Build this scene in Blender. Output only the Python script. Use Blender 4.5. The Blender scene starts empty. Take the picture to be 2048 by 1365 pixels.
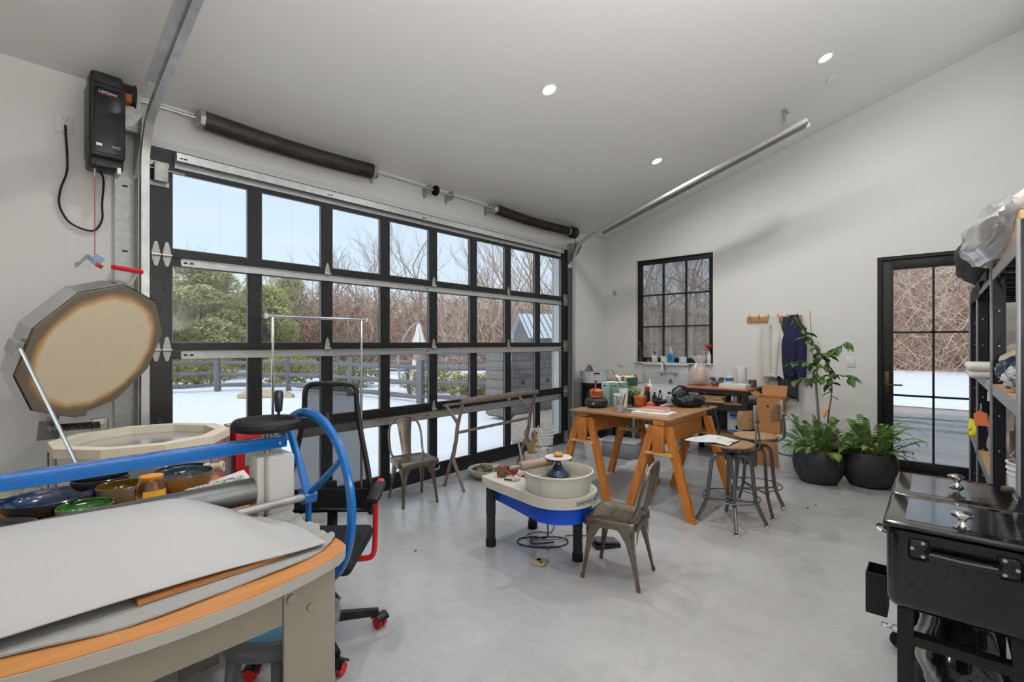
import bpy, bmesh, math, random
from mathutils import Vector, Matrix, Euler
PI = math.pi
sc = bpy.context.scene
COL = sc.collection
R = random.Random(7)

# ---------------------------------------------------------------- camera
cam_d = bpy.data.cameras.new('camera'); cam = bpy.data.objects.new('camera', cam_d); COL.objects.link(cam)
cam_d.sensor_width = 36.0; cam_d.lens = 16.875; cam_d.shift_y = 0.00186; cam_d.clip_start = 0.02; cam_d.clip_end = 400
cam.location = (0, 0, 1.55)
cam.rotation_euler = (PI/2, 0, math.radians(41.455 - 90))
sc.camera = cam

# ---------------------------------------------------------------- world: pale winter sky with thin cloud
def world():
    w = bpy.data.worlds.new('sky'); sc.world = w; w.use_nodes = True
    nt = w.node_tree; nt.nodes.clear(); N = nt.nodes.new; L = nt.links.new
    out = N('ShaderNodeOutputWorld'); bg = N('ShaderNodeBackground'); L(bg.outputs[0], out.inputs[0])
    tc = N('ShaderNodeTexCoord'); sep = N('ShaderNodeSeparateXYZ'); L(tc.outputs['Generated'], sep.inputs[0])
    rp = N('ShaderNodeValToRGB'); L(sep.outputs['Z'], rp.inputs[0])
    cr = rp.color_ramp
    cr.elements[0].position = 0.0; cr.elements[0].color = (0.86, 0.90, 0.95, 1)
    cr.elements[1].position = 1.0; cr.elements[1].color = (0.58, 0.70, 0.88, 1)
    e = cr.elements.new(0.14); e.color = (0.70, 0.84, 0.98, 1)
    e = cr.elements.new(0.40); e.color = (0.60, 0.75, 0.95, 1)
    mp = N('ShaderNodeMapping'); mp.inputs['Scale'].default_value = (1.0, 1.0, 3.2); L(tc.outputs['Generated'], mp.inputs[0])
    nz = N('ShaderNodeTexNoise'); nz.inputs['Scale'].default_value = 2.6; nz.inputs['Detail'].default_value = 6; nz.inputs['Roughness'].default_value = 0.6
    L(mp.outputs[0], nz.inputs['Vector'])
    r2 = N('ShaderNodeValToRGB'); L(nz.outputs['Fac'], r2.inputs[0])
    r2.color_ramp.elements[0].position = 0.50; r2.color_ramp.elements[0].color = (0, 0, 0, 1)
    r2.color_ramp.elements[1].position = 0.72; r2.color_ramp.elements[1].color = (0.8, 0.8, 0.8, 1)
    mx = N('ShaderNodeMix'); mx.data_type = 'RGBA'; L(r2.outputs[0], mx.inputs['Factor']); L(rp.outputs[0], mx.inputs['A'])
    mx.inputs['B'].default_value = (0.90, 0.90, 0.94, 1)
    L(mx.outputs['Result'], bg.inputs['Color']); bg.inputs['Strength'].default_value = 1.0
world()

# ---------------------------------------------------------------- sun (along the garage wall, from the left; behind the building, high and hazy) and exposure
sun_d = bpy.data.lights.new('sun', 'SUN'); sun_d.energy = 2.1; sun_d.angle = math.radians(6); sun_d.color = (1.0, 0.95, 0.88)
sun = bpy.data.objects.new('sun', sun_d); COL.objects.link(sun)
sun.rotation_euler = Vector((0.80, 0.06, -0.60)).to_track_quat('-Z', 'Y').to_euler()
sc.view_settings.view_transform = 'Standard'; sc.view_settings.look = 'None'
sc.view_settings.exposure = 0.22; sc.view_settings.gamma = 1.0; sc.view_settings.use_curve_mapping = False
sc.cycles.use_denoising = True
sc.cycles.use_adaptive_sampling = True; sc.cycles.adaptive_threshold = 0.06; sc.cycles.adaptive_min_samples = 12
sc.cycles.max_bounces = 7; sc.cycles.diffuse_bounces = 3; sc.cycles.glossy_bounces = 3; sc.cycles.transmission_bounces = 6; sc.cycles.transparent_max_bounces = 16
sc.cycles.sample_clamp_indirect = 6.0
sc.cycles.caustics_reflective = False; sc.cycles.caustics_refractive = False

# ---------------------------------------------------------------- materials
def lin(c):
    out = []
    for v in c:
        v = v/255.0
        out.append(v/12.92 if v <= 0.04045 else ((v+0.055)/1.055)**2.4)
    return tuple(out)
MATS = {}
def pm(name, rgb, rough=0.5, metal=0.0, var=0.0, vs=6.0, rgb2=None, bump=0.0, bs=60.0, stretch=(1, 1, 1), coat=0.0, trans=0.0, ior=1.45, emis=None, es=0.0, sub=0.0, spec=0.5, alpha=1.0, rvar=0.0, sharp=None):
    """principled material; var mixes rgb with rgb2 by noise (wear, grain), bump adds fine relief"""
    if name in MATS: return MATS[name]
    m = bpy.data.materials.new(name); MATS[name] = m; m.use_nodes = True
    nt = m.node_tree; N = nt.nodes.new; L = nt.links.new
    b = nt.nodes['Principled BSDF']
    c1 = lin(rgb) + (1,)
    b.inputs['Base Color'].default_value = c1
    b.inputs['Roughness'].default_value = rough; b.inputs['Metallic'].default_value = metal
    b.inputs['IOR'].default_value = ior; b.inputs['Transmission Weight'].default_value = trans
    b.inputs['Coat Weight'].default_value = coat; b.inputs['Coat Roughness'].default_value = 0.08
    b.inputs['Specular IOR Level'].default_value = spec; b.inputs['Alpha'].default_value = alpha
    if sub: b.inputs['Subsurface Weight'].default_value = sub; b.inputs['Subsurface Radius'].default_value = (0.02, 0.02, 0.02)
    if emis: b.inputs['Emission Color'].default_value = lin(emis) + (1,); b.inputs['Emission Strength'].default_value = es
    if var or bump or rvar:
        tc = N('ShaderNodeTexCoord'); mp = N('ShaderNodeMapping'); mp.inputs['Scale'].default_value = stretch; L(tc.outputs['Object'], mp.inputs[0])
    if var or rvar:
        nz = N('ShaderNodeTexNoise'); nz.inputs['Scale'].default_value = vs; nz.inputs['Detail'].default_value = 7; nz.inputs['Roughness'].default_value = 0.62
        L(mp.outputs[0], nz.inputs['Vector'])
        rp = N('ShaderNodeValToRGB'); L(nz.outputs['Fac'], rp.inputs[0])
        lo, hi = sharp if sharp else (0.34, 0.66)
        rp.color_ramp.elements[0].position = lo; rp.color_ramp.elements[1].position = hi
        if var:
            mx = N('ShaderNodeMix'); mx.data_type = 'RGBA'
            k = N('ShaderNodeMath'); k.operation = 'MULTIPLY'; k.inputs[1].default_value = var; L(rp.outputs[0], k.inputs[0]); L(k.outputs[0], mx.inputs['Factor'])
            mx.inputs['A'].default_value = c1; mx.inputs['B'].default_value = (lin(rgb2) if rgb2 else tuple(v*0.55 for v in c1[:3])) + (1,)
            L(mx.outputs['Result'], b.inputs['Base Color'])
        if rvar:
            k2 = N('ShaderNodeMath'); k2.operation = 'MULTIPLY_ADD'; k2.inputs[1].default_value = rvar; k2.inputs[2].default_value = rough; L(rp.outputs[0], k2.inputs[0]); L(k2.outputs[0], b.inputs['Roughness'])
    if bump:
        n2 = N('ShaderNodeTexNoise'); n2.inputs['Scale'].default_value = bs; n2.inputs['Detail'].default_value = 4; L(mp.outputs[0], n2.inputs['Vector'])
        bp = N('ShaderNodeBump'); bp.inputs['Strength'].default_value = bump; bp.inputs['Distance'].default_value = 0.01; L(n2.outputs['Fac'], bp.inputs['Height']); L(bp.outputs[0], b.inputs['Normal'])
    return m

def wood(name, rgb, rgb2, rough=0.5, scale=9.0, axis=0, coat=0.0):
    if name in MATS: return MATS[name]
    st = [6.0, 6.0, 6.0]; st[axis] = 0.5
    return pm(name, rgb, rough, var=0.9, vs=scale, rgb2=rgb2, stretch=tuple(st), bump=0.08, bs=30, coat=coat)

def glass_mat(name, tint=(0.96, 0.97, 0.97), haze=0.025, base=0.022):
    """thin pane: clear, mirror-like at grazing angles, a trace of dust"""
    if name in MATS: return MATS[name]
    m = bpy.data.materials.new(name); MATS[name] = m; m.use_nodes = True
    nt = m.node_tree; nt.nodes.clear(); N = nt.nodes.new; L = nt.links.new
    out = N('ShaderNodeOutputMaterial'); tr = N('ShaderNodeBsdfTransparent'); tr.inputs[0].default_value = tint + (1,)
    gl = N('ShaderNodeBsdfGlossy'); gl.inputs['Roughness'].default_value = 0.0; gl.inputs[0].default_value = (1, 1, 1, 1)
    df = N('ShaderNodeBsdfDiffuse'); df.inputs[0].default_value = (0.75, 0.77, 0.8, 1)
    lw = N('ShaderNodeLayerWeight'); lw.inputs[0].default_value = 0.5
    pw = N('ShaderNodeMath'); pw.operation = 'POWER'; pw.inputs[1].default_value = 4.0; L(lw.outputs['Facing'], pw.inputs[0])
    ma = N('ShaderNodeMath'); ma.operation = 'MULTIPLY_ADD'; ma.inputs[1].default_value = 0.75; ma.inputs[2].default_value = base; L(pw.outputs[0], ma.inputs[0])
    m0 = N('ShaderNodeMixShader'); m0.inputs[0].default_value = haze; L(tr.outputs[0], m0.inputs[1]); L(df.outputs[0], m0.inputs[2])
    m1 = N('ShaderNodeMixShader'); L(ma.outputs[0], m1.inputs[0]); L(m0.outputs[0], m1.inputs[1]); L(gl.outputs[0], m1.inputs[2]); L(m1.outputs[0], out.inputs[0])
    return m

def sheer_mat(name, rgb, opacity, rough=0.6, gloss=0.0):
    """mesh, insect screen, thin plastic film: part diffuse, part see-through"""
    if name in MATS: return MATS[name]
    m = bpy.data.materials.new(name); MATS[name] = m; m.use_nodes = True
    nt = m.node_tree; nt.nodes.clear(); N = nt.nodes.new; L = nt.links.new
    out = N('ShaderNodeOutputMaterial'); tr = N('ShaderNodeBsdfTransparent')
    b = N('ShaderNodeBsdfPrincipled'); b.inputs['Base Color'].default_value = lin(rgb) + (1,); b.inputs['Roughness'].default_value = rough
    b.inputs['Coat Weight'].default_value = gloss; b.inputs['Coat Roughness'].default_value = 0.15
    mx = N('ShaderNodeMixShader'); mx.inputs[0].default_value = opacity; L(tr.outputs[0], mx.inputs[1]); L(b.outputs[0], mx.inputs[2]); L(mx.outputs[0], out.inputs[0])
    return m

# ---------------------------------------------------------------- mesh builder
def rotm(rx=0, ry=0, rz=0): return Euler((rx, ry, rz)).to_matrix().to_4x4()
def T(x=0, y=0, z=0): return Matrix.Translation((x, y, z))
class MB:
    def __init__(s): s.v = []; s.f = []
    def _add(s, vs, fs, M=None):
        o = len(s.v)
        s.v += [tuple(M @ Vector(p)) for p in vs] if M is not None else [tuple(p) for p in vs]
        s.f += [tuple(i+o for i in f) for f in fs]
        return s
    def box(s, x0, x1, y0, y1, z0, z1, M=None):
        vs = [(x0, y0, z0), (x1, y0, z0), (x1, y1, z0), (x0, y1, z0), (x0, y0, z1), (x1, y0, z1), (x1, y1, z1), (x0, y1, z1)]
        return s._add(vs, [(0, 3, 2, 1), (4, 5, 6, 7), (0, 1, 5, 4), (1, 2, 6, 5), (2, 3, 7, 6), (3, 0, 4, 7)], M)
    def rbox(s, x0, x1, y0, y1, z0, z1, b=0.005, seg=2, M=None, vert=False):
        bm = bmesh.new(); bmesh.ops.create_cube(bm, size=1)
        for v in bm.verts: v.co = Vector(((x0+x1)/2+v.co.x*(x1-x0), (y0+y1)/2+v.co.y*(y1-y0), (z0+z1)/2+v.co.z*(z1-z0)))
        es = [e for e in bm.edges if (abs((e.verts[0].co-e.verts[1].co).normalized().z) > 0.9)] if vert else bm.edges[:]
        bmesh.ops.bevel(bm, geom=es, offset=b, segments=seg, profile=0.5, affect='EDGES')
        return s.bm(bm, M)
    def bm(s, bm, M=None):
        bm.verts.ensure_lookup_table(); bm.verts.index_update()
        s._add([v.co for v in bm.verts], [[v.index for v in f.verts] for f in bm.faces], M); bm.free(); return s
    def tube(s, pts, r, n=8, closed=False, caps=True, M=None, flat=1.0, up=None):
        pts = [Vector(p) for p in pts]; k = len(pts); rs = r if isinstance(r, (list, tuple)) else [r]*k
        vs, fs = [], []; prev = None
        for i, p in enumerate(pts):
            a = pts[(i-1) % k] if (closed or i > 0) else p; b = pts[(i+1) % k] if (closed or i < k-1) else p
            t = (b-a); t = t.normalized() if t.length > 1e-9 else Vector((0, 0, 1))
            if prev is None:
                q = Vector(up) if up else (Vector((0, 0, 1)) if abs(t.z) < 0.9 else Vector((1, 0, 0)))
            else: q = prev
            q = q - t*q.dot(t)
            if q.length < 1e-6: q = t.orthogonal()
            q.normalize(); prev = q; w = t.cross(q)
            for j in range(n):
                th = 2*PI*(j+0.5)/n
                vs.append(p + q*math.cos(th)*rs[i]*flat + w*math.sin(th)*rs[i])
        m = k if closed else k-1
        for i in range(m):
            for j in range(n):
                a = i*n+j; b = i*n+(j+1) % n; c = ((i+1) % k)*n+(j+1) % n; d = ((i+1) % k)*n+j
                fs.append((a, b, c, d))
        if caps and not closed:
            fs.append(tuple(range(n-1, -1, -1))); fs.append(tuple((k-1)*n+j for j in range(n)))
        return s._add(vs, fs, M)
    def cyl(s, p0, p1, r0, r1=None, n=16, M=None): return s.tube([p0, p1], [r0, r0 if r1 is None else r1], n, M=M)
    def lathe(s, prof, n=24, M=None, cap0=True, cap1=True, seg=None, wob=0.0):
        vs, fs = [], []; k = len(prof)
        for (r, z) in prof:
            for j in range(n):
                a = 2*PI*j/n; w = 1+wob*math.sin(3*a+1) if wob else 1
                vs.append((r*w*math.cos(a), r*w*math.sin(a), z))
        for i in range(k-1):
            for j in range(n):
                a = i*n+j; b = i*n+(j+1) % n
                fs.append((a, b, b+n, a+n))
        if cap0: fs.append(tuple(range(n-1, -1, -1)))
        if cap1: fs.append(tuple((k-1)*n+j for j in range(n)))
        return s._add(vs, fs, M)
    def prism(s, poly, z0, z1, M=None):
        n = len(poly); vs = [(x, y, z0) for x, y in poly]+[(x, y, z1) for x, y in poly]
        fs = [tuple(range(n-1, -1, -1)), tuple(range(n, 2*n))]+[(i, (i+1) % n, n+(i+1) % n, n+i) for i in range(n)]
        return s._add(vs, fs, M)
    def sheet(s, fn, nu, nv, th=0.0, M=None):
        """grid fn(u,v) in 0..1; th gives it a thickness straight down its own normal"""
        P = [[Vector(fn(i/nu, j/nv)) for j in range(nv+1)] for i in range(nu+1)]
        vs = [P[i][j] for i in range(nu+1) for j in range(nv+1)]; W = nv+1
        fs = [(i*W+j, (i+1)*W+j, (i+1)*W+j+1, i*W+j+1) for i in range(nu) for j in range(nv)]
        if th:
            lo = []
            for i in range(nu+1):
                for j in range(nv+1):
                    du = P[min(i+1, nu)][j]-P[max(i-1, 0)][j]; dv = P[i][min(j+1, nv)]-P[i][max(j-1, 0)]
                    nn = du.cross(dv); nn = nn.normalized() if nn.length > 1e-12 else Vector((0, 0, 1))
                    lo.append(P[i][j]-nn*th)
            o = len(vs); vs += lo; fs += [tuple(reversed([q+o for q in f])) for f in fs[:nu*nv]]
            rim = [(i, 0) for i in range(nu+1)]+[(nu, j) for j in range(1, nv+1)]+[(i, nv) for i in range(nu-1, -1, -1)]+[(0, j) for j in range(nv-1, 0, -1)]
            for q in range(len(rim)):
                a = rim[q][0]*W+rim[q][1]; b = rim[(q+1) % len(rim)][0]*W+rim[(q+1) % len(rim)][1]
                fs.append((b, a, a+o, b+o))
        return s._add(vs, fs, M)
    def ell(s, c, r, nu=16, nv=10, M=None, fn=None):
        vs, fs = [], []; c = Vector(c)
        for i in range(nv+1):
            ph = -PI/2+PI*i/nv
            for j in range(nu):
                a = 2*PI*j/nu; d = Vector((math.cos(ph)*math.cos(a), math.cos(ph)*math.sin(a), math.sin(ph)))
                k = fn(d) if fn else 1.0
                vs.append(c+Vector((d.x*r[0]*k, d.y*r[1]*k, d.z*r[2]*k)))
        for i in range(nv):
            for j in range(nu):
                a = i*nu+j; b = i*nu+(j+1) % nu; fs.append((a, b, b+nu, a+nu))
        return s._add(vs, fs, M)
    def mesh(s, name, mat, smooth=True, ang=35):
        me = bpy.data.meshes.new(name); me.from_pydata(s.v, [], s.f); me.update()
        if mat: me.materials.append(mat)
        if smooth:
            me.shade_smooth(); me.set_sharp_from_angle(angle=math.radians(ang))
        return me
    def build(s, name, mat, parent=None, world=False, smooth=True, ang=35):
        if world and parent is not None:
            M = parent_matrix(parent).inverted(); s.v = [tuple(M @ Vector(p)) for p in s.v]
        o = bpy.data.objects.new(name, s.mesh(name, mat, smooth, ang)); COL.objects.link(o)
        if parent is not None: o.parent = parent
        return o
def parent_matrix(o):
    M = o.matrix_basis.copy()
    while o.parent: o = o.parent; M = o.matrix_basis @ M
    return M
def tag(o, label=None, cat=None, group=None, kind=None):
    if label: o['label'] = label
    if cat: o['category'] = cat
    if group: o['group'] = group
    if kind: o['kind'] = kind
    return o
def thing(name, label, cat, loc=(0, 0, 0), rz=0.0, sc_=1.0, group=None, rot=None):
    o = bpy.data.objects.new(name, None); COL.objects.link(o); o.empty_display_size = 0.1
    o.location = loc; o.rotation_euler = rot if rot else (0, 0, rz); o.scale = (sc_, sc_, sc_) if not isinstance(sc_, tuple) else sc_
    return tag(o, label, cat, group)
def struct(name, mb, mat, parent=None, smooth=True):
    o = mb.build(name, mat, parent, smooth=smooth)
    if parent is None: o['kind'] = 'structure'
    return o
def solo(name, mb, mat, label, cat, group=None, base=None, smooth=True, ang=35):
    """a thing that is one mesh; base moves its origin to its foot"""
    if base:
        mb.v = [(p[0]-base[0], p[1]-base[1], p[2]-base[2]) for p in mb.v]
    o = mb.build(name, mat, smooth=smooth, ang=ang)
    if base: o.location = base
    return tag(o, label, cat, group)
def copy_tree(o, parent=None):
    k = o.copy(); COL.objects.link(k); k.parent = parent
    for ch in o.children: copy_tree(ch, k)
    return k
def put(me, name, parent, loc=(0, 0, 0), rot=(0, 0, 0), scale=(1, 1, 1)):
    o = bpy.data.objects.new(name, me); COL.objects.link(o); o.parent = parent; o.location = loc; o.rotation_euler = rot; o.scale = scale
    return o
def lerp(a, b, t): return a+(b-a)*t
def sm(t): t = max(0.0, min(1.0, t)); return t*t*(3-2*t)
def arc(c, r, a0, a1, n, plane='xy'):
    out = []
    for i in range(n+1):
        a = lerp(a0, a1, i/n); p, q = r*math.cos(a), r*math.sin(a)
        out.append((c[0]+p, c[1]+q, c[2]) if plane == 'xy' else (c[0]+p, c[1], c[2]+q) if plane == 'xz' else (c[0], c[1]+p, c[2]+q))
    return out
def bez(pts, n=6):
    """smooth curve through points (Catmull-Rom)"""
    P = [Vector(p) for p in pts]; out = []
    for i in range(len(P)-1):
        p0 = P[max(i-1, 0)]; p1 = P[i]; p2 = P[i+1]; p3 = P[min(i+2, len(P)-1)]
        for j in range(n):
            t = j/n
            out.append(0.5*((2*p1)+(p2-p0)*t+(2*p0-5*p1+4*p2-p3)*t*t+(3*p1-p0-3*p2+p3)*t**3))
    out.append(P[-1]); return out
def text(name, body, size, mat, parent, M, ext=0.0005, align='CENTER', sx=1.0):
    cu = bpy.data.curves.new(name, 'FONT'); cu.body = body; cu.size = size; cu.extrude = ext; cu.align_x = align; cu.align_y = 'CENTER'; cu.space_character = sx
    tmp = bpy.data.objects.new(name, cu); COL.objects.link(tmp); dg = bpy.context.evaluated_depsgraph_get(); dg.update()
    me = bpy.data.meshes.new_from_object(tmp.evaluated_get(dg)); bpy.data.objects.remove(tmp); me.materials.clear(); me.materials.append(mat)
    o = bpy.data.objects.new(name, me); COL.objects.link(o); o.parent = parent; o.matrix_basis = M
    return o

# palette
STEEL = pm('galvanised_steel', (206, 206, 203), 0.3, 0.8, var=0.5, vs=14, rgb2=(176, 176, 174), rvar=0.15)
GALV = pm('dull_galvanised', (182, 182, 178), 0.45, 0.6, var=0.6, vs=20, rgb2=(148, 148, 144))
CHROME = pm('chrome', (215, 215, 218), 0.12, 1.0)
BLK = pm('black_aluminium', (30, 30, 31), 0.42, 0.0, var=0.3, vs=30, rgb2=(20, 20, 20))
BLKP = pm('black_plastic', (26, 27, 30), 0.4)
RUB = pm('black_rubber', (22, 22, 23), 0.65)
WHITE = pm('white_plastic', (225, 225, 222), 0.4)
GLASS = glass_mat('window_glass')

# ================================================================ ROOM
def zc(y): return 3.345+0.303*(4.34-y)
WALLM = pm('white_wall_paint', (231, 229, 225), 0.75, bump=0.02, bs=120, spec=0.3)
CEILM = pm('white_ceiling_paint', (231, 230, 227), 0.8, spec=0.3)
def concrete():
    m = pm('polished_concrete', (184, 183, 182), 0.2, var=0.7, vs=1.3, rgb2=(164, 163, 162), rvar=0.04, bump=0.015, bs=90, spec=0.6)
    nt = m.node_tree; N = nt.nodes.new; L = nt.links.new; b = nt.nodes['Principled BSDF']
    src = b.inputs['Base Color'].links[0].from_socket
    tc = N('ShaderNodeTexCoord'); nz = N('ShaderNodeTexNoise'); nz.inputs['Scale'].default_value = 9.0; nz.inputs['Detail'].default_value = 10; nz.inputs['Roughness'].default_value = 0.7; nz.inputs['Distortion'].default_value = 1.2
    L(tc.outputs['Object'], nz.inputs['Vector'])
    rp = N('ShaderNodeValToRGB'); L(nz.outputs['Fac'], rp.inputs[0]); rp.color_ramp.elements[0].position = 0.3; rp.color_ramp.elements[0].color = (0.90, 0.90, 0.90, 1); rp.color_ramp.elements[1].position = 0.62; rp.color_ramp.elements[1].color = (1, 1, 1, 1)
    mx = N('ShaderNodeMix'); mx.data_type = 'RGBA'; mx.blend_type = 'MULTIPLY'; mx.inputs['Factor'].default_value = 1.0
    L(src, mx.inputs['A']); L(rp.outputs[0], mx.inputs['B']); L(mx.outputs['Result'], b.inputs['Base Color'])
    return m
struct('floor', MB().box(-1.35, 7.52, -1.15, 4.5, -0.12, 0.0), concrete())
def slab(x0, x1, y0, y1, th):
    vs = [(x0, y0, zc(y0)), (x1, y0, zc(y0)), (x1, y1, zc(y1)), (x0, y1, zc(y1))]
    return MB()._add(vs+[(a, b, z+th) for a, b, z in vs], [(0, 1, 2, 3), (7, 6, 5, 4), (0, 4, 5, 1), (1, 5, 6, 2), (2, 6, 7, 3), (3, 7, 4, 0)])
struct('ceiling', slab(-1.5, 7.7, -1.35, 4.75, 0.2), CEILM, smooth=False)
def wx(mb, x0, x1, y0, y1, z0, z1=None):
    """piece of a wall across x, topped by the slope of the ceiling when z1 is None"""
    za, zb = (zc(y0)+0.05, zc(y1)+0.05) if z1 is None else (z1, z1)
    vs = [(x0, y0, z0), (x1, y0, z0), (x1, y1, z0), (x0, y1, z0), (x0, y0, za), (x1, y0, za), (x1, y1, zb), (x0, y1, zb)]
    mb._add(vs, [(0, 3, 2, 1), (4, 5, 6, 7), (0, 1, 5, 4), (1, 2, 6, 5), (2, 3, 7, 6), (3, 0, 4, 7)])
w = MB(); XF = 7.37
wx(w, XF, XF+.15, -1.15, -.50, 0); wx(w, XF, XF+.15, -.50, .54, 2.594); wx(w, XF, XF+.15, .54, 2.50, 0)
wx(w, XF, XF+.15, 2.50, 3.745, 0, 1.237); wx(w, XF, XF+.15, 2.50, 3.745, 2.913); wx(w, XF, XF+.15, 3.745, 4.5, 0)
struct('wall_far', w, WALLM, smooth=False)
w = MB(); zg = zc(4.34)+.04
w.box(-1.35, .92, 4.34, 4.5, 0, zg); w.box(.92, 6.09, 4.34, 4.5, 2.93, zg); w.box(6.09, XF, 4.34, 4.5, 0, zg)
struct('wall_garage', w, WALLM, smooth=False)
w = MB(); zt = zc(-1.0)+.05
w.box(-1.35, XF, -1.15, -1.0, 0, 3.1); w.box(-1.35, -.9, -1.15, -1.0, 3.1, zt); w.box(6.9, XF, -1.15, -1.0, 3.1, zt); w.box(-.9, 6.9, -1.15, -1.0, 4.7, zt)
struct('wall_right', w, WALLM, smooth=False)
w = MB()
wx(w, -1.35, -1.2, -1.0, 4.34, 0)
struct('wall_back', w, WALLM, smooth=False)
# casing round the garage opening
t = MB(); t.rbox(.668, 6.34, 4.322, 4.345, 2.93, 3.058, .003); t.rbox(.668, .935, 4.322, 4.345, 0, 2.93, .003); t.rbox(6.075, 6.34, 4.322, 4.345, 0, 2.93, .003)
struct('trim_1', t, pm('white_trim', (222, 221, 218), 0.5))

def window(name, orient, c, a0, a1, z0, z1, cols, rows, frame=.06, mun=.022, depth=.07, kind='structure', screen=False, sill=True):
    """fixed window in a wall; orient 'x' spans y at x=c, orient 'y' spans x at y=c"""
    e = bpy.data.objects.new(name, None); COL.objects.link(e); e['kind'] = kind
    def bx(mb, p0, p1, q0, q1, d0, d1, b=0):
        a = (d0, d1, p0, p1, q0, q1) if orient == 'x' else (p0, p1, d0, d1, q0, q1)
        mb.rbox(*a, b) if b else mb.box(*a)
    f = MB()
    bx(f, a0, a1, z0, z0+frame, c, c+depth, .003); bx(f, a0, a1, z1-frame, z1, c, c+depth, .003)
    bx(f, a0, a0+frame, z0+frame, z1-frame, c, c+depth, .003); bx(f, a1-frame, a1, z0+frame, z1-frame, c, c+depth, .003)
    f.build('window_frame', BLK, e)
    ia0, ia1, iz0, iz1 = a0+frame, a1-frame, z0+frame, z1-frame
    cw = (ia1-ia0-mun*(cols-1))/cols; rh = (iz1-iz0-mun*(rows-1))/rows
    for i in range(1, cols):
        p = ia0+i*cw+(i-1)*mun; m = MB(); bx(m, p, p+mun, iz0, iz1, c+.012, c+depth-.012); m.build('muntin', BLK, e)
    for j in range(1, rows):
        q = iz0+j*rh+(j-1)*mun; m = MB(); bx(m, ia0, ia1, q, q+mun, c+.014, c+depth-.014); m.build('muntin', BLK, e)
    m = MB(); bx(m, 0, cw, 0, rh, -.002, .002); me = m.mesh('pane', GLASS)
    for i in range(cols):
        for j in range(rows):
            p, q = ia0+i*(cw+mun), iz0+j*(rh+mun)
            put(me, 'pane', e, (c+depth/2, p, q) if orient == 'x' else (p, c+depth/2, q))
    if screen:
        m = MB(); bx(m, ia0, ia1, iz0, iz1, c+depth+.012, c+depth+.014); m.build('insect_screen', sheer_mat('insect_screen', (150, 151, 152), .42), e)
    return e
window('window_1', 'x', XF+.055, 2.50, 3.745, 1.237, 2.913, 3, 3, frame=.075, screen=True)
window('added_window', 'y', -1.12, -.9, 6.9, 3.1, 4.7, 6, 1)  # invented high window, out of view, added to let daylight onto the ceiling

# far entry door: a frame, a leaf with six panes, lever handle
d = bpy.data.objects.new('door_2', None); COL.objects.link(d); d['kind'] = 'structure'
f = MB(); f.box(XF+.02, XF+.14, .50, .54, 0, 2.594); f.box(XF+.02, XF+.14, -.50, -.46, 0, 2.594); f.box(XF+.02, XF+.14, -.46, .50, 2.56, 2.594); f.box(XF+.02, XF+.14, -.46, .50, 0, .03)
f.build('door_frame', BLK, d)
f = MB(); X0, X1 = XF+.05, XF+.095
f.rbox(X0, X1, .388, .498, .032, 2.557, .003); f.rbox(X0, X1, -.458, -.348, .032, 2.557, .003); f.rbox(X0, X1, -.348, .388, 2.435, 2.557, .003); f.rbox(X0, X1, -.348, .388, .032, .142, .003)
f.build('door_leaf', BLK, d)
m = MB().box(X0+.005, X1-.005, .011, .033, .142, 2.435); m.build('muntin', BLK, d)
hz = [.142, .918, 1.676, 2.435]
for z in hz[1:3]: MB().box(X0+.005, X1-.005, -.348, .388, z-.011, z+.011).build('muntin', BLK, d)
for y0, y1 in ((-.348, .011), (.033, .388)):
    for k in range(3):
        z0 = hz[k]+(.011 if k else 0); z1 = hz[k+1]-(.011 if k < 2 else 0)
        MB().box(X0+.02, X0+.024, y0, y1, z0, z1).build('pane', GLASS, d)
h = MB().rbox(X0-.012, X0, .425, .472, .93, 1.20, .003)
hd = h.build('handle', pm('bronze', (96, 84, 62), .35, .8), d)
MB().tube([(X0-.01, .447, 1.045), (X0-.055, .447, 1.045), (X0-.06, .43, 1.045), (X0-.06, .30, 1.045)], .010, 8).build('lever', pm('bronze_lever', (112, 100, 78), .3, .85), hd)

# ---------------------------------------------------------------- sectional glazed garage door
gd = bpy.data.objects.new('door_1', None); COL.objects.link(gd); gd['kind'] = 'structure'
YD = 4.27; SX0, SX1 = .856, 6.135
secs = [(.012, .79, .174, .70), (.79, 1.49, .869, 1.43), (1.49, 2.19, 1.55, 2.126), (2.19, 2.988, 2.252, 2.826)]
PX0, PP, PW = 1.005, .6345, .53
pane_me = {}; bead = pm('grey_glazing_bead', (120, 120, 120), .35, .3)
for k, (z0, z1, g0, g1) in enumerate(secs):
    f = MB(); y0, y1 = YD, YD+.048
    f.box(SX0, SX1, y0, y1, z0+.002, g0); f.box(SX0, SX1, y0, y1, g1, z1-.002)
    f.box(SX0, PX0, y0, y1, g0, g1); f.box(PX0+7*PP+PW, SX1, y0, y1, g0, g1)
    for i in range(7): f.box(PX0+i*PP+PW, PX0+(i+1)*PP, y0, y1, g0, g1)
    so = f.build('door_section', BLK, gd, smooth=False)
    hgt = g1-g0
    m = MB().box(.004, PW-.004, -.003, .003, .004, hgt-.004)
    pme = m.mesh('pane', GLASS)
    b = MB(); w_ = .007
    b.box(0, PW, -.008, .008, 0, w_); b.box(0, PW, -.008, .008, hgt-w_, hgt); b.box(0, w_, -.008, .008, w_, hgt-w_); b.box(PW-w_, PW, -.008, .008, w_, hgt-w_)
    bme = b.mesh('glazing_bead', bead)
    for i in range(8):
        put(pme, 'pane', so, (PX0+i*PP, YD+.026, g0)); put(bme, 'glazing_bead', so, (PX0+i*PP, YD+.016, g0))
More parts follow.
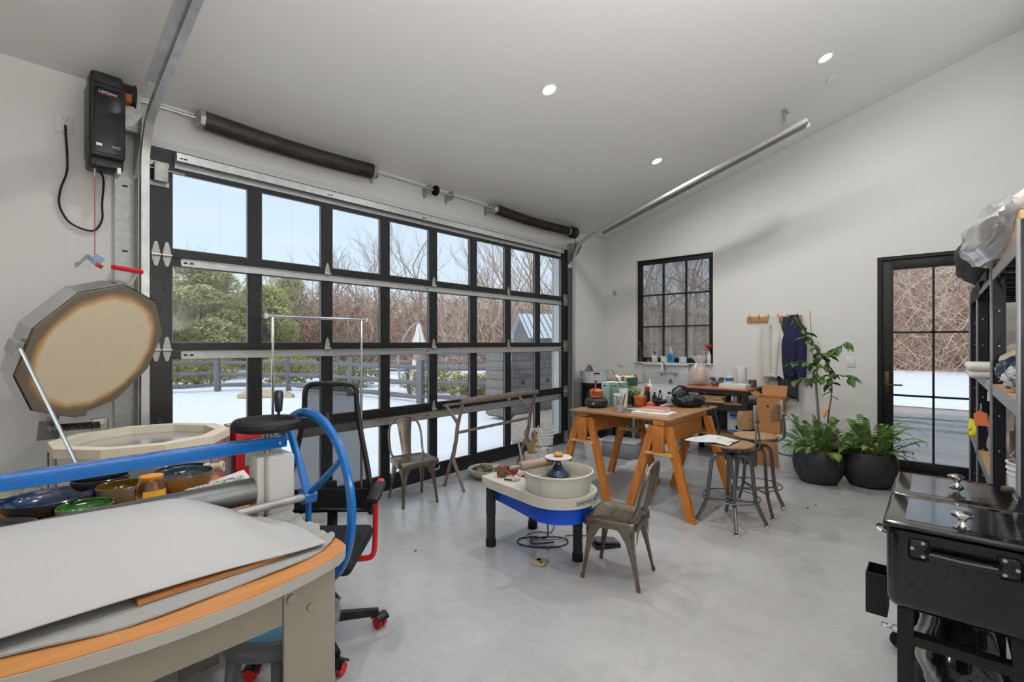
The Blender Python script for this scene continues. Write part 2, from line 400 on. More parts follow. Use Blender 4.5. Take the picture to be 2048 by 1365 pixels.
# steel struts across each joint (U-channel, slotted ends)
def strut(z0, z1, x0, x1, dep):
    s = MB(); s.box(x0, x1, YD-.004, YD-.001, z0, z1); s.box(x0, x1, YD-dep, YD-.004, z0, z0+.004); s.box(x0, x1, YD-.020, YD-.004, z1-.003, z1)
    s.box(x0, x1, YD-dep-.003, YD-dep, z0, z0+.016)
    o = s.build('strut', STEEL, gd, smooth=False)
    return o
slot = MB().rbox(-.012, .012, -.001, .001, -.006, .006, .0009).mesh('slot', RUB)
for z0, z1 in ((.705, .777), (1.428, 1.487), (2.128, 2.183)):
    o = strut(z0, z1, 1.06, 5.95, .02)
    for x in (1.09, 1.13, 3.4, 5.92): put(slot, 'slot', o, (x, YD-.0055, (z0+z1)/2))
s = MB(); s.box(1.02, 5.95, YD-.062, YD-.058, 2.90, 2.945); s.box(1.02, 5.95, YD-.06, YD-.002, 2.945, 2.96); s.box(1.02, 5.95, YD-.004, YD-.001, 2.86, 2.95)
o = s.build('strut', STEEL, gd, smooth=False)
for x in (1.05, 1.075, 2.2, 2.23, 3.3, 3.33, 4.6, 4.63, 5.9): put(slot, 'slot', o, (x, YD-.0635, 2.922), scale=(.8, 1, .8))
# hinges: pointed upper and lower leaves about a rolled barrel
def leaf(sgn, w=.052, h=.1):
    poly = [(-w/2, .008), (w/2, .008), (w/2*.92, .03), (.010, h-.006), (0, h), (-.010, h-.006), (-w/2*.92, .03)]
    M = Matrix(((1, 0, 0, 0), (0, 0, 1, 0), (0, sgn, 0, 0), (0, 0, 0, 1)))
    return MB().prism(poly, -.006, -.002, M)
lu = leaf(1).mesh('leaf', GALV); ll = leaf(-1, h=.085).mesh('leaf', GALV); lsm = leaf(-1, w=.045, h=.035).mesh('leaf', GALV)
bar = MB().cyl((-.03, -.012, 0), (.03, -.012, 0), .009, n=10).mesh('barrel', STEEL)
bolt = MB().cyl((0, -.010, 0), (0, -.004, 0), .006, n=6).mesh('bolt', STEEL)
def hinge(x, z, full):
    h = bpy.data.objects.new('hinge', None); COL.objects.link(h); h.parent = gd; h.location = (x, YD, z)
    put(lu, 'leaf', h); put(ll if full else lsm, 'leaf', h); put(bar, 'barrel', h)
    for zz in ((.03, .085, -.03, -.07) if full else (.035, .08, -.022)): put(bolt, 'bolt', h, (0, 0, zz))
for z in (.80, 1.497, 2.197):
    for x in (.905, .972, 6.045, 6.10): hinge(x, z, True)
    for i in (2, 4, 6): hinge(PX0+i*PP-(PP-PW)/2, z, False)
# top and bottom corner brackets, lift handle
b = MB(); b.box(.87, .985, YD-.006, YD-.001, 2.70, 2.735); b.box(.87, .985, YD-.006, YD-.001, 2.845, 2.88); b.rbox(.885, .97, YD-.055, YD-.006, 2.725, 2.86, .004)
b.cyl((.80, YD-.04, 2.815), (1.075, YD-.04, 2.815), .006, n=8)
b.build('top_roller_bracket', GALV, gd)
MB().box(6.03, 6.12, YD-.012, YD-.001, .03, .20).build('corner_bracket', STEEL, gd)
MB().box(.87, .99, YD-.012, YD-.001, .03, .20).build('corner_bracket', STEEL, gd)
MB().tube([(3.42, YD-.002, .11), (3.42, YD-.03, .11), (3.44, YD-.035, .11), (3.54, YD-.035, .125), (3.56, YD-.02, .15)], .008, 6).build('step_plate', STEEL, gd)

# ---------------------------------------------------------------- overhead hardware
def sweep(path, prof, side, M=None):
    """closed 2D profile (a along side, b along in-plane normal) swept along a path lying in a plane with normal side"""
    mb = MB(); side = Vector(side); P = [Vector(p) for p in path]; n = len(prof); vs, fs = [], []
    for i, p in enumerate(P):
        t = (P[min(i+1, len(P)-1)]-P[max(i-1, 0)]).normalized(); nn = side.cross(t)
        for a, b in prof: vs.append(p+side*a+nn*b)
    for i in range(len(P)-1):
        for j in range(n):
            fs.append((i*n+j, i*n+(j+1) % n, (i+1)*n+(j+1) % n, (i+1)*n+j))
    fs.append(tuple(range(n-1, -1, -1))); fs.append(tuple((len(P)-1)*n+j for j in range(n)))
    return mb._add(vs, fs)
vert = [(0, 4.195, .02), (0, 4.195, 1.4), (0, 4.195, 2.80)]
slope0 = (3.93, 3.145); SL = .312
curve = bez([(0, 4.195, 2.60), (0, 4.195, 2.80), (0, 4.165, 2.93), (0, 4.08, 3.06), (0, 3.93, 3.145), (0, 3.6, 3.145+.33*SL)], 6)[6:-6]
straight = [(0, 3.93-.2, 3.145+.2*SL), (0, 2.0, 3.145+1.93*SL), (0, 1.07, 3.145+2.86*SL)]
def track(name, x, inw, label):
    t = thing(name, label, 'door track', (x, 4.195, 0)); s = inw
    cp = [(0, -.028), (.004*s, -.028), (.004*s, .024), (.042*s, .024), (.046*s, .012), (.052*s, .014), (.047*s, .028), (0, .028)]
    lo = MB(); lo = sweep([(x, q[1], q[2]) for q in vert], cp, (1, 0, 0)); lo.build('vertical_rail', STEEL, t, world=True)
    up = sweep([(x, q[1], q[2]) for q in curve+straight], cp, (1, 0, 0)); up.build('sloping_rail', STEEL, t, world=True)
    an = MB(); hang = [(x-.066*s, q[1], q[2]+.0) for q in straight]
    an = sweep(hang, [(0, -.003), (.066*s, -.003), (.066*s, 0), (.003*s, 0), (.003*s, .05), (0, .05)], (1, 0, 0)); an.build('stiffening_angle', STEEL, t, world=True)
    pl = MB().box(min(x-.012*s, x-.125*s), max(x-.012*s, x-.125*s), 4.300, 4.306, .05, 2.72); pl.box(min(x-.006*s, x-.012*s), max(x-.006*s, x-.012*s), 4.20, 4.306, .05, 2.72)
    p = pl.build('jamb_angle', GALV, t, world=True)
    sl = MB().rbox(-.016, .016, -.002, .0, -.006, .006, .0009).mesh('slot', RUB)
    M0 = parent_matrix(t).inverted()
    for z in (2.66, 2.2, 1.7): put(sl, 'slot', p, M0 @ Vector((x-.068*s, 4.2995, z)))
    fb = MB().prism([(4.33, 2.75), (4.12, 2.92), (4.06, 3.02), (4.06, 3.10), (4.33, 3.10)], x-.016*s, x-.012*s, Matrix(((0, 0, 1, 0), (1, 0, 0, 0), (0, 1, 0, 0), (0, 0, 0, 1))))
    fb.build('flag_bracket', GALV, t, world=True)
    br = MB(); ye, ze = 1.32, 3.145+2.61*SL
    br.box(x-.07*s-.002, x-.07*s+.002, ye-.02, ye+.02, ze+.03, zc(ye)); br.box(min(x-.07*s, x-.22*s), max(x-.07*s, x-.22*s), ye-.02, ye+.02, zc(ye)-.004, zc(ye)+.004)
    br.build('hanger_strap', GALV, t, world=True)
    return t
track('garage_track', .80, 1, 'curved galvanised garage door track nearest the black door opener')
track('garage_track', 6.19, -1, 'curved galvanised garage door track beside the far wall')

sh = thing('torsion_shaft', 'steel torsion shaft with pulleys and brackets above the glazed garage door', 'shaft', (3.5, 4.215, 3.262))
SY, SZ = 4.215, 3.262
MB().cyl((.62, SY, SZ), (6.36, SY, SZ), .0125, n=12).build('shaft', STEEL, sh, world=True)
def bracket(x, wide=.03):
    b = MB(); b.box(x-.003, x+.003, SY-.02, 4.34, SZ-.05, SZ+.05); b.box(x-.003, x+wide, 4.334, 4.34, SZ-.075, SZ+.06); b.lathe([(.03, -.008), (.03, .008)], 14, T(x, SY, SZ) @ rotm(0, PI/2, 0))
    return b.build('bearing_bracket', GALV, sh, world=True)
for x in (.78, 2.72, 3.40, 3.72, 4.38, 6.30): bracket(x)
def drum(x):
    b = MB(); b.lathe([(.028, -.05), (.085, -.045), (.088, -.03)]+[(.078+.005*(i % 2), -.03+.008*i) for i in range(10)]+[(.09, .05), (.03, .055)], 24, T(x, SY, SZ) @ rotm(0, PI/2, 0)); b.build('cable_drum', pm('cast_drum', (70, 68, 64), .5, .6), sh, world=True)
drum(6.19); drum(.72)
b = MB(); b.lathe([(.018, -.04), (.02, -.02), (.055, -.015), (.058, .012), (.03, .02), (.018, .04)], 20, T(3.475, SY, SZ) @ rotm(0, PI/2, 0)); b.build('coupler', pm('black_iron', (24, 24, 24), .4, .4), sh, world=True)
b = MB(); 
for k in range(16): b.cyl((6.155, SY-.075, SZ-.05-k*.02), (6.155, SY-.075, SZ-.062-k*.02), .006, n=6)
b.build('lift_chain', pm('dark_chain', (58, 56, 54), .5, .7), sh, world=True)
SPR = pm('oiled_spring_steel', (62, 57, 51), .5, .55, var=.6, vs=8, rgb2=(92, 86, 78))
def spring(x0, x1, r, label):
    t = thing('torsion_spring', label, 'spring', ((x0+x1)/2, SY, SZ-r), group='torsion springs over the garage door')
    L = x1-x0; n = int(L/.0155); prof = []
    rings = []
    mb = MB(); N = 18; vs, fs = [], []; k = 0
    for i in range(n*2+1):
        x = x0+L*i/(2*n); rr = r if i % 2 else r-.006; dz = -.022*math.sin(PI*(x-x0)/L)
        for j in range(N):
            a = 2*PI*j/N; vs.append((x, SY+rr*math.cos(a), SZ+dz+rr*math.sin(a)))
    for i in range(2*n):
        for j in range(N): fs.append((i*N+j, i*N+(j+1) % N, (i+1)*N+(j+1) % N, (i+1)*N+j))
    mb._add(vs, fs).build('coil', SPR, t, world=True, ang=180)
    for x, sg in ((x0, -1), (x1, 1)):
        cn = MB().lathe([(.02, -.05), (.035, -.05), (.05, -.035), (r-.004, -.03), (r+.004, -.012), (r+.004, 0), (r-.004, .01), (.02, .01)], 8 if sg < 0 else 20, T(x, SY, SZ) @ rotm(0, PI/2*(1), 0) @ rotm(0, 0 if sg < 0 else PI, 0)); cn.build('winding_cone', GALV, t, world=True)
spring(1.19, 2.66, .072, 'long dark coil torsion spring nearest the black door opener')
spring(4.45, 6.06, .062, 'dark coil torsion spring at the far end of the shaft, by the corner')

# wall-mounted door opener
op = thing('door_opener', 'black wall-mounted garage door opener with glossy face panel under the ceiling', 'opener', (.59, 4.12, 2.69))
blkh = pm('black_housing', (34, 34, 35), .42, var=.25, vs=40, rgb2=(60, 60, 60), sharp=(.6, .75))
b = MB().rbox(.505, .69, 4.02, 4.235, 2.75, 3.235, .02, 3); b.rbox(.512, .683, 4.03, 4.2, 3.2, 3.305, .025, 3); b.rbox(.508, .687, 4.06, 4.22, 2.688, 2.80, .02, 3)
b.build('housing', blkh, op, world=True)
b = MB().rbox(.528, .668, 4.012, 4.022, 2.775, 3.195, .004); pf = b.build('face_panel', pm('gloss_black_panel', (16, 16, 17), .32), op, world=True)
MB().box(.62, .80, 4.18, 4.235, 3.02, 3.29).build('mount_plate', GALV, op, world=True)
MB().lathe([(.03, -.05), (.055, -.04), (.055, .03), (.03, .04)], 18, T(.74, SY, SZ-.0) @ rotm(0, PI/2, 0)).build('drive_collar', pm('blue_steel', (60, 78, 88), .3, .8), op, world=True)
MB().box(.70, .735, 4.10, 4.17, 3.19, 3.24).build('terminal_cover', pm('orange_cover', (176, 86, 40), .5), op, world=True)
FM = lambda x, z: T(x-.59, 4.0112-4.12, z-2.69) @ rotm(PI/2, 0, 0)
text('maker_name', 'LiftMaster', .024, pm('white_print', (235, 235, 235), .5), op, FM(.598, 3.165), align='CENTER')
MB().box(.552, .645, 4.0105, 4.012, 3.149, 3.152).build('red_rule', pm('red_print', (190, 40, 30), .5), op, world=True)
text('network_mark', 'myQ', .022, MATS['white_print'], op, FM(.638, 2.825))
MB().box(.538, .568, 4.0105, 4.012, 2.815, 2.832).build('approval_mark', MATS['white_print'], op, world=True)
MB().box(.645, .665, 4.02, 4.16, 2.66, 2.70, T(0, 0, 0)).build('latch_tab', STEEL, op, world=True)
cd = solo('power_cord', MB().tube(bez([(.545, 4.12, 2.70), (.60, 4.2, 2.66), (.605, 4.28, 2.50), (.608, 4.3, 2.40), (.575, 4.31, 2.325), (.52, 4.31, 2.315), (.44, 4.31, 2.355), (.395, 4.31, 2.45), (.40, 4.31, 2.56), (.43, 4.31, 2.68), (.432, 4.31, 2.80), (.424, 4.30, 2.93), (.421, 4.285, 2.975), (.421, 4.315, 2.985)], 5), .0065, 7), RUB, 'black power cord looping from the wall outlet to the door opener', 'cord', base=(.5, 4.3, 2.31))
ot = thing('wall_outlet', 'white power outlet with black plug beside the door opener', 'outlet', (.421, 4.335, 3.0))
MB().rbox(.378, .464, 4.331, 4.341, 2.945, 3.06, .002).build('cover_plate', WHITE, ot, world=True)
MB().rbox(.405, .437, 4.327, 4.333, 2.955, 3.05, .004).build('socket', pm('socket_white', (236, 236, 234), .35), ot, world=True)
b = MB()
for dx in (-.007, .007): b.box(.421+dx-.0015, .421+dx+.0015, 4.3262, 4.3275, 3.026, 3.037)
b.cyl((.421, 4.3262, 3.015), (.421, 4.3275, 3.015), .003, n=8); b.build('slots', RUB, ot, world=True)
rc = thing('release_cord', 'thin red emergency release cord hanging from the door opener', 'cord', (.543, 4.10, 2.03))
MB().cyl((.543, 4.10, 2.70), (.543, 4.10, 2.07), .0028, n=6).build('cord', pm('red_cord', (190, 60, 60), .6), rc, world=True)
MB().cyl((.543, 4.10, 2.70), (.543, 4.10, 2.63), .005, n=6).build('cord_end', STEEL, rc, world=True)
MB().rbox(-.03, .03, -.003, .003, -.012, .05, .002, M=T(.545, 4.097, 2.075) @ rotm(.2, .5, .3)).build('tag', pm('pale_blue_tag', (150, 178, 205), .6), rc, world=True)
MB().sheet(lambda u, v: (.535-.09*u, 4.10-.02*v, 2.06+.03*math.sin(u*5)+.03*v), 8, 2, .001).build('paper_tag', pm('curl_tag', (196, 196, 196), .6), rc, world=True)
MB().rbox(-.02, .02, -.012, .012, -.012, .012, .005, M=T(.565, 4.10, 2.055) @ rotm(0, .5, 0)).build('toggle', pm('red_toggle', (196, 40, 40), .5), rc, world=True)

# ---------------------------------------------------------------- recessed lamps, detectors, small wall fittings
LIGHT_W = 16.5
AX = math.atan(.303)
lampm = pm('lamp_diffuser', (255, 250, 240), .4, emis=(255, 247, 232), es=4.0)
def downlight(x, y, label):
    z = zc(y); t = thing('recessed_light', label, 'ceiling light', (x, y, z), rot=(-AX, 0, 0), group='recessed ceiling lights')
    MB().lathe([(.058, -.001), (.075, -.001), (.078, -.006), (.072, -.010), (.060, -.006)], 28, cap0=False, cap1=False).build('trim_ring', pm('white_ring', (236, 236, 234), .4), t)
    MB().lathe([(.0, -.003), (.060, -.003), (.060, .0)], 24, cap0=False).build('diffuser', lampm, t)
    ld = bpy.data.lights.new('lamp', 'AREA'); ld.shape = 'DISK'; ld.size = .115; ld.energy = LIGHT_W; ld.color = (1.0, .985, .96); ld.spread = math.radians(170)
    lo = bpy.data.objects.new('lamp', ld); COL.objects.link(lo); lo.parent = t; lo.location = (0, 0, -.014)
downlight(3.50, 2.64, 'round recessed ceiling light nearest the garage door springs')
downlight(5.77, 2.65, 'round recessed ceiling light above the sloping track, closest to the window')
downlight(5.68, .83, 'round recessed ceiling light highest up, beside the smoke detector')
for x, y, lab in ((1.25, 2.64, 'round recessed ceiling light over the office chair'), (1.25, .83, 'round recessed ceiling light straight above the viewpoint'), (3.5, .83, 'round recessed ceiling light above the patio cooler')): downlight(x, y, lab)
# invented lamp on the tall wall, out of view, added to brighten the ceiling
def fill_light(loc, L, rz, label, W):
    t = thing('added_fill_light', label, 'fill light', loc, rz, group='added fill lights out of view')
    MB().rbox(-L/2, L/2, -.03, .03, 0, .05, .006).build('housing', WHITE, t); MB().box(-L/2+.01, L/2-.01, -.022, .022, .05, .054).build('diffuser', lampm, t)
    ld = bpy.data.lights.new('tube', 'AREA'); ld.shape = 'RECTANGLE'; ld.size = L-.04; ld.size_y = .05; ld.energy = W; ld.color = (1.0, .985, .965); ld.spread = math.radians(160)
    lo = bpy.data.objects.new('tube', ld); COL.objects.link(lo); lo.parent = t; lo.location = (0, 0, .06); lo.rotation_euler = (PI, 0, 0)
fill_light((1.0, -.95, 1.7), 2.8, 0.0, 'added fill lamp out of view on the tall wall, brightening the ceiling', 135)
def disc(name, x, y, r, th, label, cat):
    t = MB().lathe([(r, 0), (r, -th*.6), (r*.8, -th), (0, -th)], 24, cap0=False, cap1=False)
    o = solo(name, t, WHITE, label, cat); o.location = (x, y, zc(y)); o.rotation_euler = (-AX, 0, 0)
disc('smoke_detector', 6.177, .842, .055, .02, 'flat white smoke detector on the ceiling beside the highest light', 'detector')
disc('sprinkler_cover', 6.253, 2.657, .035, .008, 'small white cover disc on the ceiling near the sloping track', 'ceiling cover')
sn = thing('wall_sensor', 'small chrome round fitting on the far wall left of the window', 'wall fitting', (XF, 4.153, 2.397))
MB().lathe([(.036, 0), (.036, .006), (.02, .01), (.016, .03), (.0, .032)], 18, rotm(0, -PI/2, 0), cap0=False, cap1=False).build('body', CHROME, sn)
MB().ell((-.02, .0, .045), (.01, .01, .01), 10, 6).build('knob', RUB, sn)
def plate(name, y, z, w, h, label, cat, toggles):
    t = thing(name, label, cat, (XF, y, z)); MB().rbox(-.007, 0, -w/2, w/2, -h/2, h/2, .002).build('cover_plate', WHITE, t)
    for dy in toggles: MB().rbox(-.011, -.006, dy-.014, dy+.014, -.03, .03, .002).build('rocker' if 'switch' in name else 'socket', MATS['socket_white'], t)
plate('wall_outlet', 4.019, 1.203, .12, .115, 'pale double outlet on the far wall left of the window', 'outlet', (-.028, .028))
plate('light_switch', .804, 1.306, .095, .125, 'white light switch plate between the plants and the entry door', 'switch', (0,))
plate('wall_outlet', 1.267, 1.207, .08, .12, 'white wall outlet behind the young tree leaves', 'outlet', (0,))

# ================================================================ OUTDOORS
SNOW = pm('snow', (240, 243, 248), .6, bump=.12, bs=3.0, spec=.3)
def gnd(name, x0, x1, y0, y1, nx, ny, z, amp, mat, seed):
    rr = random.Random(seed); ph = [rr.uniform(0, 6) for _ in range(6)]
    def fn(u, v):
        x, y = lerp(x0, x1, u), lerp(y0, y1, v)
        k = min(1, max(0, (abs(x-3)+abs(y-2)-7)/5))
        return (x, y, z+amp*k*(math.sin(x*.5+ph[0])*math.sin(y*.43+ph[1])+.5*math.sin(x*1.1+ph[2]+y*.7)))
    return struct(name, MB().sheet(fn, nx, ny), mat)
gnd('snow_ground', -40, 80, 4.5, 90, 80, 60, -.10, .05, SNOW, 1)
ASPH = pm('wet_asphalt', (188, 181, 173), .75, var=.8, vs=.55, rgb2=(152, 146, 140), bump=.25, bs=60, stretch=(2.2, .35, 1), spec=.25)
gnd('driveway', 7.5, 15.8, -40, 4.5, 10, 20, -.06, 0, ASPH, 2)
gnd('snow_bank', 15.5, 80, -40, 4.6, 40, 30, .02, .06, SNOW, 3)
sl = MB()
for k in range(3):
    x = 11.6+k*.75; sl.sheet(lambda u, v: (x+.22*math.sin(u*9+k)+.1*math.sin(u*31+k*2)+v*(.16+.14*math.sin(u*23+k)), lerp(-12, 4.4, u), -.045+.03*math.sin(v*PI)), 70, 2)
solo('slush_ridge', sl, pm('dirty_slush', (128, 126, 122), .5, var=.8, vs=3, rgb2=(190, 190, 188)), 'low ridges of dirty slush across the wet driveway', 'slush', base=(12, 0, -.05)); bpy.data.objects['slush_ridge']['kind'] = 'stuff'
gv = MB().prism([(5.2, 4.52), (7.0, 6.3), (8.6, 7.4), (10.5, 10), (13, 9), (13, 4.6), (7.85, 4.6), (7.45, 4.52)], -.12, -.045)
struct('gravel_patch', gv, pm('gravel', (186, 178, 168), .85, var=1, vs=26, rgb2=(128, 118, 108), bump=1.0, bs=40))
# narrow projecting wall beside the garage door, clad in upright boards
ww = bpy.data.objects.new('wall_outside', None); COL.objects.link(ww); ww['kind'] = 'structure'
SID = pm('grey_siding', (128, 131, 134), .7, var=.4, vs=5, rgb2=(112, 115, 118), stretch=(8, 8, 1))
MB().box(7.54, 7.80, 4.5, 5.62, -.1, 3.28).build('wall_core', SID, ww)
sb = MB().rbox(-.014, 0, .004, .116, 0, 3.36, .003).mesh('siding_board', SID)
for k in range(9): put(sb, 'siding_board', ww, (7.54, 4.54+k*.12, -.08))
# grey gabled shed with standing seam roof
st = thing('garden_shed', 'grey gabled garden shed with pale ribbed metal roof seen through the glazed door', 'shed', (16.9, 14.3, -.1), math.radians(-32), .92)
SHED = pm('shed_siding', (104, 107, 112), .7, var=.35, vs=4, rgb2=(92, 95, 99), stretch=(6, 6, .6))
gp = [(-1.45, 0), (1.45, 0), (1.45, 2.15), (0, 3.2), (-1.45, 2.15)]
MB().prism([(y, z) for y, z in gp], 0, 3.6, Matrix(((0, 0, 1, 0), (1, 0, 0, 0), (0, 1, 0, 0), (0, 0, 0, 1)))).build('walls', SHED, st, smooth=False)
bd = MB().box(-.012, 0, -.006, .006, .02, 2.1).mesh('batten', SHED)
for k in range(-6, 7): put(bd, 'batten', st, (0, k*.22, .02), scale=(1, 1, 1+.45*(1-abs(k)/6.5)))
ROOF = pm('pale_metal_roof', (206, 211, 217), .35, .3)
sl_ = math.hypot(1.65, 1.2); ra = math.atan2(1.05, 1.45)
for sg in (1, -1):
    rf = MB().box(-.2, 3.8, -.02, sl_, -.02, .02).build('roof_panel', ROOF, st); rf.location = (0, 0, 3.23); rf.rotation_euler = (-ra, 0, 0) if sg > 0 else (-ra, 0, PI)
    if sg < 0: rf.location = (3.6, 0, 3.23)
    rb = MB().box(-.012, .012, 0, sl_, .02, .06).mesh('seam', pm('roof_seam', (96, 102, 110), .4, .3))
    for k in range(14): put(rb, 'seam', rf, (-.1+k*.29, 0, 0))
# weathered plank planter / compost bay with round holes
pb = thing('wooden_planter', 'tall weathered grey wooden planter box with round holes beyond the garage door', 'planter', (8.78, 6.95, -.06))
PLK = wood('weathered_plank', (120, 117, 114), (88, 86, 84), .8, axis=0)
MB().box(-1.15, 1.25, .06, .50, 0, 1.40).build('box_core', pm('planter_inside', (70, 68, 66), .8), pb)
pk = MB().rbox(-1.2, 1.3, 0, .055, 0, .190, .006).mesh('plank', PLK)
for k in range(7): put(pk, 'plank', pb, (0, R.uniform(-.004, .004), .03+k*.197))
pk = MB().rbox(-.05, 0, -.0, .52, 0, .190, .006).mesh('plank', PLK)
for k in range(7): put(pk, 'plank', pb, (-1.155, 0, .03+k*.197))
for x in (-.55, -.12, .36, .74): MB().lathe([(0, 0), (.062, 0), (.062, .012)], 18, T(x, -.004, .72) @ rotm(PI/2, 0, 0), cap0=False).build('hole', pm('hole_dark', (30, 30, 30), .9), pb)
MB().rbox(-1.22, 1.32, -.03, .54, 1.41, 1.46, .008).build('cap_board', pm('pale_cap', (172, 172, 172), .6), pb)
MB().rbox(.72, .80, -.05, .01, 0, 1.08, .006).build('corner_post', PLK, pb)
hb = thing('hose_box', 'grey utility box with hanging hose on the corner of the weathered planter', 'utility box', (7.60, 6.80, .95))
MB().rbox(-.09, .09, -.02, .1, .12, .40, .015).build('case', pm('grey_case', (120, 128, 140), .4), hb); MB().rbox(-.04, .06, -.03, -.015, .2, .34, .005).build('lid', pm('pale_case', (182, 190, 200), .4), hb)
MB().tube(bez([(-.04, -.02, .14), (-.05, -.05, -.1), (0, -.06, -.2), (.06, -.05, -.1), (.05, -.02, .14)], 6), .022, 8).build('hose', pm('grey_hose', (96, 100, 108), .5), hb)

# post and rail fence
FEN = wood('fence_wood', (116, 115, 118), (84, 84, 88), .85, axis=2)
def fence(name, pts, label, hgt=1.22):
    t = thing(name, label, 'fence', (pts[0][0], pts[0][1], -.12))
    for x, y in pts:
        a = R.uniform(0, 3); MB().rbox(-.085, .085, -.085, .085, 0, hgt+R.uniform(-.04, .05), .02, M=T(x-pts[0][0], y-pts[0][1], 0) @ rotm(R.uniform(-.03, .03), R.uniform(-.03, .03), a)).build('post', FEN, t)
    for (x0, y0), (x1, y1) in zip(pts[:-1], pts[1:]):
        for z in (.22, .60, 1.0):
            mb = MB(); p = [(lerp(x0, x1, s)-pts[0][0], lerp(y0, y1, s)-pts[0][1], z+R.uniform(-.025, .025)) for s in (0, .33, .66, 1)]
            mb.tube(p, [.05, .07, .068, .05], 6, flat=1.1).build('rail', FEN, t)
fence('rail_fence', [(9.7, 7.9), (8.05, 10.4), (7.7, 13.4), (7.25, 16.6), (5.7, 18.6), (3.0, 19.4), (.2, 20.2), (-2.8, 21)], 'weathered grey post and rail fence across the snow, nearest the garage door')
fence('rail_fence', [(9.2, 24.5), (12.4, 22.6), (15.6, 20.6), (18.8, 18.4)], 'thin grey rail fence far behind the folded white umbrella', 1.3)

# folded cantilever umbrella
um = thing('garden_umbrella', 'folded white cantilever umbrella standing in the snow behind the fence', 'umbrella', (10.97, 14.26, -.1))
UW = pm('umbrella_cloth', (222, 220, 218), .8)
MB().tube(bez([(-.55, .35, .0), (-.62, .4, 1.0), (-.5, .32, 1.7), (-.25, .15, 2.2), (0, 0, 2.42)], 5), .045, 8).build('curved_mast', pm('grey_mast', (150, 148, 146), .5), um)
cl = MB(); N_ = 28; vs = []; 
prof = [(.03, 2.38), (.07, 2.3), (.13, 2.0), (.22, 1.65), (.26, 1.5), (.17, 1.42), (.19, 1.0), (.21, .7), (.2, .3), (.24, .1)]
for r_, z_ in prof:
    for j in range(N_):
        a = 2*PI*j/N_; k = 1+.22*math.cos(a*7+z_*2); vs.append((r_*k*math.cos(a), r_*k*math.sin(a), z_))
cl._add(vs, [(i*N_+j, i*N_+(j+1) % N_, (i+1)*N_+(j+1) % N_, (i+1)*N_+j) for i in range(len(prof)-1) for j in range(N_)]).build('folded_canopy', UW, um)
MB().lathe([(.225, 1.05), (.23, 1.2), (.19, 1.36)], 20, cap0=False, cap1=False).build('tie_band', pm('dusty_band', (150, 136, 138), .8), um)
sl = solo('tan_log', MB().tube(bez([(0, 0, 0), (.5, .1, .05), (1.1, .1, .04), (1.6, 0, 0)], 4), [.06, .1, .12, .13, .13, .13, .14, .14, .13, .13, .12, .1, .07][:13], 8), pm('tan_bark', (190, 170, 140), .8, var=.5, vs=8), 'tan log lying on the snow in front of the fence', 'log'); sl.location = (5.2, 15.3, -.02); sl.rotation_euler = (0, 0, -.8)
lb = thing('leaning_post', 'short leaning grey post with a hanging ring beside the fence', 'post', (8.9, 12.0, -.1))
MB().rbox(-.05, .05, -.05, .05, 0, .95, .01, M=rotm(0, -.15, 0)).build('stake', FEN, lb); MB().tube([(.12*math.cos(a*PI/8)-.2, -.08, .62+.16*math.sin(a*PI/8)) for a in range(16)], .02, 6, closed=True).build('ring', GALV, lb)

# ---- vegetation
def leafblob(mb, c, r, n, size, rnd, flat=.6):
    """n small two-triangle leaves or needle sprays spread through a ball"""
    for _ in range(n):
        while True:
            d = Vector((rnd.uniform(-1, 1), rnd.uniform(-1, 1), rnd.uniform(-1, 1)))
            if .15 < d.length < 1: break
        k = d.length**.5/d.length
        p = Vector((c[0]+d.x*k*r[0], c[1]+d.y*k*r[1], c[2]+d.z*k*r[2])); s = size*rnd.uniform(.6, 1.4)
        a = Vector((rnd.uniform(-1, 1), rnd.uniform(-1, 1), rnd.uniform(-.6, 1))).normalized(); b = a.orthogonal().normalized()*s*flat
        q = a.cross(b); o = len(mb.v)
        mb.v += [tuple(p-a*s*.5), tuple(p+b*.5+q*.2), tuple(p+a*s*.6), tuple(p-b*.5+q*.2)]; mb.f.append((o, o+1, o+2, o+3))
def leafmat(name, a, b, rough=.6): return pm(name, a, rough, var=1, vs=1.4, rgb2=b, sub=0, spec=.3)
def shrub(name, loc, r, n, size, m, label, cat='shrub', group='shrubs along the fence'):
    rnd = random.Random(hash(label) % 1000 if False else sum(map(ord, label))); t = thing(name, label, cat, loc, group=group)
    mb = MB()
    for k in range(6):
        a = k*1.05; leafblob(mb, (r[0]*.45*math.cos(a), r[1]*.45*math.sin(a), r[2]*rnd.uniform(.45, .62)), (r[0]*.6, r[1]*.6, r[2]*.5), n//6, size, rnd)
    mb.build('foliage', m, t, smooth=False)
    tb = MB()
    for k in range(7):
        a = k*.9; tb.tube([(0, 0, 0), (r[0]*.5*math.cos(a), r[1]*.5*math.sin(a), r[2]*.7)], [.03, .01], 4)
    tb.build('stems', BARK, t)
BARK = pm('grey_bark', (122, 112, 104), .9, var=.6, vs=10, rgb2=(92, 84, 78))
SH1 = leafmat('olive_shrub_leaf', (166, 158, 88), (122, 126, 72)); SH2 = leafmat('dark_shrub_leaf', (104, 118, 82), (140, 142, 92)); SH3 = leafmat('russet_twig_leaf', (176, 128, 112), (150, 110, 96))
shrub('hedge_shrub', (5.8, 21.5, -.1), (1.6, 1.2, 1.15), 2400, .12, SH1, 'clipped olive green shrub left of the fence corner')
shrub('hedge_shrub', (8.6, 19.8, -.1), (1.3, 1.1, 1.1), 2000, .12, SH1, 'clipped olive green shrub behind the chrome rack')
shrub('hedge_shrub', (9.2, 16.0, -.1), (1.1, 1.0, 1.0), 1800, .11, SH2, 'round dark green shrub behind the fence rails')
shrub('hedge_shrub', (10.2, 12.6, -.1), (1.1, .9, .85), 2000, .10, SH1, 'low yellow green shrub in the snow by the umbrella')
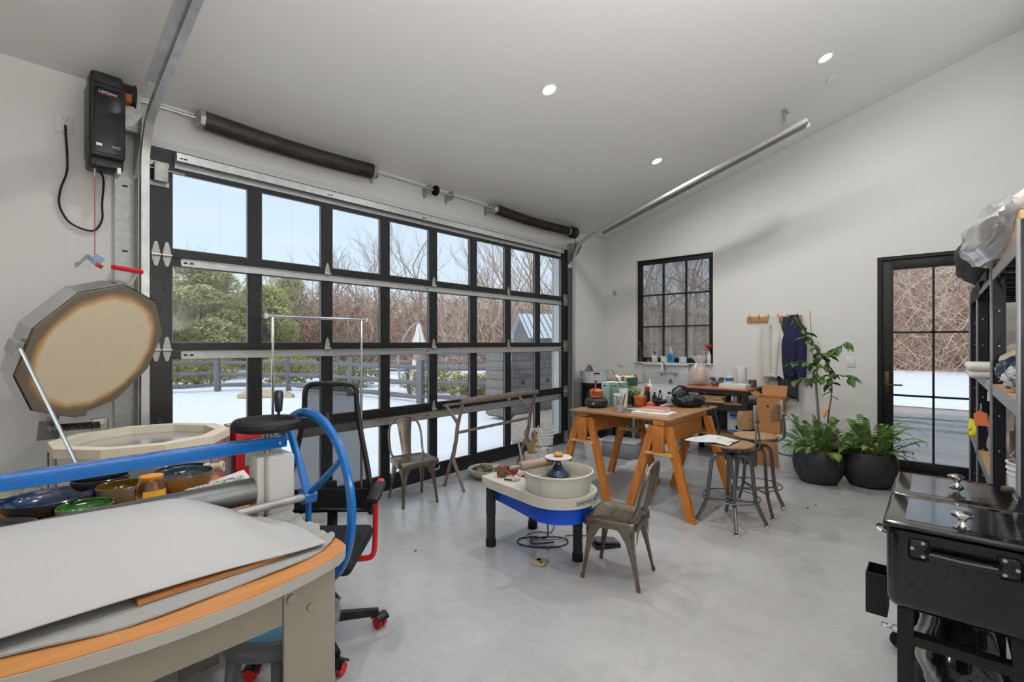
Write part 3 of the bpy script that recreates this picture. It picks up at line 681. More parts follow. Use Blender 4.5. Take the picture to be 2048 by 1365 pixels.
shrub('hedge_shrub', (9.6, 9.9, -.1), (.9, .7, .75), 2000, .09, SH1, 'low golden shrub next to the weathered planter')
shrub('hedge_shrub', (10.6, 9.6, -.1), (.55, .55, 1.5), 1600, .10, SH2, 'small upright evergreen behind the weathered planter')
shrub('hedge_shrub', (12.6, 31, -.1), (3.8, 2, 3.0), 5000, .16, SH3, 'spreading reddish brown shrub behind the fence', group=None)

def evergreen(x, y, hgt, rad, m, label, seed):
    rnd = random.Random(seed); t = thing('evergreen_tree', label, 'tree', (x, y, -.1), group='evergreen trees at the left')
    MB().tube([(0, 0, 0), (.1, 0, hgt*.5), (0, 0, hgt*.9)], [.22, .15, .05], 7).build('trunk', BARK, t)
    mb = MB()
    for k in range(34):
        h = rnd.uniform(.08, .97); rr = rad*(1-h**1.8)*rnd.uniform(.5, 1.0)+.25; a = rnd.uniform(0, 6.3)
        c = (rr*.75*math.cos(a), rr*.75*math.sin(a), h*hgt)
        leafblob(mb, c, (rad*.34, rad*.34, hgt*.09), 620, .17, rnd, .38)
    mb.build('foliage', m, t, smooth=False)
EV1 = leafmat('yellow_green_needles', (206, 200, 128), (160, 164, 104)); EV2 = leafmat('dark_green_needles', (154, 160, 112), (190, 184, 126))
evergreen(7.4, 26.5, 5.6, 2.7, EV2, 'dark green bushy evergreen behind the left glass panes', 3)
evergreen(10.6, 27.5, 4.6, 2.4, EV1, 'yellow green evergreen just right of the dark one', 4)
evergreen(5.0, 25.5, 4.0, 1.9, EV2, 'smaller evergreen at the left edge of the garage glazing', 5)
evergreen(14.4, 33.5, 6.2, 2.3, EV2, 'grey green evergreen behind the reddish shrub', 6)

def bare_mesh(seed, hgt, depth=5, spread=.55, r0=.14):
    rnd = random.Random(seed); mb = MB()
    def grow(p, d, L, r, k):
        n = 3; pts = [p]; q = p.copy(); dd = d.copy()
        for i in range(n):
            dd = (dd+Vector((rnd.uniform(-.18, .18), rnd.uniform(-.18, .18), rnd.uniform(-.05, .12)))).normalized(); q = q+dd*L/n; pts.append(q.copy())
        mb.tube(pts, [r, r*.87, r*.76, r*.64], 6 if k > 3 else 4 if k > 1 else 3, caps=False)
        if k == 0: return
        nb = (2 if rnd.random() < .4 else 3) if k < depth else 4
        for b in range(nb):
            s = rnd.randint(1, 3) if b else 3
            nd = (dd*.9+Vector((rnd.uniform(-1, 1), rnd.uniform(-1, 1), rnd.uniform(-.25, .75)))*spread*1.35).normalized()
            grow(pts[s], nd, L*rnd.uniform(.62, .85), r*(.62 if s == 3 else .48), k-1)
        if k == depth:
            for b in range(3):
                grow(pts[rnd.randint(1, 2)], (dd*.5+Vector((rnd.uniform(-1, 1), rnd.uniform(-1, 1), rnd.uniform(0, .6)))*.9).normalized(), L*.6, r*.4, k-2)
    grow(Vector((0, 0, 0)), Vector((0, 0, 1)), hgt*.30, r0, depth)
    return mb
TW1 = pm('bare_branch', (172, 150, 138), .9, var=.5, vs=3, rgb2=(146, 128, 118)); TW2 = pm('grey_branch', (164, 150, 142), .9, var=.5, vs=3, rgb2=(132, 122, 116))
protos = [bare_mesh(11+i, h_, 5, sp_, .10).mesh('branches', (TW1, TW2)[i % 2], ang=80) for i, (h_, sp_) in enumerate(((9, .55), (8, .7), (11, .42), (10, .5)))]
BT = [(9.6, 38, 0, .95, 'slender bare tree rising behind the yellow evergreen'), (14, 36.5, 1, .9, 'bare tree above the reddish shrub, left of the second mullion'), (17.6, 33.5, 1, 1.2, 'wide bare tree behind the chrome clothes rack'),
      (20.5, 31.5, 0, 1.15, 'tall bare tree filling the fourth top pane'), (23.0, 29.5, 3, 1.15, 'bare forked tree behind the folded umbrella'), (24.5, 27.0, 1, 1.05, 'leaning bare tree in the fifth top pane'),
      (26.5, 25.0, 0, 1.2, 'large bare tree in the sixth top pane'), (25.5, 22.0, 2, 1.1, 'tall straight bare tree left of the shed roof'), (27.0, 21.5, 3, 1.1, 'bare tree standing over the shed roof'),
      (29.5, 22.0, 2, 1.15, 'tall bare tree in the last top pane beside the grey wall'), (21.8, 35, 2, 1.0, 'thin bare tree far behind the umbrella'), (27, 12.2, 3, .9, 'dark bare tree behind the middle of the small window'),
      (26.0, 10.0, 0, 1.0, 'branching bare tree behind the right side of the small window'), (24.5, 11.6, 2, .9, 'straight bare tree behind the left side of the small window'), (38, 1.6, 1, 1.0, 'bare tree in the upper left pane of the entry door'), (39, -1.2, 2, 1.0, 'bare trunk behind the upper right pane of the entry door')]
for i, (x, y, k, s_, lab) in enumerate(BT):
    t = thing('bare_tree', lab, 'tree', (x, y, -.15), i*1.7, s_*1.2, group='bare winter trees')
    put(protos[k], 'branches', t)
def thicket(name, n, ang0, ang1, r0, r1, hmax, m, label, seed, rad=(.008, .024), ln=(.9, 3.4)):
    rnd = random.Random(seed); mb = MB()
    for _ in range(n):
        a = math.radians(rnd.uniform(ang0, ang1)); r = rnd.uniform(r0, r1); z = hmax*rnd.random()**1.5-.2
        p = Vector((r*math.cos(a), r*math.sin(a), z)); d = Vector((rnd.uniform(-1, 1), rnd.uniform(-1, 1), rnd.uniform(-.25, 1.5))).normalized(); L = rnd.uniform(*ln); q = rnd.uniform(*rad)*(r/32)
        bend = Vector((rnd.uniform(-1, 1), rnd.uniform(-1, 1), rnd.uniform(-.9, .3)))*L*.38
        mb.tube([p, p+d*L*.4+bend*.12, p+d*L*.75+bend*.5, p+d*L+bend], [q, q*.8, q*.55, q*.3], 3, caps=False)
    o = solo(name, mb, m, label, 'undergrowth', smooth=False); o['kind'] = 'stuff'
TH1 = pm('tan_brush', (204, 174, 152), .9, var=.6, vs=.4, rgb2=(182, 152, 134)); TH2 = pm('brown_brush', (172, 144, 126), .9, var=.6, vs=.4, rgb2=(150, 126, 112)); TH3 = pm('pale_brush', (206, 184, 166), .9)
thicket('tan_brush', 8500, -9, 14, 33, 44, 8.0, TH1, 'dense tan winter undergrowth beyond the driveway', 21, rad=(.005, .016))
thicket('brown_brush', 7000, -9, 14, 34, 46, 9.0, TH2, 'dense brown twigs filling the wood beyond the driveway', 22, rad=(.006, .018))
thicket('tan_brush', 7800, 33, 82, 33, 44, 4.4, TH1, 'dense tan winter undergrowth behind the yard fence', 25)
thicket('brown_brush', 7000, 33, 82, 34, 46, 5.2, TH2, 'dense brown twigs filling the wood behind the yard fence', 26)
thicket('tan_brush', 1500, 14, 33, 30, 42, 3.4, TH1, 'tan winter undergrowth behind the small window', 28)
thicket('brown_brush', 900, 14, 33, 30, 42, 6.0, TH2, 'thin brown twigs behind the small window', 29)
thicket('pale_brush', 1300, -8, 50, 31, 36, 5.0, TH3, 'pale bramble stems at the front of the wood', 23, rad=(.008, .018), ln=(2, 4.5))
thicket('far_trunks', 200, -9, 36, 40, 58, 3.0, TH2, 'upright trunks of the wood beyond the driveway', 24, rad=(.05, .13), ln=(7, 13))
thicket('far_trunks', 240, 36, 84, 44, 58, 1.5, TH2, 'upright trunks of the wood behind the yard', 27, rad=(.03, .09), ln=(5, 9))
struct('wood_ridge', MB().sheet(lambda u, v: (lerp(62, 70, v)*math.cos(math.radians(lerp(-14, 92, u))), lerp(62, 70, v)*math.sin(math.radians(lerp(-14, 92, u))), lerp(-.3, lerp(9, 5.6, sm(u*2.2))+.8*math.sin(u*37)+.5*math.sin(u*91), v)), 60, 4), pm('distant_wood', (184, 168, 158), .95, var=.8, vs=.25, rgb2=(158, 144, 138), stretch=(1, 1, .2)))

# ================================================================ LEFT FOREGROUND: slab roller, pots, kiln, chair
BEIGE = pm('beige_enamel', (150, 143, 128), .45, var=.15, vs=3); OFFW = pm('offwhite_enamel', (214, 212, 206), .4)
BLUE = pm('blue_enamel', (2, 104, 184), .25, coat=.4, var=.25, vs=9, rgb2=(4, 86, 160))
LAM = wood('beech_laminate', (198, 138, 80), (176, 116, 62), .35, 7, axis=0)
def rrect(x0, x1, y0, y1, r, n=6):
    out = []
    for cx, cy, a in ((x1-r, y1-r, 0), (x0+r, y1-r, PI/2), (x0+r, y0+r, PI), (x1-r, y0+r, 1.5*PI)):
        for i in range(n+1): out.append((cx+r*math.cos(a+PI/2*i/n), cy+r*math.sin(a+PI/2*i/n)))
    return out
sr = thing('slab_roller', 'large clay slab roller table with blue beam, blue wheel and beige frame', 'slab roller', (.15, 2.2, 0))
def dy(x): return 1.383+.08*((x-.4)/.42)**2 if x > .02 else 1.4485
def bowed(ins):
    q = [p for p in rrect(-.62+ins, .862-ins, 1.452, 3.04-ins, .10) if p[1] > 2]
    near = [(-.62+ins+1.42*k/24, dy(-.62+1.42*k/24)+ins) for k in range(25)]
    return q+near+[(.835-ins, 1.485), (.855-ins, 1.515), (.862-ins, 1.56)]
MB().prism(bowed(0), .826, .8575).build('deck_edge', pm('grey_edge_band', (176, 172, 164), .4), sr, world=True)
MB().prism(bowed(.003), .8575, .8605).build('deck_top', LAM, sr, world=True)
for y0, y1 in ((1.495, 1.53), (2.60, 2.635)):
    ap = MB().box(-.55, .645, y0+.004, y1, .685, .826); ap.build('apron', BEIGE, sr, world=True)
    for x0, x1 in ((-.56, -.40), (.637, .804)):
        L_ = MB().rbox(x0, x1, y0-.004, y0+.008, 0, .824, .003); L_.box(x1-.012 if x0 > 0 else x0, x1 if x0 > 0 else x0+.012, y0, y0+.09, .0, .824)
        lg = L_.build('leg', BEIGE, sr, world=True)
        if y0 < 2:
            for bx_, bz_ in ((x0+.02, .762), (x0+.083, .712)): MB().cyl((bx_, y0-.011, bz_), (bx_, y0-.002, bz_), .0135, n=6).build('bolt', pm('bolt_zinc', (168, 160, 148), .4, .5), lg, world=True)
for x0, x1 in ((.775, .882), (-.58, -.48)):
    MB().rbox(x0, x1, 1.955, 2.13, .86, 1.105, .016, 3).build('side_housing', OFFW, sr, world=True)
    MB().rbox(x0-.03 if x0 > 0 else x1, x0 if x0 > 0 else x1+.03, 1.985, 2.07, .86, 1.10, .005).build('bearing_plate', OFFW, sr, world=True)
MB().lathe([(.0, -.5), (.05, -.5), (.05, .745), (.0, .745)], 28, T(0, 2.03, .965) @ rotm(0, PI/2, 0), cap0=False, cap1=False).build('roller', pm('roller_steel', (132, 132, 132), .45, .75, var=.4, vs=5), sr, world=True)
MB().lathe([(.0, -.5), (.016, -.5), (.016, .93), (.0, .93)], 12, T(0, 1.95, .915) @ rotm(0, PI/2, 0), cap0=False, cap1=False).build('axle', GALV, sr, world=True)
MB().rbox(-.56, .868, 2.0, 2.055, 1.123, 1.168, .003).build('beam', BLUE, sr, world=True)
MB().cyl((.80, 2.028, .95), (.80, 2.028, 1.215), .011, n=10).build('screw', GALV, sr, world=True)
b = MB()
for x in (.838,): b.cyl((x, 1.996, 1.143), (x, 2.001, 1.143), .006, n=8)
b.build('pin', STEEL, sr, world=True)
hw = MB().lathe([(.0, -.03), (.02, -.03), (.028, -.012), (.07, -.002), (.098, .0), (.10, -.012), (.118, -.016), (.130, -.002), (.130, .014), (.119, .026), (.105, .022), (.098, .008), (.06, .006), (.026, .002), (.0, .002)], 32, T(.80, 2.025, 1.218), cap0=False, cap1=False).build('handwheel', RUB, sr, world=True)
MB().lathe([(.006, 0), (.006, .02), (.014, .024), (.017, .07), (.018, .10), (.013, .112), (.0, .114)], 14, T(.875, 2.10, 1.235), cap1=False).build('crank_knob', pm('dark_blue_grip', (36, 42, 60), .35), hw, world=True)
wc = (.94, 1.965, .915); RW = .342
wh = MB().tube([(wc[0], wc[1]+RW*math.cos(2*PI*i/48), wc[2]+RW*math.sin(2*PI*i/48)) for i in range(48)], .021, 10, closed=True, flat=.75).build('drive_wheel', BLUE, sr, world=True)
for a in (145, 55, 270):
    a = math.radians(a); MB().tube([(wc[0], wc[1], wc[2]), (wc[0], wc[1]+(RW-.015)*math.cos(a), wc[2]+(RW-.015)*math.sin(a))], .0165, 8, flat=.7).build('spoke', BLUE, wh, world=True)
MB().lathe([(.0, -.03), (.034, -.028), (.036, .022), (.0, .025)], 18, T(*wc) @ rotm(0, PI/2, 0), cap0=False, cap1=False).build('hub', BLUE, wh, world=True)

# felt blanket, warped sheet and wooden board lying on the deck
FELT = pm('grey_felt', (158, 157, 155), .95, bump=.15, bs=160, var=.2, vs=3)
def felt(u, v):
    x = lerp(-.55, .855, u); y = lerp(dy(x)+.078+.008*math.sin(u*19), 1.945, v)
    e = max(0, (u-.93)/.07); w_ = .010*math.sin(v*31)*e+.004*math.sin(u*17)*sm((.1-v)/.1)
    if e > 0: x += .012*math.sin(v*17)*e-.03*e*sm((.15-v)/.15)
    return (x, y, .8665+abs(w_)+.010*sm((v-.85)/.15))
solo('felt_blanket', MB().sheet(felt, 60, 30, .005), FELT, 'grey felt blanket spread on the slab roller deck', 'blanket', base=(.1, 1.72, .861))
solo('wood_paddle', MB().prism([(0, 0), (.34, .0), (.42, .03), (.45, .08), (.42, .14), (.32, .16), (0, .12)], .0, .012, T(.29, 1.545, .8690)), wood('paddle_wood', (186, 128, 74), (150, 96, 52), .5), 'orange-brown wooden paddle board poking out from under the white sheet', 'board', base=(.4, 1.6, .869))
def board(u, v):
    x = lerp(-.58, .792, u); f_ = v
    y = lerp(1.548, 1.962, v)-.02*sm((u-.75)*4)*(1-v)
    edge = sm((1-u)/.26)
    z = .887+.016*math.sin(min(1, u*1.05)*PI)*(1-v)+.142*sm(v*1.02)*(.10+.90*edge)+.02*math.sin(v*PI)*edge
    z += -.004+.012*sm((v-.5)*2)*math.sin(u*5)
    return (x-.05*sm((u-.9)/.1)*sm((v-.3)/.7), y, max(z, .884))
solo('white_sheet', MB().sheet(board, 60, 30, .003), pm('white_board_sheet', (176, 175, 175), .6), 'large warped white sheet draped from the roller to the deck edge', 'sheet', base=(.1, 1.72, .893))

def bowl(name, x, y, z, r, h, rb, mo, mi, label, group='handmade bowls behind the roller', tilt=(0, 0), n=32):
    t = thing(name, label, 'bowl', (x, y, z), rot=(tilt[0], tilt[1], 0), group=group)
    pr = [(rb*.9, 0), (rb, .004)]+[(rb+(r-rb)*math.sin(k/8*PI/2)**.9, .006+(h-.006)*(1-math.cos(k/8*PI/2))) for k in range(1, 9)]
    MB().lathe(pr, n, cap1=False).build('outside', mo, t)
    pi_ = [(q-.004-.0, max(zz+.004, .009)) for q, zz in pr[1:]]; pi_[-1] = (r-.005, h)
    MB().lathe([(0, .009)]+pi_+[(r-.003, h+.0025), (r, h)], n, cap0=False, cap1=False).build('glaze', mi, t)
    return t
def glz(n, a, b=None): return pm(n, a, .15, var=.7, vs=9, rgb2=b, coat=.6)
DKC = pm('dark_stoneware', (48, 46, 46), .45, var=.4, vs=12, rgb2=(70, 66, 62)); TAN = pm('tan_stoneware', (150, 118, 70), .5, var=.4, vs=10, rgb2=(120, 92, 54))
Z0 = .861
bowl('wide_bowl', .09, 2.955, Z0, .13, .06, .06, pm('olive_ware', (74, 70, 50), .4), glz('pale_glaze', (170, 170, 150), (90, 90, 70)), 'olive brown bowl at the back left below the blue beam')
bowl('wide_bowl', .214, 2.68, Z0, .146, .07, .05, DKC, glz('cobalt_glaze', (28, 52, 96), (14, 20, 34)), 'wide black bowl with cobalt blue inside and pale rim')
bowl('shallow_dish', .01, 2.45, Z0, .17, .035, .10, DKC, glz('navy_glaze', (26, 28, 40), (40, 40, 50)), 'dark shallow dish at the very left edge')
bowl('small_bowl', .300, 2.47, Z0, .088, .062, .04, pm('grey_ware', (120, 116, 108), .5), glz('green_glaze', (48, 110, 30), (26, 66, 16)), 'small bowl with bright green glaze inside')
bowl('shallow_dish', .392, 2.815, Z0, .10, .03, .06, glz('plum_glaze', (70, 54, 84), (40, 40, 74)), glz('navy_glaze2', (40, 46, 90), (60, 40, 70)), 'plum blue dish under the stacked dark bowls')
bowl('dark_bowl', .392, 2.815, Z0+.031, .104, .055, .06, DKC, glz('black_glaze', (30, 30, 34), (52, 50, 50)), 'lower charcoal bowl of the stack behind the glass jar')
bowl('dark_bowl', .392, 2.815, Z0+.062, .092, .05, .05, DKC, glz('black_glaze2', (26, 30, 40), (50, 50, 54)), 'upper charcoal bowl of the stack behind the glass jar')
bowl('amber_bowl', .437, 2.62, Z0, .09, .08, .05, pm('amber_ware', (104, 84, 42), .35, var=.8, vs=6, rgb2=(150, 146, 130)), glz('amber_glaze', (112, 84, 22), (70, 54, 16)), 'amber glazed bowl with pale dipped base beside the glass jar')
bowl('tan_bowl', .665, 2.62, Z0, .116, .088, .05, TAN, glz('slate_glaze', (74, 86, 98), (30, 36, 46)), 'tan bowl with slate blue inside right of the glass jar')
bowl('dark_plate', .72, 2.86, Z0, .12, .05, .07, DKC, glz('midnight_glaze', (40, 46, 56), (20, 22, 28)), 'dark blue plate behind the tan bowl')
j = thing('glass_jar', 'upturned clear glass bottle with orange cap and yellow label among the bowls', 'jar', (.49, 2.38, Z0))
JG = pm('clear_glass', (250, 250, 250), .02, trans=1.0, ior=1.3)
MB().lathe([(.034, 0), (.052, .008), (.054, .10), (.046, .125), (.04, .135), (.042, .142)], 24, cap0=False, cap1=False).build('glass', JG, j)
MB().lathe([(.0, .140), (.038, .140), (.040, .152), (.0, .154)], 24, cap0=False, cap1=False).build('cap', pm('orange_cap', (232, 152, 50), .4), j)
MB().sheet(lambda u, v: (.0555*math.cos(-2.3+u*1.5), .0555*math.sin(-2.3+u*1.5), .05+.05*v), 10, 1, .001).build('sticker', pm('yellow_label', (240, 190, 60), .5), j)
sp_ = thing('clay_spool', 'small cream ceramic spool lying behind the tan bowl', 'spool', (.86, 2.86, Z0+.03), rot=(PI/2-.1, 0, 1.0))
MB().lathe([(.011, -.045), (.028, -.045), (.030, -.03), (.022, -.012), (.022, .02), (.03, .035), (.028, .045), (.011, .045), (.011, -.045)], 20, cap0=False, cap1=False).build('spool_body', pm('cream_ceramic', (206, 192, 170), .5), sp_)
solo('speckled_board', MB().rbox(-.13, .13, -.05, .05, -.006, .006, .003, M=T(.745, 2.40, Z0+.032) @ rotm(.55, 0, .25)), pm('terrazzo_print', (190, 184, 170), .5, var=1, vs=90, rgb2=(60, 110, 116), sharp=(.5, .56)), 'speckled multicolour board leaning behind the roller', 'board', base=(.745, 2.40, Z0))
solo('pink_paper', MB().sheet(lambda u, v: (.78+.16*u, 2.56+.12*v, Z0+.004+.03*u*v), 8, 6, .001), pm('pink_paper', (226, 208, 202), .8), 'pale pink paper between the tan bowl and the speckled board', 'paper', base=(.84, 2.6, Z0))

# ---------------------------------------------------------------- kiln with raised lid
KC = (.70, 3.54); KR = .43; KT = 1.003
INOX = pm('stainless_sheet', (222, 222, 224), .2, .75, var=.15, vs=4)
BRICK = pm('cream_firebrick', (238, 228, 208), .9, var=.3, vs=14, rgb2=(220, 206, 178), bump=.1, bs=90)
kl = thing('pottery_kiln', 'ten-sided stainless kiln with cream brick lid propped open', 'kiln', (KC[0], KC[1], 0))
def deca(r, off=0): return [(r*math.cos(math.radians(36*i+18+off)), r*math.sin(math.radians(36*i+18+off))) for i in range(10)]
MB().prism(deca(KR), .26, .955).build('jacket', INOX, kl, smooth=False)
seam = MB().box(-.012, .012, -.002, .002, .27, .95).mesh('jacket_seam', GALV)
for i in range(10):
    a = math.radians(36*i+18); put(seam, 'jacket_seam', kl, ((KR+.001)*math.cos(a), (KR+.001)*math.sin(a), 0), (0, 0, a+PI/2))
rim = MB(); o_, n_ = deca(KR+.004), deca(KR-.075)
vs = [(x, y, .955) for x, y in o_]+[(x, y, KT) for x, y in o_]+[(x, y, KT) for x, y in n_]+[(x, y, .958) for x, y in n_]
fs = []
for i in range(10):
    k = (i+1) % 10; fs += [(i, k, 10+k, 10+i), (10+i, 10+k, 20+k, 20+i), (20+i, 20+k, 30+k, 30+i)]
rim._add(vs, fs).build('brick_rim', BRICK, kl, smooth=False)
for k in range(5):
    z1 = .957-.10*k; w = MB(); a_, b_ = deca(KR-.075), deca(KR-.06); g = deca(KR-.055)
    vs = []
    for (rg, z) in ((a_, z1), (a_, z1-.035), (g, z1-.04), (g, z1-.06), (a_, z1-.065), (a_, z1-.10)): vs += [(x, y, z) for x, y in rg]
    fs = [(s_*10+i, s_*10+(i+1) % 10, (s_+1)*10+(i+1) % 10, (s_+1)*10+i) for s_ in range(5) for i in range(10)]
    w._add(vs, fs).build('brick_ring', BRICK, kl, smooth=False)
    e = deca(KR-.062); MB().tube([(x, y, z1-.05) for x, y in e], .008, 6, closed=True).build('heating_element', pm('element_wire', (96, 70, 56), .7), kl)
MB().prism(deca(KR-.07), .40, .46).build('brick_floor', BRICK, kl, smooth=False)
for i in range(4):
    a = PI/4+i*PI/2; MB().rbox(-.02, .02, -.02, .02, 0, .26, .003, M=T(.34*math.cos(a), .34*math.sin(a), 0)).build('stand_leg', BLKP, kl)
MB().prism(deca(KR-.02), .235, .26).build('stand_plate', BLKP, kl, smooth=False)
LC = Vector((.522, 3.783, 1.497)); ln_ = Vector((.5536, -.732, -.3972)).normalized(); lu_ = (Vector((0, 0, 1))-ln_*ln_.z).normalized(); lx_ = lu_.cross(ln_)
LM = Matrix(((lx_.x, lu_.x, ln_.x, LC.x), (lx_.y, lu_.y, ln_.y, LC.y), (lx_.z, lu_.z, ln_.z, LC.z), (0, 0, 0, 1)))
LKM = T(-KC[0], -KC[1], 0) @ LM
def lidmat():
    m = pm('scorched_firebrick', (242, 226, 194), .9, var=.25, vs=9, rgb2=(228, 208, 170), bump=.08, bs=80)
    nt = m.node_tree; N = nt.nodes.new; L = nt.links.new; b = nt.nodes['Principled BSDF']; src = b.inputs['Base Color'].links[0].from_socket
    tc = N('ShaderNodeTexCoord'); sx = N('ShaderNodeVectorMath'); sx.operation = 'MULTIPLY'; sx.inputs[1].default_value = (1, 1, 0); L(tc.outputs['Object'], sx.inputs[0])
    le = N('ShaderNodeVectorMath'); le.operation = 'LENGTH'; L(sx.outputs[0], le.inputs[0])
    nz = N('ShaderNodeTexNoise'); nz.inputs['Scale'].default_value = 9; L(tc.outputs['Object'], nz.inputs['Vector'])
    ad = N('ShaderNodeMath'); ad.operation = 'MULTIPLY_ADD'; ad.inputs[1].default_value = .035; L(nz.outputs['Fac'], ad.inputs[0]); L(le.outputs['Value'], ad.inputs[2])
    rp = N('ShaderNodeValToRGB'); L(ad.outputs[0], rp.inputs[0]); cr = rp.color_ramp
    cr.elements[0].position = .345; cr.elements[0].color = (1, 1, 1, 1); cr.elements[1].position = .40; cr.elements[1].color = (.25, .24, .245, 1)
    e = cr.elements.new(.365); e.color = (.86, .62, .38, 1); e = cr.elements.new(.385); e.color = (.46, .34, .27, 1)
    mx = N('ShaderNodeMix'); mx.data_type = 'RGBA'; mx.blend_type = 'MULTIPLY'; mx.inputs['Factor'].default_value = 1; L(src, mx.inputs['A']); L(rp.outputs[0], mx.inputs['B']); L(mx.outputs['Result'], b.inputs['Base Color'])
    return m
lid = MB().prism(deca(.432, 0), -.07, 0).build('lid', lidmat(), kl, smooth=False); lid.matrix_basis = LKM
bandm = MB(); d0 = deca(.438); bandm._add([(x, y, -.095) for x, y in d0]+[(x, y, -.012) for x, y in d0], [(i, (i+1) % 10, 10+(i+1) % 10, 10+i) for i in range(10)]+[tuple(range(9, -1, -1))])
bandm.build('lid_band', INOX, lid, smooth=False)
MB().rbox(-.045, .045, .433, .441, -.07, -.035, .003).build('band_clasp', STEEL, lid)
for x in (-.085, .085): MB().tube([(x, .43, -.05), (x, .47, -.045), (x*.98, .525, -.03)], .011, 6, flat=.35).build('handle_bracket', pm('white_bracket', (226, 226, 226), .35), lid)
MB().cyl((-.095, .525, -.03), (.1, .525, -.03), .0145, n=14).build('grip', pm('red_grip', (214, 30, 34), .35), lid)
MB().rbox(-.465, -.43, -.01, .06, -.06, .0, .004).build('rod_bracket', STEEL, lid); MB().rbox(-.11, -.03, -.47, -.40, -.10, -.05, .004).build('hinge_strap', STEEL, lid); MB().rbox(.06, .14, -.47, -.40, -.10, -.05, .004).build('hinge_strap', STEEL, lid)
rod = MB().tube([LM @ Vector((-.452, .03, .012)), (.365, 3.235, .925)], .011, 8, flat=.5).build('prop_rod', pm('zinc_rod', (168, 178, 184), .3, .85), kl, world=True)
lk = MB().tube([(.375, 3.215, .93), (.39, 3.25, .925), (.46, 3.19, .945)], .006, 6).build('rod_catch', STEEL, kl, world=True)
hg = MB(); hg.prism([(-.075, -.05), (.05, -.06), (.065, .02), (.03, .07), (-.06, .06)], -.004, .004, T(.32, 3.96, 1.03) @ Matrix(((lx_.x, 0, ln_.x, 0), (lx_.y, 0, ln_.y, 0), (0, 1, 0, 0), (0, 0, 0, 1))))
hgo = hg.build('hinge_plate', pm('brushed_plate', (150, 148, 144), .4, .7), kl, world=True)
MB().rbox(.50, .585, 3.91, 3.925, .97, 1.08, .012).build('hinge_plate', MATS['brushed_plate'], kl, world=True)
for k in range(2):
    c = Vector((.30+.03*k, 3.948, 1.03-.0*k))
    MB().tube([c+Vector((.018*math.cos(a*.785), -.012, .014*math.sin(a*.785*2)+.01)) for a in range(8)], .004, 5, closed=True).build('wing_nut', STEEL, hgo, world=True)
spv = [Vector((.37, 3.95, 1.04))+Vector((.175*i/120, -.045*i/120, 0))+Vector((0, .020*math.cos(i*.9), .020*math.sin(i*.9))) for i in range(121)]
MB().tube(spv, .0042, 5).build('lid_spring', BLKP, kl, world=True)
MB().cyl((.36, 3.95, 1.04), (.56, 3.905, 1.04), .009, n=8).build('hinge_rod', GALV, kl, world=True)
RED = pm('red_enamel', (182, 32, 34), .35)
cbx = MB().rbox(1.145, 1.31, 3.40, 3.62, .50, .99, .008).build('control_box', RED, kl, world=True)
MB().box(1.14, 1.30, 3.41, 3.60, .99, 1.004).build('control_panel', pm('panel_print', (225, 222, 216), .4, var=1, vs=40, rgb2=(30, 30, 34), sharp=(.5, .53)), cbx, world=True)
MB().box(1.20, 1.30, 3.397, 3.40, .74, .84).build('rating_plate', pm('rating_grey', (150, 148, 146), .5), cbx, world=True)

# ---------------------------------------------------------------- mesh-back office chair
oc = thing('office_chair', 'black mesh-back office chair with red armrest tubes and red casters', 'chair', (1.19, 2.42, 0), math.radians(-45))
MESHM = sheer_mat('chair_mesh', (26, 26, 28), .80, .8)
FR = pm('chair_black', (24, 24, 26), .45); REDT = pm('red_tube', (200, 30, 34), .3, coat=.3)
def bk(s):   # half width of the back at height fraction s
    return lerp(.235, .145, sm(s))*(1 if s < .96 else 1)
outl = [(-bk(i/12), .24+.05*math.sin(i/12*2)*.6, .60+.66*i/12) for i in range(13)]
top = [(-.145+.02*k+.0, .27, 1.26+.035*math.sin(PI*(k+1)/16)) for k in range(1, 14)]
frame_pts = outl+[(-.135, .275, 1.295), (-.10, .277, 1.312), (0, .278, 1.315), (.10, .277, 1.312), (.135, .275, 1.295)]+[(-p[0], p[1], p[2]) for p in reversed(outl)]
MB().tube(bez(frame_pts, 2), .0155, 8, closed=True).build('back_frame', FR, oc)
MB().sheet(lambda u, v: ((2*u-1)*bk(v)*(1-.25*sm((v-.93)/.07)), .24+.05*math.sin(v*2)*.6-.02*math.sin(u*PI)*0+.02*(2*u-1)**2*-1, .60+.70*v), 10, 16).build('back_mesh', MESHM, oc)
MB().sheet(lambda u, v: ((2*u-1)*.225, .235-.012*(2*u-1)**2+.004, .585+.13*v), 10, 4, .02).build('lumbar_pad', FR, oc)
MB().rbox(-.25, .25, -.25, .24, .44, .52, .03, 3).build('seat', pm('seat_fabric', (28, 28, 30), .8, bump=.2, bs=200), oc)
MB().rbox(-.12, .12, -.1, .12, .40, .44, .01).build('seat_plate', FR, oc)
MB().tube(bez([(0, .1, .41), (0, .25, .42), (0, .30, .52), (0, .285, .75)], 5), .03, 8, flat=.5).build('back_support', FR, oc)
for s in (-1, 1):
    a = MB().tube(bez([(s*.15, .02, .415), (s*.26, .02, .415), (s*.30, .02, .45), (s*.305, .03, .60), (s*.305, .04, .725)], 5), .0145, 8).build('arm_tube', REDT, oc)
    MB().tube(bez([(s*.305, -.05, .735), (s*.305, .05, .755), (s*.30, .18, .765)], 4), [.03, .036, .037, .037, .036, .036, .035, .034, .026], 10, flat=.5).build('arm_pad', FR, oc)
    MB().cyl((s*.30, .165, .76), (s*.30, .195, .77), .022, n=12).build('arm_cap', REDT, oc)
MB().cyl((0, 0, .09), (0, 0, .41), .026, n=14).build('gas_lift', FR, oc)
MB().lathe([(.0, .07), (.05, .072), (.05, .125), (.03, .14)], 16, cap0=False).build('hub', FR, oc)
cas = MB()
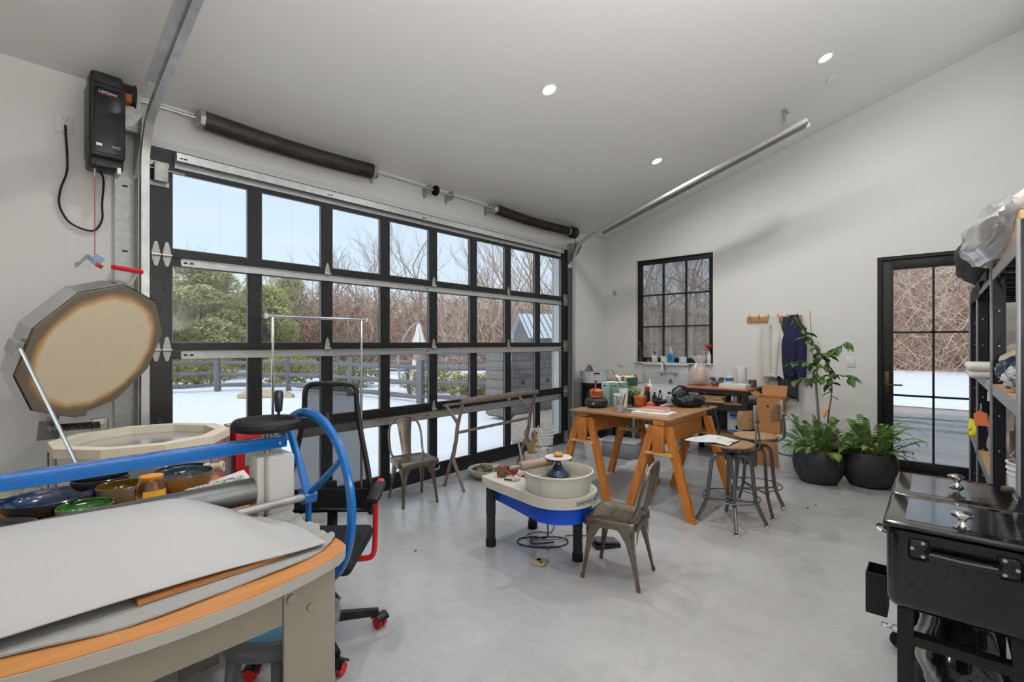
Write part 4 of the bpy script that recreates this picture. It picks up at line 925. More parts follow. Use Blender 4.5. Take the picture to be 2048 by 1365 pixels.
for sx in (-1, 1): cas.lathe([(.0, -.011), (.028, -.011), (.032, 0), (.028, .011), (.0, .011)], 18, T(sx*.017, 0, .032) @ rotm(0, PI/2, 0), cap0=False, cap1=False)
casm = cas.mesh('caster', pm('red_wheel', (206, 28, 32), .35))
hood = MB().sheet(lambda u, v: (lerp(-.036, .036, v), .037*math.cos(u*2.6+.3), .034+.037*math.sin(u*2.6+.3)), 10, 2, .005).mesh('caster_hood', FR)
for k in range(5):
    a = math.radians(-45+10+72*k-18); c_, s_ = math.cos(a), math.sin(a)
    l_ = MB().tube([(c_*.03, s_*.03, .115), (c_*.32, s_*.32, .085)], [.027, .019], 4, flat=1.25); l_.cyl((c_*.315, s_*.315, .05), (c_*.315, s_*.315, .09), .009, n=8)
    lo = l_.build('base_arm', FR, oc); q = put(casm, 'caster', lo, (c_*.33, s_*.33, 0), (0, 0, a+.6)); q2 = put(hood, 'caster_hood', lo, (c_*.33, s_*.33, .004), (0, 0, a+.6))

# ---------------------------------------------------------------- low painted stool under the deck
lp = thing('low_stool', 'grey metal stool with paint-splashed blue and cream seat under the slab roller', 'stool', (.772, 1.83, 0))
GR = pm('grey_stool_enamel', (104, 106, 110), .45)
MB().lathe([(.165, .535), (.196, .538), (.208, .525), (.208, .50), (.198, .482), (.17, .48)], 36, cap0=False, cap1=False).build('seat_rim', GR, lp)
pt = pm('paint_splash', (150, 148, 146), .5, var=1, vs=5, rgb2=(206, 196, 170)); 
nt = pt.node_tree; b_ = nt.nodes['Principled BSDF']; s0 = b_.inputs['Base Color'].links[0].from_socket
tc_ = nt.nodes.new('ShaderNodeTexCoord'); nz_ = nt.nodes.new('ShaderNodeTexNoise'); nz_.inputs['Scale'].default_value = 4.2; nz_.inputs['Detail'].default_value = 6; nt.links.new(tc_.outputs['Object'], nz_.inputs['Vector'])
rp_ = nt.nodes.new('ShaderNodeValToRGB'); rp_.color_ramp.elements[0].position = .5; rp_.color_ramp.elements[1].position = .56; nt.links.new(nz_.outputs['Fac'], rp_.inputs[0])
mx_ = nt.nodes.new('ShaderNodeMix'); mx_.data_type = 'RGBA'; nt.links.new(rp_.outputs[0], mx_.inputs['Factor']); nt.links.new(s0, mx_.inputs['A']); mx_.inputs['B'].default_value = lin((92, 160, 196))+(1,); nt.links.new(mx_.outputs['Result'], b_.inputs['Base Color'])
MB().lathe([(0, .518), (.162, .518), (.164, .527), (.0, .529)], 36, cap0=False, cap1=False).build('seat_disc', pt, lp)
for k in range(4):
    a = PI/4+k*PI/2+.35; c_, s_ = math.cos(a), math.sin(a); MB().tube([(c_*.145, s_*.145, .485), (c_*.19, s_*.19, 0)], [.028, .02], 8).build('leg', GR, lp)
MB().tube([(.172*math.cos(k*PI/16), .172*math.sin(k*PI/16), .18) for k in range(32)], .007, 6, closed=True).build('ring', GR, lp)

# ---------------------------------------------------------------- chrome clothes rack in front of the glazing
rk = thing('clothes_rack', 'chrome rolling clothes rail standing against the glazed garage door', 'clothes rail', (2.1, 3.92, 0))
for x in (1.60, 2.385):
    MB().cyl((x, 3.95, .10), (x, 3.95, 1.755), .0115, n=10).build('post', CHROME, rk, world=True)
    MB().cyl((x, 3.80, .105), (x, 4.10, .105), .012, n=10).build('foot_bar', CHROME, rk, world=True)
    for y in (3.825, 4.08):
        k = MB(); k.lathe([(.0, -.012), (.032, -.012), (.036, 0), (.032, .012), (.0, .012)], 16, T(x+.02, y, .036) @ rotm(0, PI/2, .5), cap0=False, cap1=False); ko = k.build('caster', RUB, rk, world=True)
        MB().rbox(x-.012, x+.03, y-.02, y+.02, .06, .10, .006).build('caster_fork', CHROME, ko, world=True)
MB().cyl((1.545, 3.95, 1.762), (2.44, 3.95, 1.762), .0135, n=12).build('top_rail', CHROME, rk, world=True)
MB().cyl((1.60, 3.95, .105), (2.385, 3.95, .105), .0105, n=10).build('lower_rail', CHROME, rk, world=True)
for x in (1.545, 2.43): MB().rbox(x-.008, x+.012, 3.93, 3.97, 1.742, 1.782, .004).build('end_cap', WHITE, rk, world=True)
for x, z in ((2.385, 1.32), (2.385, .9), (1.60, 1.3)): MB().cyl((x, 3.936, z), (x, 3.945, z), .006, n=8).build('clip', STEEL, rk, world=True)

# ---------------------------------------------------------------- worn metal cafe chairs
GUN = pm('worn_gunmetal', (138, 130, 118), .27, .95, var=.75, vs=9, rgb2=(100, 90, 76), rvar=.22, bump=.03, bs=60)
def cafe_chair(name, label, x, y, rz, s=1.0):
    t = thing(name, label, 'chair', (x, y, 0), rz, s, group='worn metal cafe chairs')
    # seat: rounded trapezoid pressed tray, wider in front (-y)
    def so(k, z, w=0): return [(px*k, py*k, z) for px, py in SEAT]
    SEAT = []
    for (cx, cy, a, r) in ((.125, .12, 0, .05), (-.125, .12, 90, .05), (-.145, -.12, 180, .055), (.145, -.12, 270, .055)):
        for i in range(6): SEAT.append((cx+r*math.cos(math.radians(a+18*i)), cy+r*math.sin(math.radians(a+18*i))))
    n = len(SEAT); mb = MB(); rings = [so(1.03, .365), so(1.03, .402), so(1.0, .414), so(.9, .415), so(.84, .408), so(.3, .406)]
    vs = [p for r_ in rings for p in r_]; fs = [(i*n+j, i*n+(j+1) % n, (i+1)*n+(j+1) % n, (i+1)*n+j) for i in range(5) for j in range(n)]+[tuple(5*n+j for j in range(n))]
    st_ = mb._add(vs, fs).build('seat', GUN, t)
    for hx, hy in ((-.05, .03), (0, .03), (.05, .03), (-.05, -.03), (0, -.03), (.05, -.03)): MB().lathe([(.0, 0), (.006, 0)], 8, T(hx, hy, .4072), cap0=False).build('drain_hole', RUB, st_)
    # legs: broad folded sheet tapering to the foot
    for sx in (-1, 1):
        for sy in (-1, 1):
            tx, ty = .150*sx, (.125 if sy > 0 else -.135); bx_, by_ = .172*sx, (.195 if sy > 0 else -.185)
            L = MB()
            secs_ = [(0.0, .020), (.05, .020), (.18, .030), (.28, .046), (.34, .075), (.372, .12)]
            vs = []
            for z, w in secs_:
                k = z/.385; px, py = lerp(bx_, tx, k), lerp(by_, ty, k)
                a = (px+sx*.006, py+sy*.006); 
                vs += [(a[0]-sx*w, a[1], z), (a[0]-sx*.004, a[1], z), (a[0], a[1]-sy*.004, z), (a[0], a[1]-sy*w, z), (a[0]-sx*.010, a[1]-sy*w, z), (a[0]-sx*.012, a[1]-sy*.014, z), (a[0]-sx*w, a[1]-sy*.010, z)]
            fs = [(i*7+j, i*7+(j+1) % 7, (i+1)*7+(j+1) % 7, (i+1)*7+j) for i in range(5) for j in range(7)]
            if sx*sy < 0: fs = [tuple(reversed(f)) for f in fs]
            L._add(vs, fs+[tuple(range(7))]); lg = L.build('leg', GUN, t)
            MB().rbox(bx_-.004-sx*.006, bx_+.004+0*sx, by_-.010, by_+.008, 0, .03, .002).build('foot_cap', GUN, lg)
    # skirts between the legs: arched aprons
    for (p0, p1) in (((-.15, -.165), (.15, -.165)), ((-.13, .165), (.13, .165)), ((-.172, -.13), (-.16, .13)), ((.172, -.13), (.16, .13))):
        def ap(u, v): 
            e = abs(2*u-1); return (lerp(p0[0], p1[0], u), lerp(p0[1], p1[1], u), lerp(.385-.028-.085*e**3.2, .395, v))
        MB().sheet(ap, 14, 2, .004).build('skirt', GUN, t)
    # back: tube hoop with a flaring central slat
    hp = bez([(-.150, .10, .40), (-.165, .165, .46), (-.168, .20, .58), (-.155, .225, .68), (-.11, .24, .75), (-.05, .247, .772), (.05, .247, .772), (.11, .24, .75), (.155, .225, .68), (.168, .20, .58), (.165, .165, .46), (.150, .10, .40)], 4)
    MB().tube(hp, .0115, 8).build('back_hoop', GUN, t)
    sl2 = MB().sheet(lambda u, v: ((2*u-1)*lerp(.048, .082, v**1.3), lerp(.165, .246, v**.8)-.008*math.cos((2*u-1)*1.5), lerp(.408, .768, v)), 8, 10, .004).build('back_slat', GUN, t)
    MB().tube(bez([(-.038, .190, .50), (-.05, .222, .66), (-.03, .232, .715), (0, .236, .73), (.03, .232, .715), (.05, .222, .66), (.038, .190, .50)], 4), .0035, 6).build('pressed_rib', GUN, sl2)
    return t
cafe_chair('metal_chair', 'worn metal cafe chair facing into the room in front of the garage glazing', 2.895, 3.855, math.radians(-15), 1.02)
cafe_chair('metal_chair', 'worn metal cafe chair pulled up beside the pottery wheel', 2.885, 1.60, math.radians(190), 1.0)

# ---------------------------------------------------------------- weathered branch rack
WEA = wood('weathered_branch', (140, 124, 112), (100, 86, 78), .8, 8, axis=2)
br = thing('branch_rack', 'weathered wooden rack with forked legs and three rails by the glazing', 'rack', (4.0, 3.83, 0))
for x in (3.41, 4.62):
    st_ = MB().tube([(x, 3.86, .30), (x, 3.80, .52), (x, 3.77, .72)], [.026, .022, .022], 8).build('stem', WEA, br, world=True)
    for pts in ([(x, 3.86, .33), (x, 3.93, .17), (x, 3.985, 0)], [(x, 3.86, .33), (x, 3.76, .16), (x, 3.675, 0)]): MB().tube(pts, [.022, .019, .016], 8).build('leg', WEA, br, world=True)
    for pts in ([(x, 3.77, .70), (x, 3.87, .79), (x, 3.965, .875)], [(x, 3.77, .70), (x, 3.725, .83), (x, 3.685, .955)]): MB().tube(pts, [.021, .018, .017], 8).build('fork', WEA, br, world=True)
MB().rbox(3.38, 4.65, 3.665, 3.70, .925, .975, .008).build('top_rail', WEA, br, world=True)
MB().cyl((3.38, 3.965, .875), (4.65, 3.965, .878), .016, n=8).build('top_rail', WEA, br, world=True)
MB().cyl((3.41, 3.79, .60), (4.62, 3.79, .62), .016, n=8).build('middle_rail', WEA, br, world=True)

# ---------------------------------------------------------------- succulents in a shallow concrete bowl
sb_ = thing('succulent_bowl', 'shallow concrete bowl planted with succulents on the floor', 'planter', (3.95, 3.87, 0))
CON = pm('pale_concrete', (186, 180, 170), .85, var=.4, vs=10, rgb2=(160, 152, 140), bump=.1, bs=70)
MB().lathe([(.09, 0), (.13, .01), (.19, .05), (.22, .10), (.222, .112), (.208, .112), (.2, .098), (.0, .09)], 36, cap1=False).build('bowl', CON, sb_)
soil = MB().lathe([(0, .098), (.1, .100), (.2, .095)], 24, cap0=False, cap1=False).build('soil', pm('bark_soil', (92, 66, 48), .9, var=1, vs=40, rgb2=(150, 110, 84), bump=.8, bs=60), sb_)
rr = random.Random(5)
gvl = MB()
for _ in range(90):
    a, q = rr.uniform(0, 6.3), .18*rr.random()**.5; gvl.ell((q*math.cos(a), q*math.sin(a), .102), (rr.uniform(.006, .014), rr.uniform(.006, .014), .007), 6, 4)
gv_ = gvl.build('pebbles', pm('mixed_pebble', (196, 184, 168), .8, var=1, vs=14, rgb2=(140, 120, 104)), sb_); gv_['kind'] = 'stuff'
def rosette(x, y, n, L, w, m, name, up=.6):
    t = MB()
    for k in range(n):
        a = k*2.4; e = up*(1-k/n*.8)+.25*(k/n); l = L*(1-.45*k/n) if up < 1 else L
        d = Vector((math.cos(a)*math.cos(1.4*k/n+.2), math.sin(a)*math.cos(1.4*k/n+.2), math.sin(1.4*k/n+.2))); sd = Vector((-math.sin(a), math.cos(a), 0))*w
        o = len(t.v); p = Vector((x, y, .10)); t.v += [tuple(p), tuple(p+d*l*.6+sd), tuple(p+d*l), tuple(p+d*l*.6-sd), tuple(p+d*l*.55-Vector((0, 0, w*.8)))]
        t.f += [(o, o+1, o+2, o+3), (o, o+4, o+1), (o+1, o+4, o+2), (o+2, o+4, o+3), (o+3, o+4, o)]
    return t.build(name, m, sb_, smooth=False)
rosette(-.02, .02, 26, .11, .008, leafmat('aloe_green', (168, 182, 120), (120, 146, 84)), 'spiky_rosette')
rosette(-.09, .09, 30, .055, .016, leafmat('grey_rosette', (150, 156, 160), (120, 122, 134)), 'grey_rosette')
rosette(.03, .12, 26, .05, .014, MATS['grey_rosette'], 'grey_rosette')
MB().ell((-.07, -.09, .13), (.042, .042, .04), 20, 10, fn=lambda d: 1+.06*math.cos(10*math.atan2(d.y, d.x))).build('round_cactus', leafmat('cactus_green', (112, 124, 92), (80, 100, 70)), sb_)
MB().ell((.06, -.06, .12), (.03, .035, .025), 12, 8).build('pale_stone', CON, sb_)

# ---------------------------------------------------------------- white bucket by the glazing
def bucket(name, x, y, r, h, label, zb=0.0, band=None, bail=True, lid=False, text_lines=False, rz=0.0, grp='white plastic buckets'):
    t = thing(name, label, 'bucket', (x, y, zb), rz, group=grp)
    W = pm('bucket_white', (222, 224, 224), .4, var=.15, vs=6)
    MB().lathe([(r*.86, 0), (r*.88, .006), (r*.97, h*.78), (r*1.0, h*.78), (r*1.0, h*.80), (r*.975, h*.805), (r*.98, h*.87), (r*1.03, h*.875), (r*1.03, h*.895), (r*.985, h*.9), (r*.99, h*.975), (r*1.04, h*.98), (r*1.04, h), (r*.95, h), (r*.84, .02), (.0, .015)], 32, cap1=False).build('pail', W, t)
    if band: MB().lathe([(r*.885+(r*.09)*.62, h*.50), (r*.885+(r*.09)*.70+.0015, h*.56), (r*.885+r*.09*.70, h*.56)], 32, cap0=False, cap1=False).build('printed_band', band, t)
    if text_lines:
        for k in range(5): MB().sheet(lambda u, v: ((r*(.90+.055*(.08+.07*k))+.002)*math.cos(-2.7+u*1.8), (r*(.90+.055*(.08+.07*k))+.002)*math.sin(-2.7+u*1.8), h*(.09+.075*k)+.004*v), 10, 1, .0005).build('print_line', pm('grey_print', (120, 124, 128), .6), t)
    if bail: MB().tube(bez([(-r*1.03, 0, h*.9), (-r*.85, 0, h*1.02+.03), (-r*.3, 0, h+.085), (r*.3, 0, h+.085), (r*.85, 0, h*1.02+.03), (r*1.03, 0, h*.9)], 4), .0035, 6).build('bail', CHROME, t)
    if lid: MB().lathe([(0, h+.006), (r*.9, h+.006), (r*1.05, h+.012), (r*1.06, h-.01)], 32, cap0=False, cap1=False).build('lid', W, t)
    return t
TEAL = pm('teal_print', (70, 140, 146), .5)
bucket('white_bucket', 4.98, 3.87, .15, .41, 'white bucket with wire bail behind the branch rack', band=TEAL, text_lines=True, rz=.6)

# ---------------------------------------------------------------- pottery wheel
pw = thing('potters_wheel', 'cream electric pottery wheel with blue belly pan and three black legs', 'pottery wheel', (2.82, 2.2, 0))
CRM = pm('cream_plastic', (206, 202, 190), .4, var=.35, vs=7, rgb2=(184, 172, 156)); PBL = pm('cobalt_plastic', (0, 74, 200), .35)
CC = (2.75, 1.985)
def deckpoly(r, ins):
    pts = [(3.17-ins, 2.57-ins), (2.60+ins, 2.60-ins)]
    pts = []
    for cx, cy, a in ((3.145-ins, 2.55-ins, 0), (2.62+ins, 2.575-ins, 90)):
        for i in range(6): pts.append((cx+.035*math.cos(math.radians(a+18*i)), cy+.035*math.sin(math.radians(a+18*i))))
    a0, a1 = 172, 385
    for i in range(25): a = math.radians(lerp(a0, a1, i/24)); pts.append((CC[0]+r*math.cos(a), CC[1]+r*math.sin(a)))
    return pts
MB().prism(deckpoly(.262, 0), .462, .531).build('deck', CRM, pw, world=True)
MB().prism(deckpoly(.228, .075)[6:]+deckpoly(.228, .075)[:6], .352, .462).build('belly_pan', PBL, pw, world=True)
BLG = pm('charcoal_leg', (44, 46, 50), .5)
for x, y in ((2.645, 2.552), (2.875, 1.915), (3.125, 2.53)):
    l_ = MB().cyl((x, y, .24), (x, y, .462), .037, n=18); l_.cyl((x, y, .05), (x, y, .24), .034, n=18)
    lg = l_.build('leg', BLG, pw, world=True); MB().cyl((x, y, 0), (x, y, .055), .039, n=18).build('foot', RUB, lg, world=True)
SP = MB().lathe([(.215, .531), (.222, .545), (.232, .60), (.236, .655), (.244, .660), (.244, .668), (.234, .670), (.228, .655), (.222, .58), (.19, .565), (.0, .563)], 44, T(CC[0]-.03, CC[1]-.012, 0), cap0=False, cap1=False).build('splash_pan', CRM, pw, world=True)
MB().lathe([(0, .566), (.215, .568)], 40, T(CC[0]-.03, CC[1]-.012, 0), cap0=False, cap1=False).build('clay_slip', pm('wet_clay', (176, 160, 150), .55, var=1, vs=14, rgb2=(132, 84, 78), sharp=(.5, .62)), SP, world=True)
MB().lathe([(0, .60), (.15, .60), (.15, .585), (.05, .58), (.05, .56)], 36, T(CC[0]-.03, CC[1]-.012, 0), cap0=False, cap1=False).build('wheel_head', pm('cast_aluminium', (176, 170, 164), .4, .6, var=.6, vs=9, rgb2=(150, 128, 118)), pw, world=True)
for a in (PI*1.02, PI*1.95): MB().tube([(CC[0]-.03+.244*math.cos(a), CC[1]-.012+.244*math.sin(a), z_) for z_ in (.668, .60, .54)], .004, 5).build('pan_clip', STEEL, SP, world=True)
# lettering bent round the front of the deck
def bent_text(body, size, mat, parent, cx, cy, r, a_mid, z, name):
    o = text(name, body, size, mat, None, Matrix.Identity(4), ext=.0004, sx=1.05)
    me = o.data; M0 = parent_matrix(parent).inverted()
    for v in me.vertices:
        a = a_mid+v.co.x/r; rr_ = r+v.co.z+.0006
        v.co = M0 @ Vector((cx+rr_*math.cos(a), cy+rr_*math.sin(a), z+v.co.y))
    o.parent = parent; me.update()
bent_text('SHIMPO VL-WHISPER', .040, pm('navy_print', (36, 46, 76), .5), pw, CC[0], CC[1], .262, math.radians(283), .497, 'maker_name')
# things on the wheel
ch = thing('trimming_chuck', 'dark blue bell-shaped trimming chuck standing on the wheel head', 'chuck', (2.80, 2.03, .601))
MB().lathe([(.078, 0), (.082, .006), (.08, .014), (.05, .045), (.026, .075), (.018, .095), (.022, .118), (.03, .124), (.0, .124)], 28, cap1=False).build('bell', pm('blue_glazed', (34, 54, 84), .3, coat=.4), ch)
solo('throwing_bat', MB().lathe([(.0, 0), (.095, 0), (.098, .004), (.095, .009), (.0, .009)], 32, cap0=False, cap1=False), pm('plaster_white', (206, 202, 200), .7, var=.5, vs=20, rgb2=(178, 160, 156)), 'round white plaster bat balanced on the blue chuck', 'bat').location = (2.80, 2.03, .726)
solo('sponge', MB().ell((0, 0, .016), (.037, .034, .017), 18, 8), pm('orange_sponge', (206, 140, 66), .9, bump=.5, bs=120), 'round orange sponge on top of the white plaster bat', 'sponge').location = (2.80, 2.03, .735)
rp = thing('rolling_pin', 'clay-dusted wooden rolling pin resting across the splash pan', 'rolling pin', (2.66, 2.115, .669))
PIN = wood('dusty_pin', (168, 146, 132), (140, 120, 108), .7, 8)
p0, p1 = Vector((-.145, .032, .03)), Vector((.13, -.036, .03)); dv = (p1-p0).normalized()
MB().tube([p0, p0+dv*.008, p1-dv*.008, p1], [.024, .031, .031, .024], 18).build('barrel', PIN, rp)
for q, sg in ((p0, -1), (p1, 1)): MB().tube([q, q+dv*.02*sg, q+dv*.055*sg, q+dv*.085*sg, q+dv*.092*sg], [.009, .012, .0155, .012, .004], 10).build('handle', PIN, rp)
ck = thing('tool_crock', 'white crock full of pottery tools, brushes and a wooden spatula on the wheel deck', 'tool crock', (3.045, 2.47, .531))
MB().lathe([(.05, 0), (.058, .004), (.062, .10), (.066, .125), (.058, .125), (.052, .02), (.0, .015)], 28, cap1=False).build('crock', pm('white_crock', (196, 190, 184), .4, var=.5, vs=9, rgb2=(160, 146, 138)), ck)
rr = random.Random(9); cols_ = [('tool_wood', (150, 120, 96)), ('tool_dark', (70, 62, 58)), ('tool_blue', (44, 52, 120)), ('tool_yellow', (196, 168, 60)), ('tool_pale', (186, 164, 146)), ('tool_grey', (120, 112, 110))]
for k in range(15):
    a, q = rr.uniform(0, 6.3), rr.uniform(.0, .04); n_, c_ = cols_[k % 6]; h_ = rr.uniform(.20, .33)
    tl = MB().tube([(q*.5*math.cos(a), q*.5*math.sin(a), .02), (q*math.cos(a), q*math.sin(a), .13), (q*2.6*math.cos(a), q*2.6*math.sin(a), h_)], [.004, .005, .007 if k % 2 else .004], 6).build('tool', pm(n_, c_, .5), ck)
    if k % 3 == 0: MB().ell((q*2.6*math.cos(a), q*2.6*math.sin(a), h_+.02), (.009, .009, .026), 8, 6).build('bristles', pm('bristle', (120, 92, 72), .8), tl)
MB().prism([(-.012, 0), (.012, 0), (.016, .14), (.034, .19), (.036, .25), (.02, .28), (-.01, .27), (-.014, .14)], -.004, .004, T(.045, -.03, .06) @ rotm(PI/2-.0, 0, .7) @ rotm(0, 0, -.22)).build('spatula', pm('spatula_wood', (176, 132, 106), .6), ck)
MB().tube([(-.05, .06, .04), (-.07, .09, .22)], .008, 6).build('metal_scraper', STEEL, ck)
wl = MB()
for k in range(7): a = k*.9; wl.tube(bez([(.03, -.02, .1), (.09+.02*math.cos(a), -.06+.03*math.sin(a), .16), (.13+.02*math.sin(a), -.08, .10), (.15, -.10+.01*k, .04)], 4), .003, 5)
wl.build('wire_loops', STEEL, ck)
cp = thing('clay_cup', 'small brown unfired clay cup with a scrap inside on the wheel deck', 'cup', (2.69, 2.478, .531))
MB().lathe([(.028, 0), (.038, .01), (.041, .05), (.037, .075), (.032, .075), (.034, .05), (.03, .012), (.0, .01)], 20, cap1=False, wob=.03).build('cup_body', pm('brown_clay', (126, 92, 72), .7, var=.6, vs=14, rgb2=(90, 64, 50)), cp)
MB().ell((.004, .004, .075), (.03, .022, .02), 10, 6).build('clay_scrap', pm('red_clay', (156, 96, 80), .8, bump=.6, bs=60), cp)
bowl('red_dish', 2.80, 2.475, .531, .055, .045, .03, pm('rust_ware', (140, 70, 56), .6), pm('dark_inside', (70, 50, 48), .6), 'small rust-red dish behind the brown clay cup', group=None)
solo('clay_rag', MB().sheet(lambda u, v: (2.78+.20*u, 2.26+.14*v, .536+.022*abs(math.sin(u*7+v*4))*math.sin(v*PI)+.012*math.sin(u*11)**2), 20, 14, .003), pm('stained_rag', (186, 164, 152), .9, var=.7, vs=12, rgb2=(150, 118, 104)), 'clay-stained rag beside the splash pan', 'rag', base=(2.88, 2.33, .531))
pb_ = thing('paint_brush', 'red-handled brush lying across the wheel deck toward the rag', 'brush', (2.70, 2.40, .54))
MB().tube([(.0, .1, .055), (-.01, -.05, .012)], .006, 6).build('handle', pm('brush_red', (190, 70, 44), .4), pb_); MB().tube([(-.01, -.05, .012), (-.014, -.10, .006)], [.007, .012], 8).build('bristles', pm('white_bristle', (206, 200, 196), .8), pb_)
tb_ = thing('trimming_tool', 'black trimming tool with silver ferrule on the wheel deck edge', 'tool', (2.64, 2.33, .538))
MB().tube([(-.02, .06, .004), (.0, 0, .004)], .006, 6).build('handle', RUB, tb_); MB().tube([(.0, 0, .004), (.01, -.03, .004)], [.007, .01], 6).build('ferrule', STEEL, tb_)
# cords, pedal and scraps on the floor below
def cord(name, pts, r, m, label): return solo(name, MB().tube(bez(pts, 6), r, 6), m, label, 'cord', base=(pts[0][0], pts[0][1], 0))
GC = pm('grey_cord', (128, 128, 126), .6)
cord('power_cord', [(2.95, 2.25, .385), (2.97, 2.26, .2), (3.02, 2.30, .02), (2.98, 2.40, .006), (2.88, 2.46, .006), (2.80, 2.40, .006), (2.84, 2.27, .006), (2.95, 2.15, .006), (3.06, 2.13, .006), (3.10, 2.2, .014), (3.0, 2.32, .018), (2.90, 2.36, .014), (2.86, 2.30, .014), (2.98, 2.20, .018)], .0055, pm('dark_cord', (50, 50, 52), .6), 'dark power cord coiled on the floor under the pottery wheel')
cord('pedal_cord', [(2.99, 2.24, .385), (3.06, 2.27, .22), (3.12, 2.32, .03), (3.08, 2.44, .006), (2.97, 2.46, .010), (2.91, 2.38, .018), (2.98, 2.25, .022), (3.1, 2.18, .02), (3.17, 2.22, .006), (3.25, 2.14, .006), (3.30, 2.02, .006), (3.24, 1.95, .02)], .005, GC, 'grey pedal cord looping on the floor under the pottery wheel')
pd = thing('foot_pedal', 'dark foot pedal of the pottery wheel on the floor behind the metal chair', 'pedal', (3.22, 1.89, 0), math.radians(-35))
MB().rbox(-.10, .10, -.06, .06, 0, .028, .008).build('pedal_base', BLG, pd)
MB().rbox(-.095, .095, -.055, .055, -.008, .008, .005, M=T(0, 0, .045) @ rotm(0, .14, 0)).build('treadle', pm('treadle_grey', (96, 98, 98), .5, bump=.6, bs=150), pd)
cb = thing('clay_tile', 'square tan test tile with a dark hole lying on the floor', 'tile', (2.66, 2.09, 0), .35)
MB().prism([(-.055, -.045), (.055, -.05), (.058, .042), (-.05, .048)], .003, .014).build('tile_body', pm('tan_tile', (190, 168, 128), .8, var=.4, vs=14), cb); MB().lathe([(0, .0148), (.017, .0148)], 14, T(.018, .012, 0), cap0=False).build('dark_hole', pm('tile_hole', (84, 66, 50), .9), cb); MB().lathe([(0, .0145), (.012, .0145)], 12, T(-.012, -.014, 0), cap0=False).build('pale_spot', pm('tile_spot', (226, 210, 170), .7), cb)
solo('dry_leaf', MB().sheet(lambda u, v: (.05*(u-.5), .03*(v-.5)*math.sin(PI*u+.1), .006+.014*abs(v-.5)+.008*math.sin(u*5)), 8, 4), pm('dry_leaf', (112, 108, 104), .9), 'small grey dry leaf on the floor near the test tile', 'leaf').location = (2.89, 2.19, .0)
rr = random.Random(12)
for k, (x, y, lb_) in enumerate(((2.2, 2.9, 'tiny dark crumb on the floor between office chair and wheel'), (1.9, 3.05, 'tiny dark crumb on the floor near the clothes rail caster'), (5.2, .9, 'small crumb of soil on the floor right of the stools'), (5.35, .86, 'second crumb of soil beside the first, right of the stools'))):
    solo('floor_crumb', MB().ell((0, 0, .004), (.012, .008, .004), 7, 4), RUB, lb_, 'crumb').location = (x, y, 0)

# ---------------------------------------------------------------- plywood table on sawhorses
PIN_ = wood('varnished_pine', (206, 132, 58), (176, 100, 36), .45, 6, axis=2); PINX = wood('varnished_pine_board', (206, 136, 64), (178, 106, 42), .45, 6, axis=0); CUT = pm('pine_end_grain', (214, 168, 110), .6, var=.4, vs=20)
def sawhorse(x0, y, label, L=.98, rz=0.0):
    t = thing('sawhorse', label, 'sawhorse', (x0, y, 0), rz, group='pine sawhorses under the plywood top')
    MB().rbox(0, L, -.055, .055, .806, .845, .003).build('top_plate', PINX, t)
    MB().rbox(.05, L-.05, -.02, .02, .625, .806, .003).build('beam', PINX, t)
    for xe, s in ((.045, 1), (L-.045, -1)):
        for sy in (-1, 1):
            M = Matrix.Identity(4); top, bot = Vector((xe, sy*.068, .80)), Vector((xe-s*.03, sy*.30, .0))
            mb = MB(); w, th = .037, .021; a = (top-bot).normalized(); nx = Vector((1, 0, 0)); ny = nx.cross(a).normalized()
            vs = []
            for p in (bot, top):
                for q, r_ in ((-th, -w), (th, -w), (th, w), (-th, w)): 
                    pt_ = p+nx*q+ny*r_; pt_ = pt_+a*((p.z-pt_.z)/a.z); vs.append(pt_)
            mb._add(vs, [(3, 2, 1, 0), (4, 5, 6, 7), (0, 1, 5, 4), (1, 2, 6, 5), (2, 3, 7, 6), (3, 0, 4, 7)]).build('leg', PIN_, t, smooth=False)
        MB().prism([(-.135, 0), (.135, 0), (.115, .018), (-.115, .018)], xe-.07, xe+.07, Matrix(((0, 0, 1, 0), (1, 0, 0, 0), (0, 1, 0, .545), (0, 0, 0, 1)))).build('spreader', CUT, t)
        MB().rbox(xe-.06, xe-.02 if s > 0 else xe+.06, -.052, .052, .563, .80, .003).build('end_block', PIN_, t) if s > 0 else None
sawhorse(4.10, 1.87, 'pine sawhorse under the right side of the plywood table, next to the stools', rz=math.radians(-2))
sawhorse(4.13, 2.70, 'pine sawhorse under the left side of the plywood table, nearest the garage door', rz=math.radians(-4))
PLY = wood('plywood_face', (164, 124, 86), (140, 102, 68), .55, 5, axis=1)
solo('plywood_top', MB().rbox(4.10, 5.36, 1.77, 2.83, .846, .866, .002), PLY, 'plywood tabletop laid over the two sawhorses', 'tabletop', base=(4.7, 2.3, .846))

# ================================================================ THINGS ON THE PLYWOOD TABLE
TZ = .8665
hp_ = thing('round_burner', 'round black cushion-shaped burner on the near left corner of the plywood table', 'burner', (4.43, 2.715, TZ))
MB().lathe([(.085, 0), (.11, .012), (.124, .045), (.118, .078), (.095, .096), (.0, .099)], 36, cap1=False).build('body', pm('matt_black', (44, 45, 46), .55), hp_)
MB().lathe([(.0, .0), (.014, .0), (.014, .006), (.0, .006)], 12, T(.0, 0, 0) @ T(-.117, -.04, .05) @ rotm(0, -PI/2, .32), cap0=False, cap1=False).build('knob', GALV, hp_)
ct = thing('copper_pot', 'lidded copper pot with upright handle standing on the black burner', 'pot', (4.43, 2.715, TZ+.100))
COP = pm('orange_copper', (196, 110, 66), .4, .25, var=.4, vs=7, rgb2=(168, 84, 46))
MB().lathe([(.062, 0), (.068, .006), (.070, .068), (.073, .072), (.0, .072)], 30, cap1=False).build('pan', COP, ct)
MB().lathe([(.073, .0725), (.06, .086), (.035, .096), (.0, .10)], 30, cap0=False, cap1=False).build('lid', COP, ct)
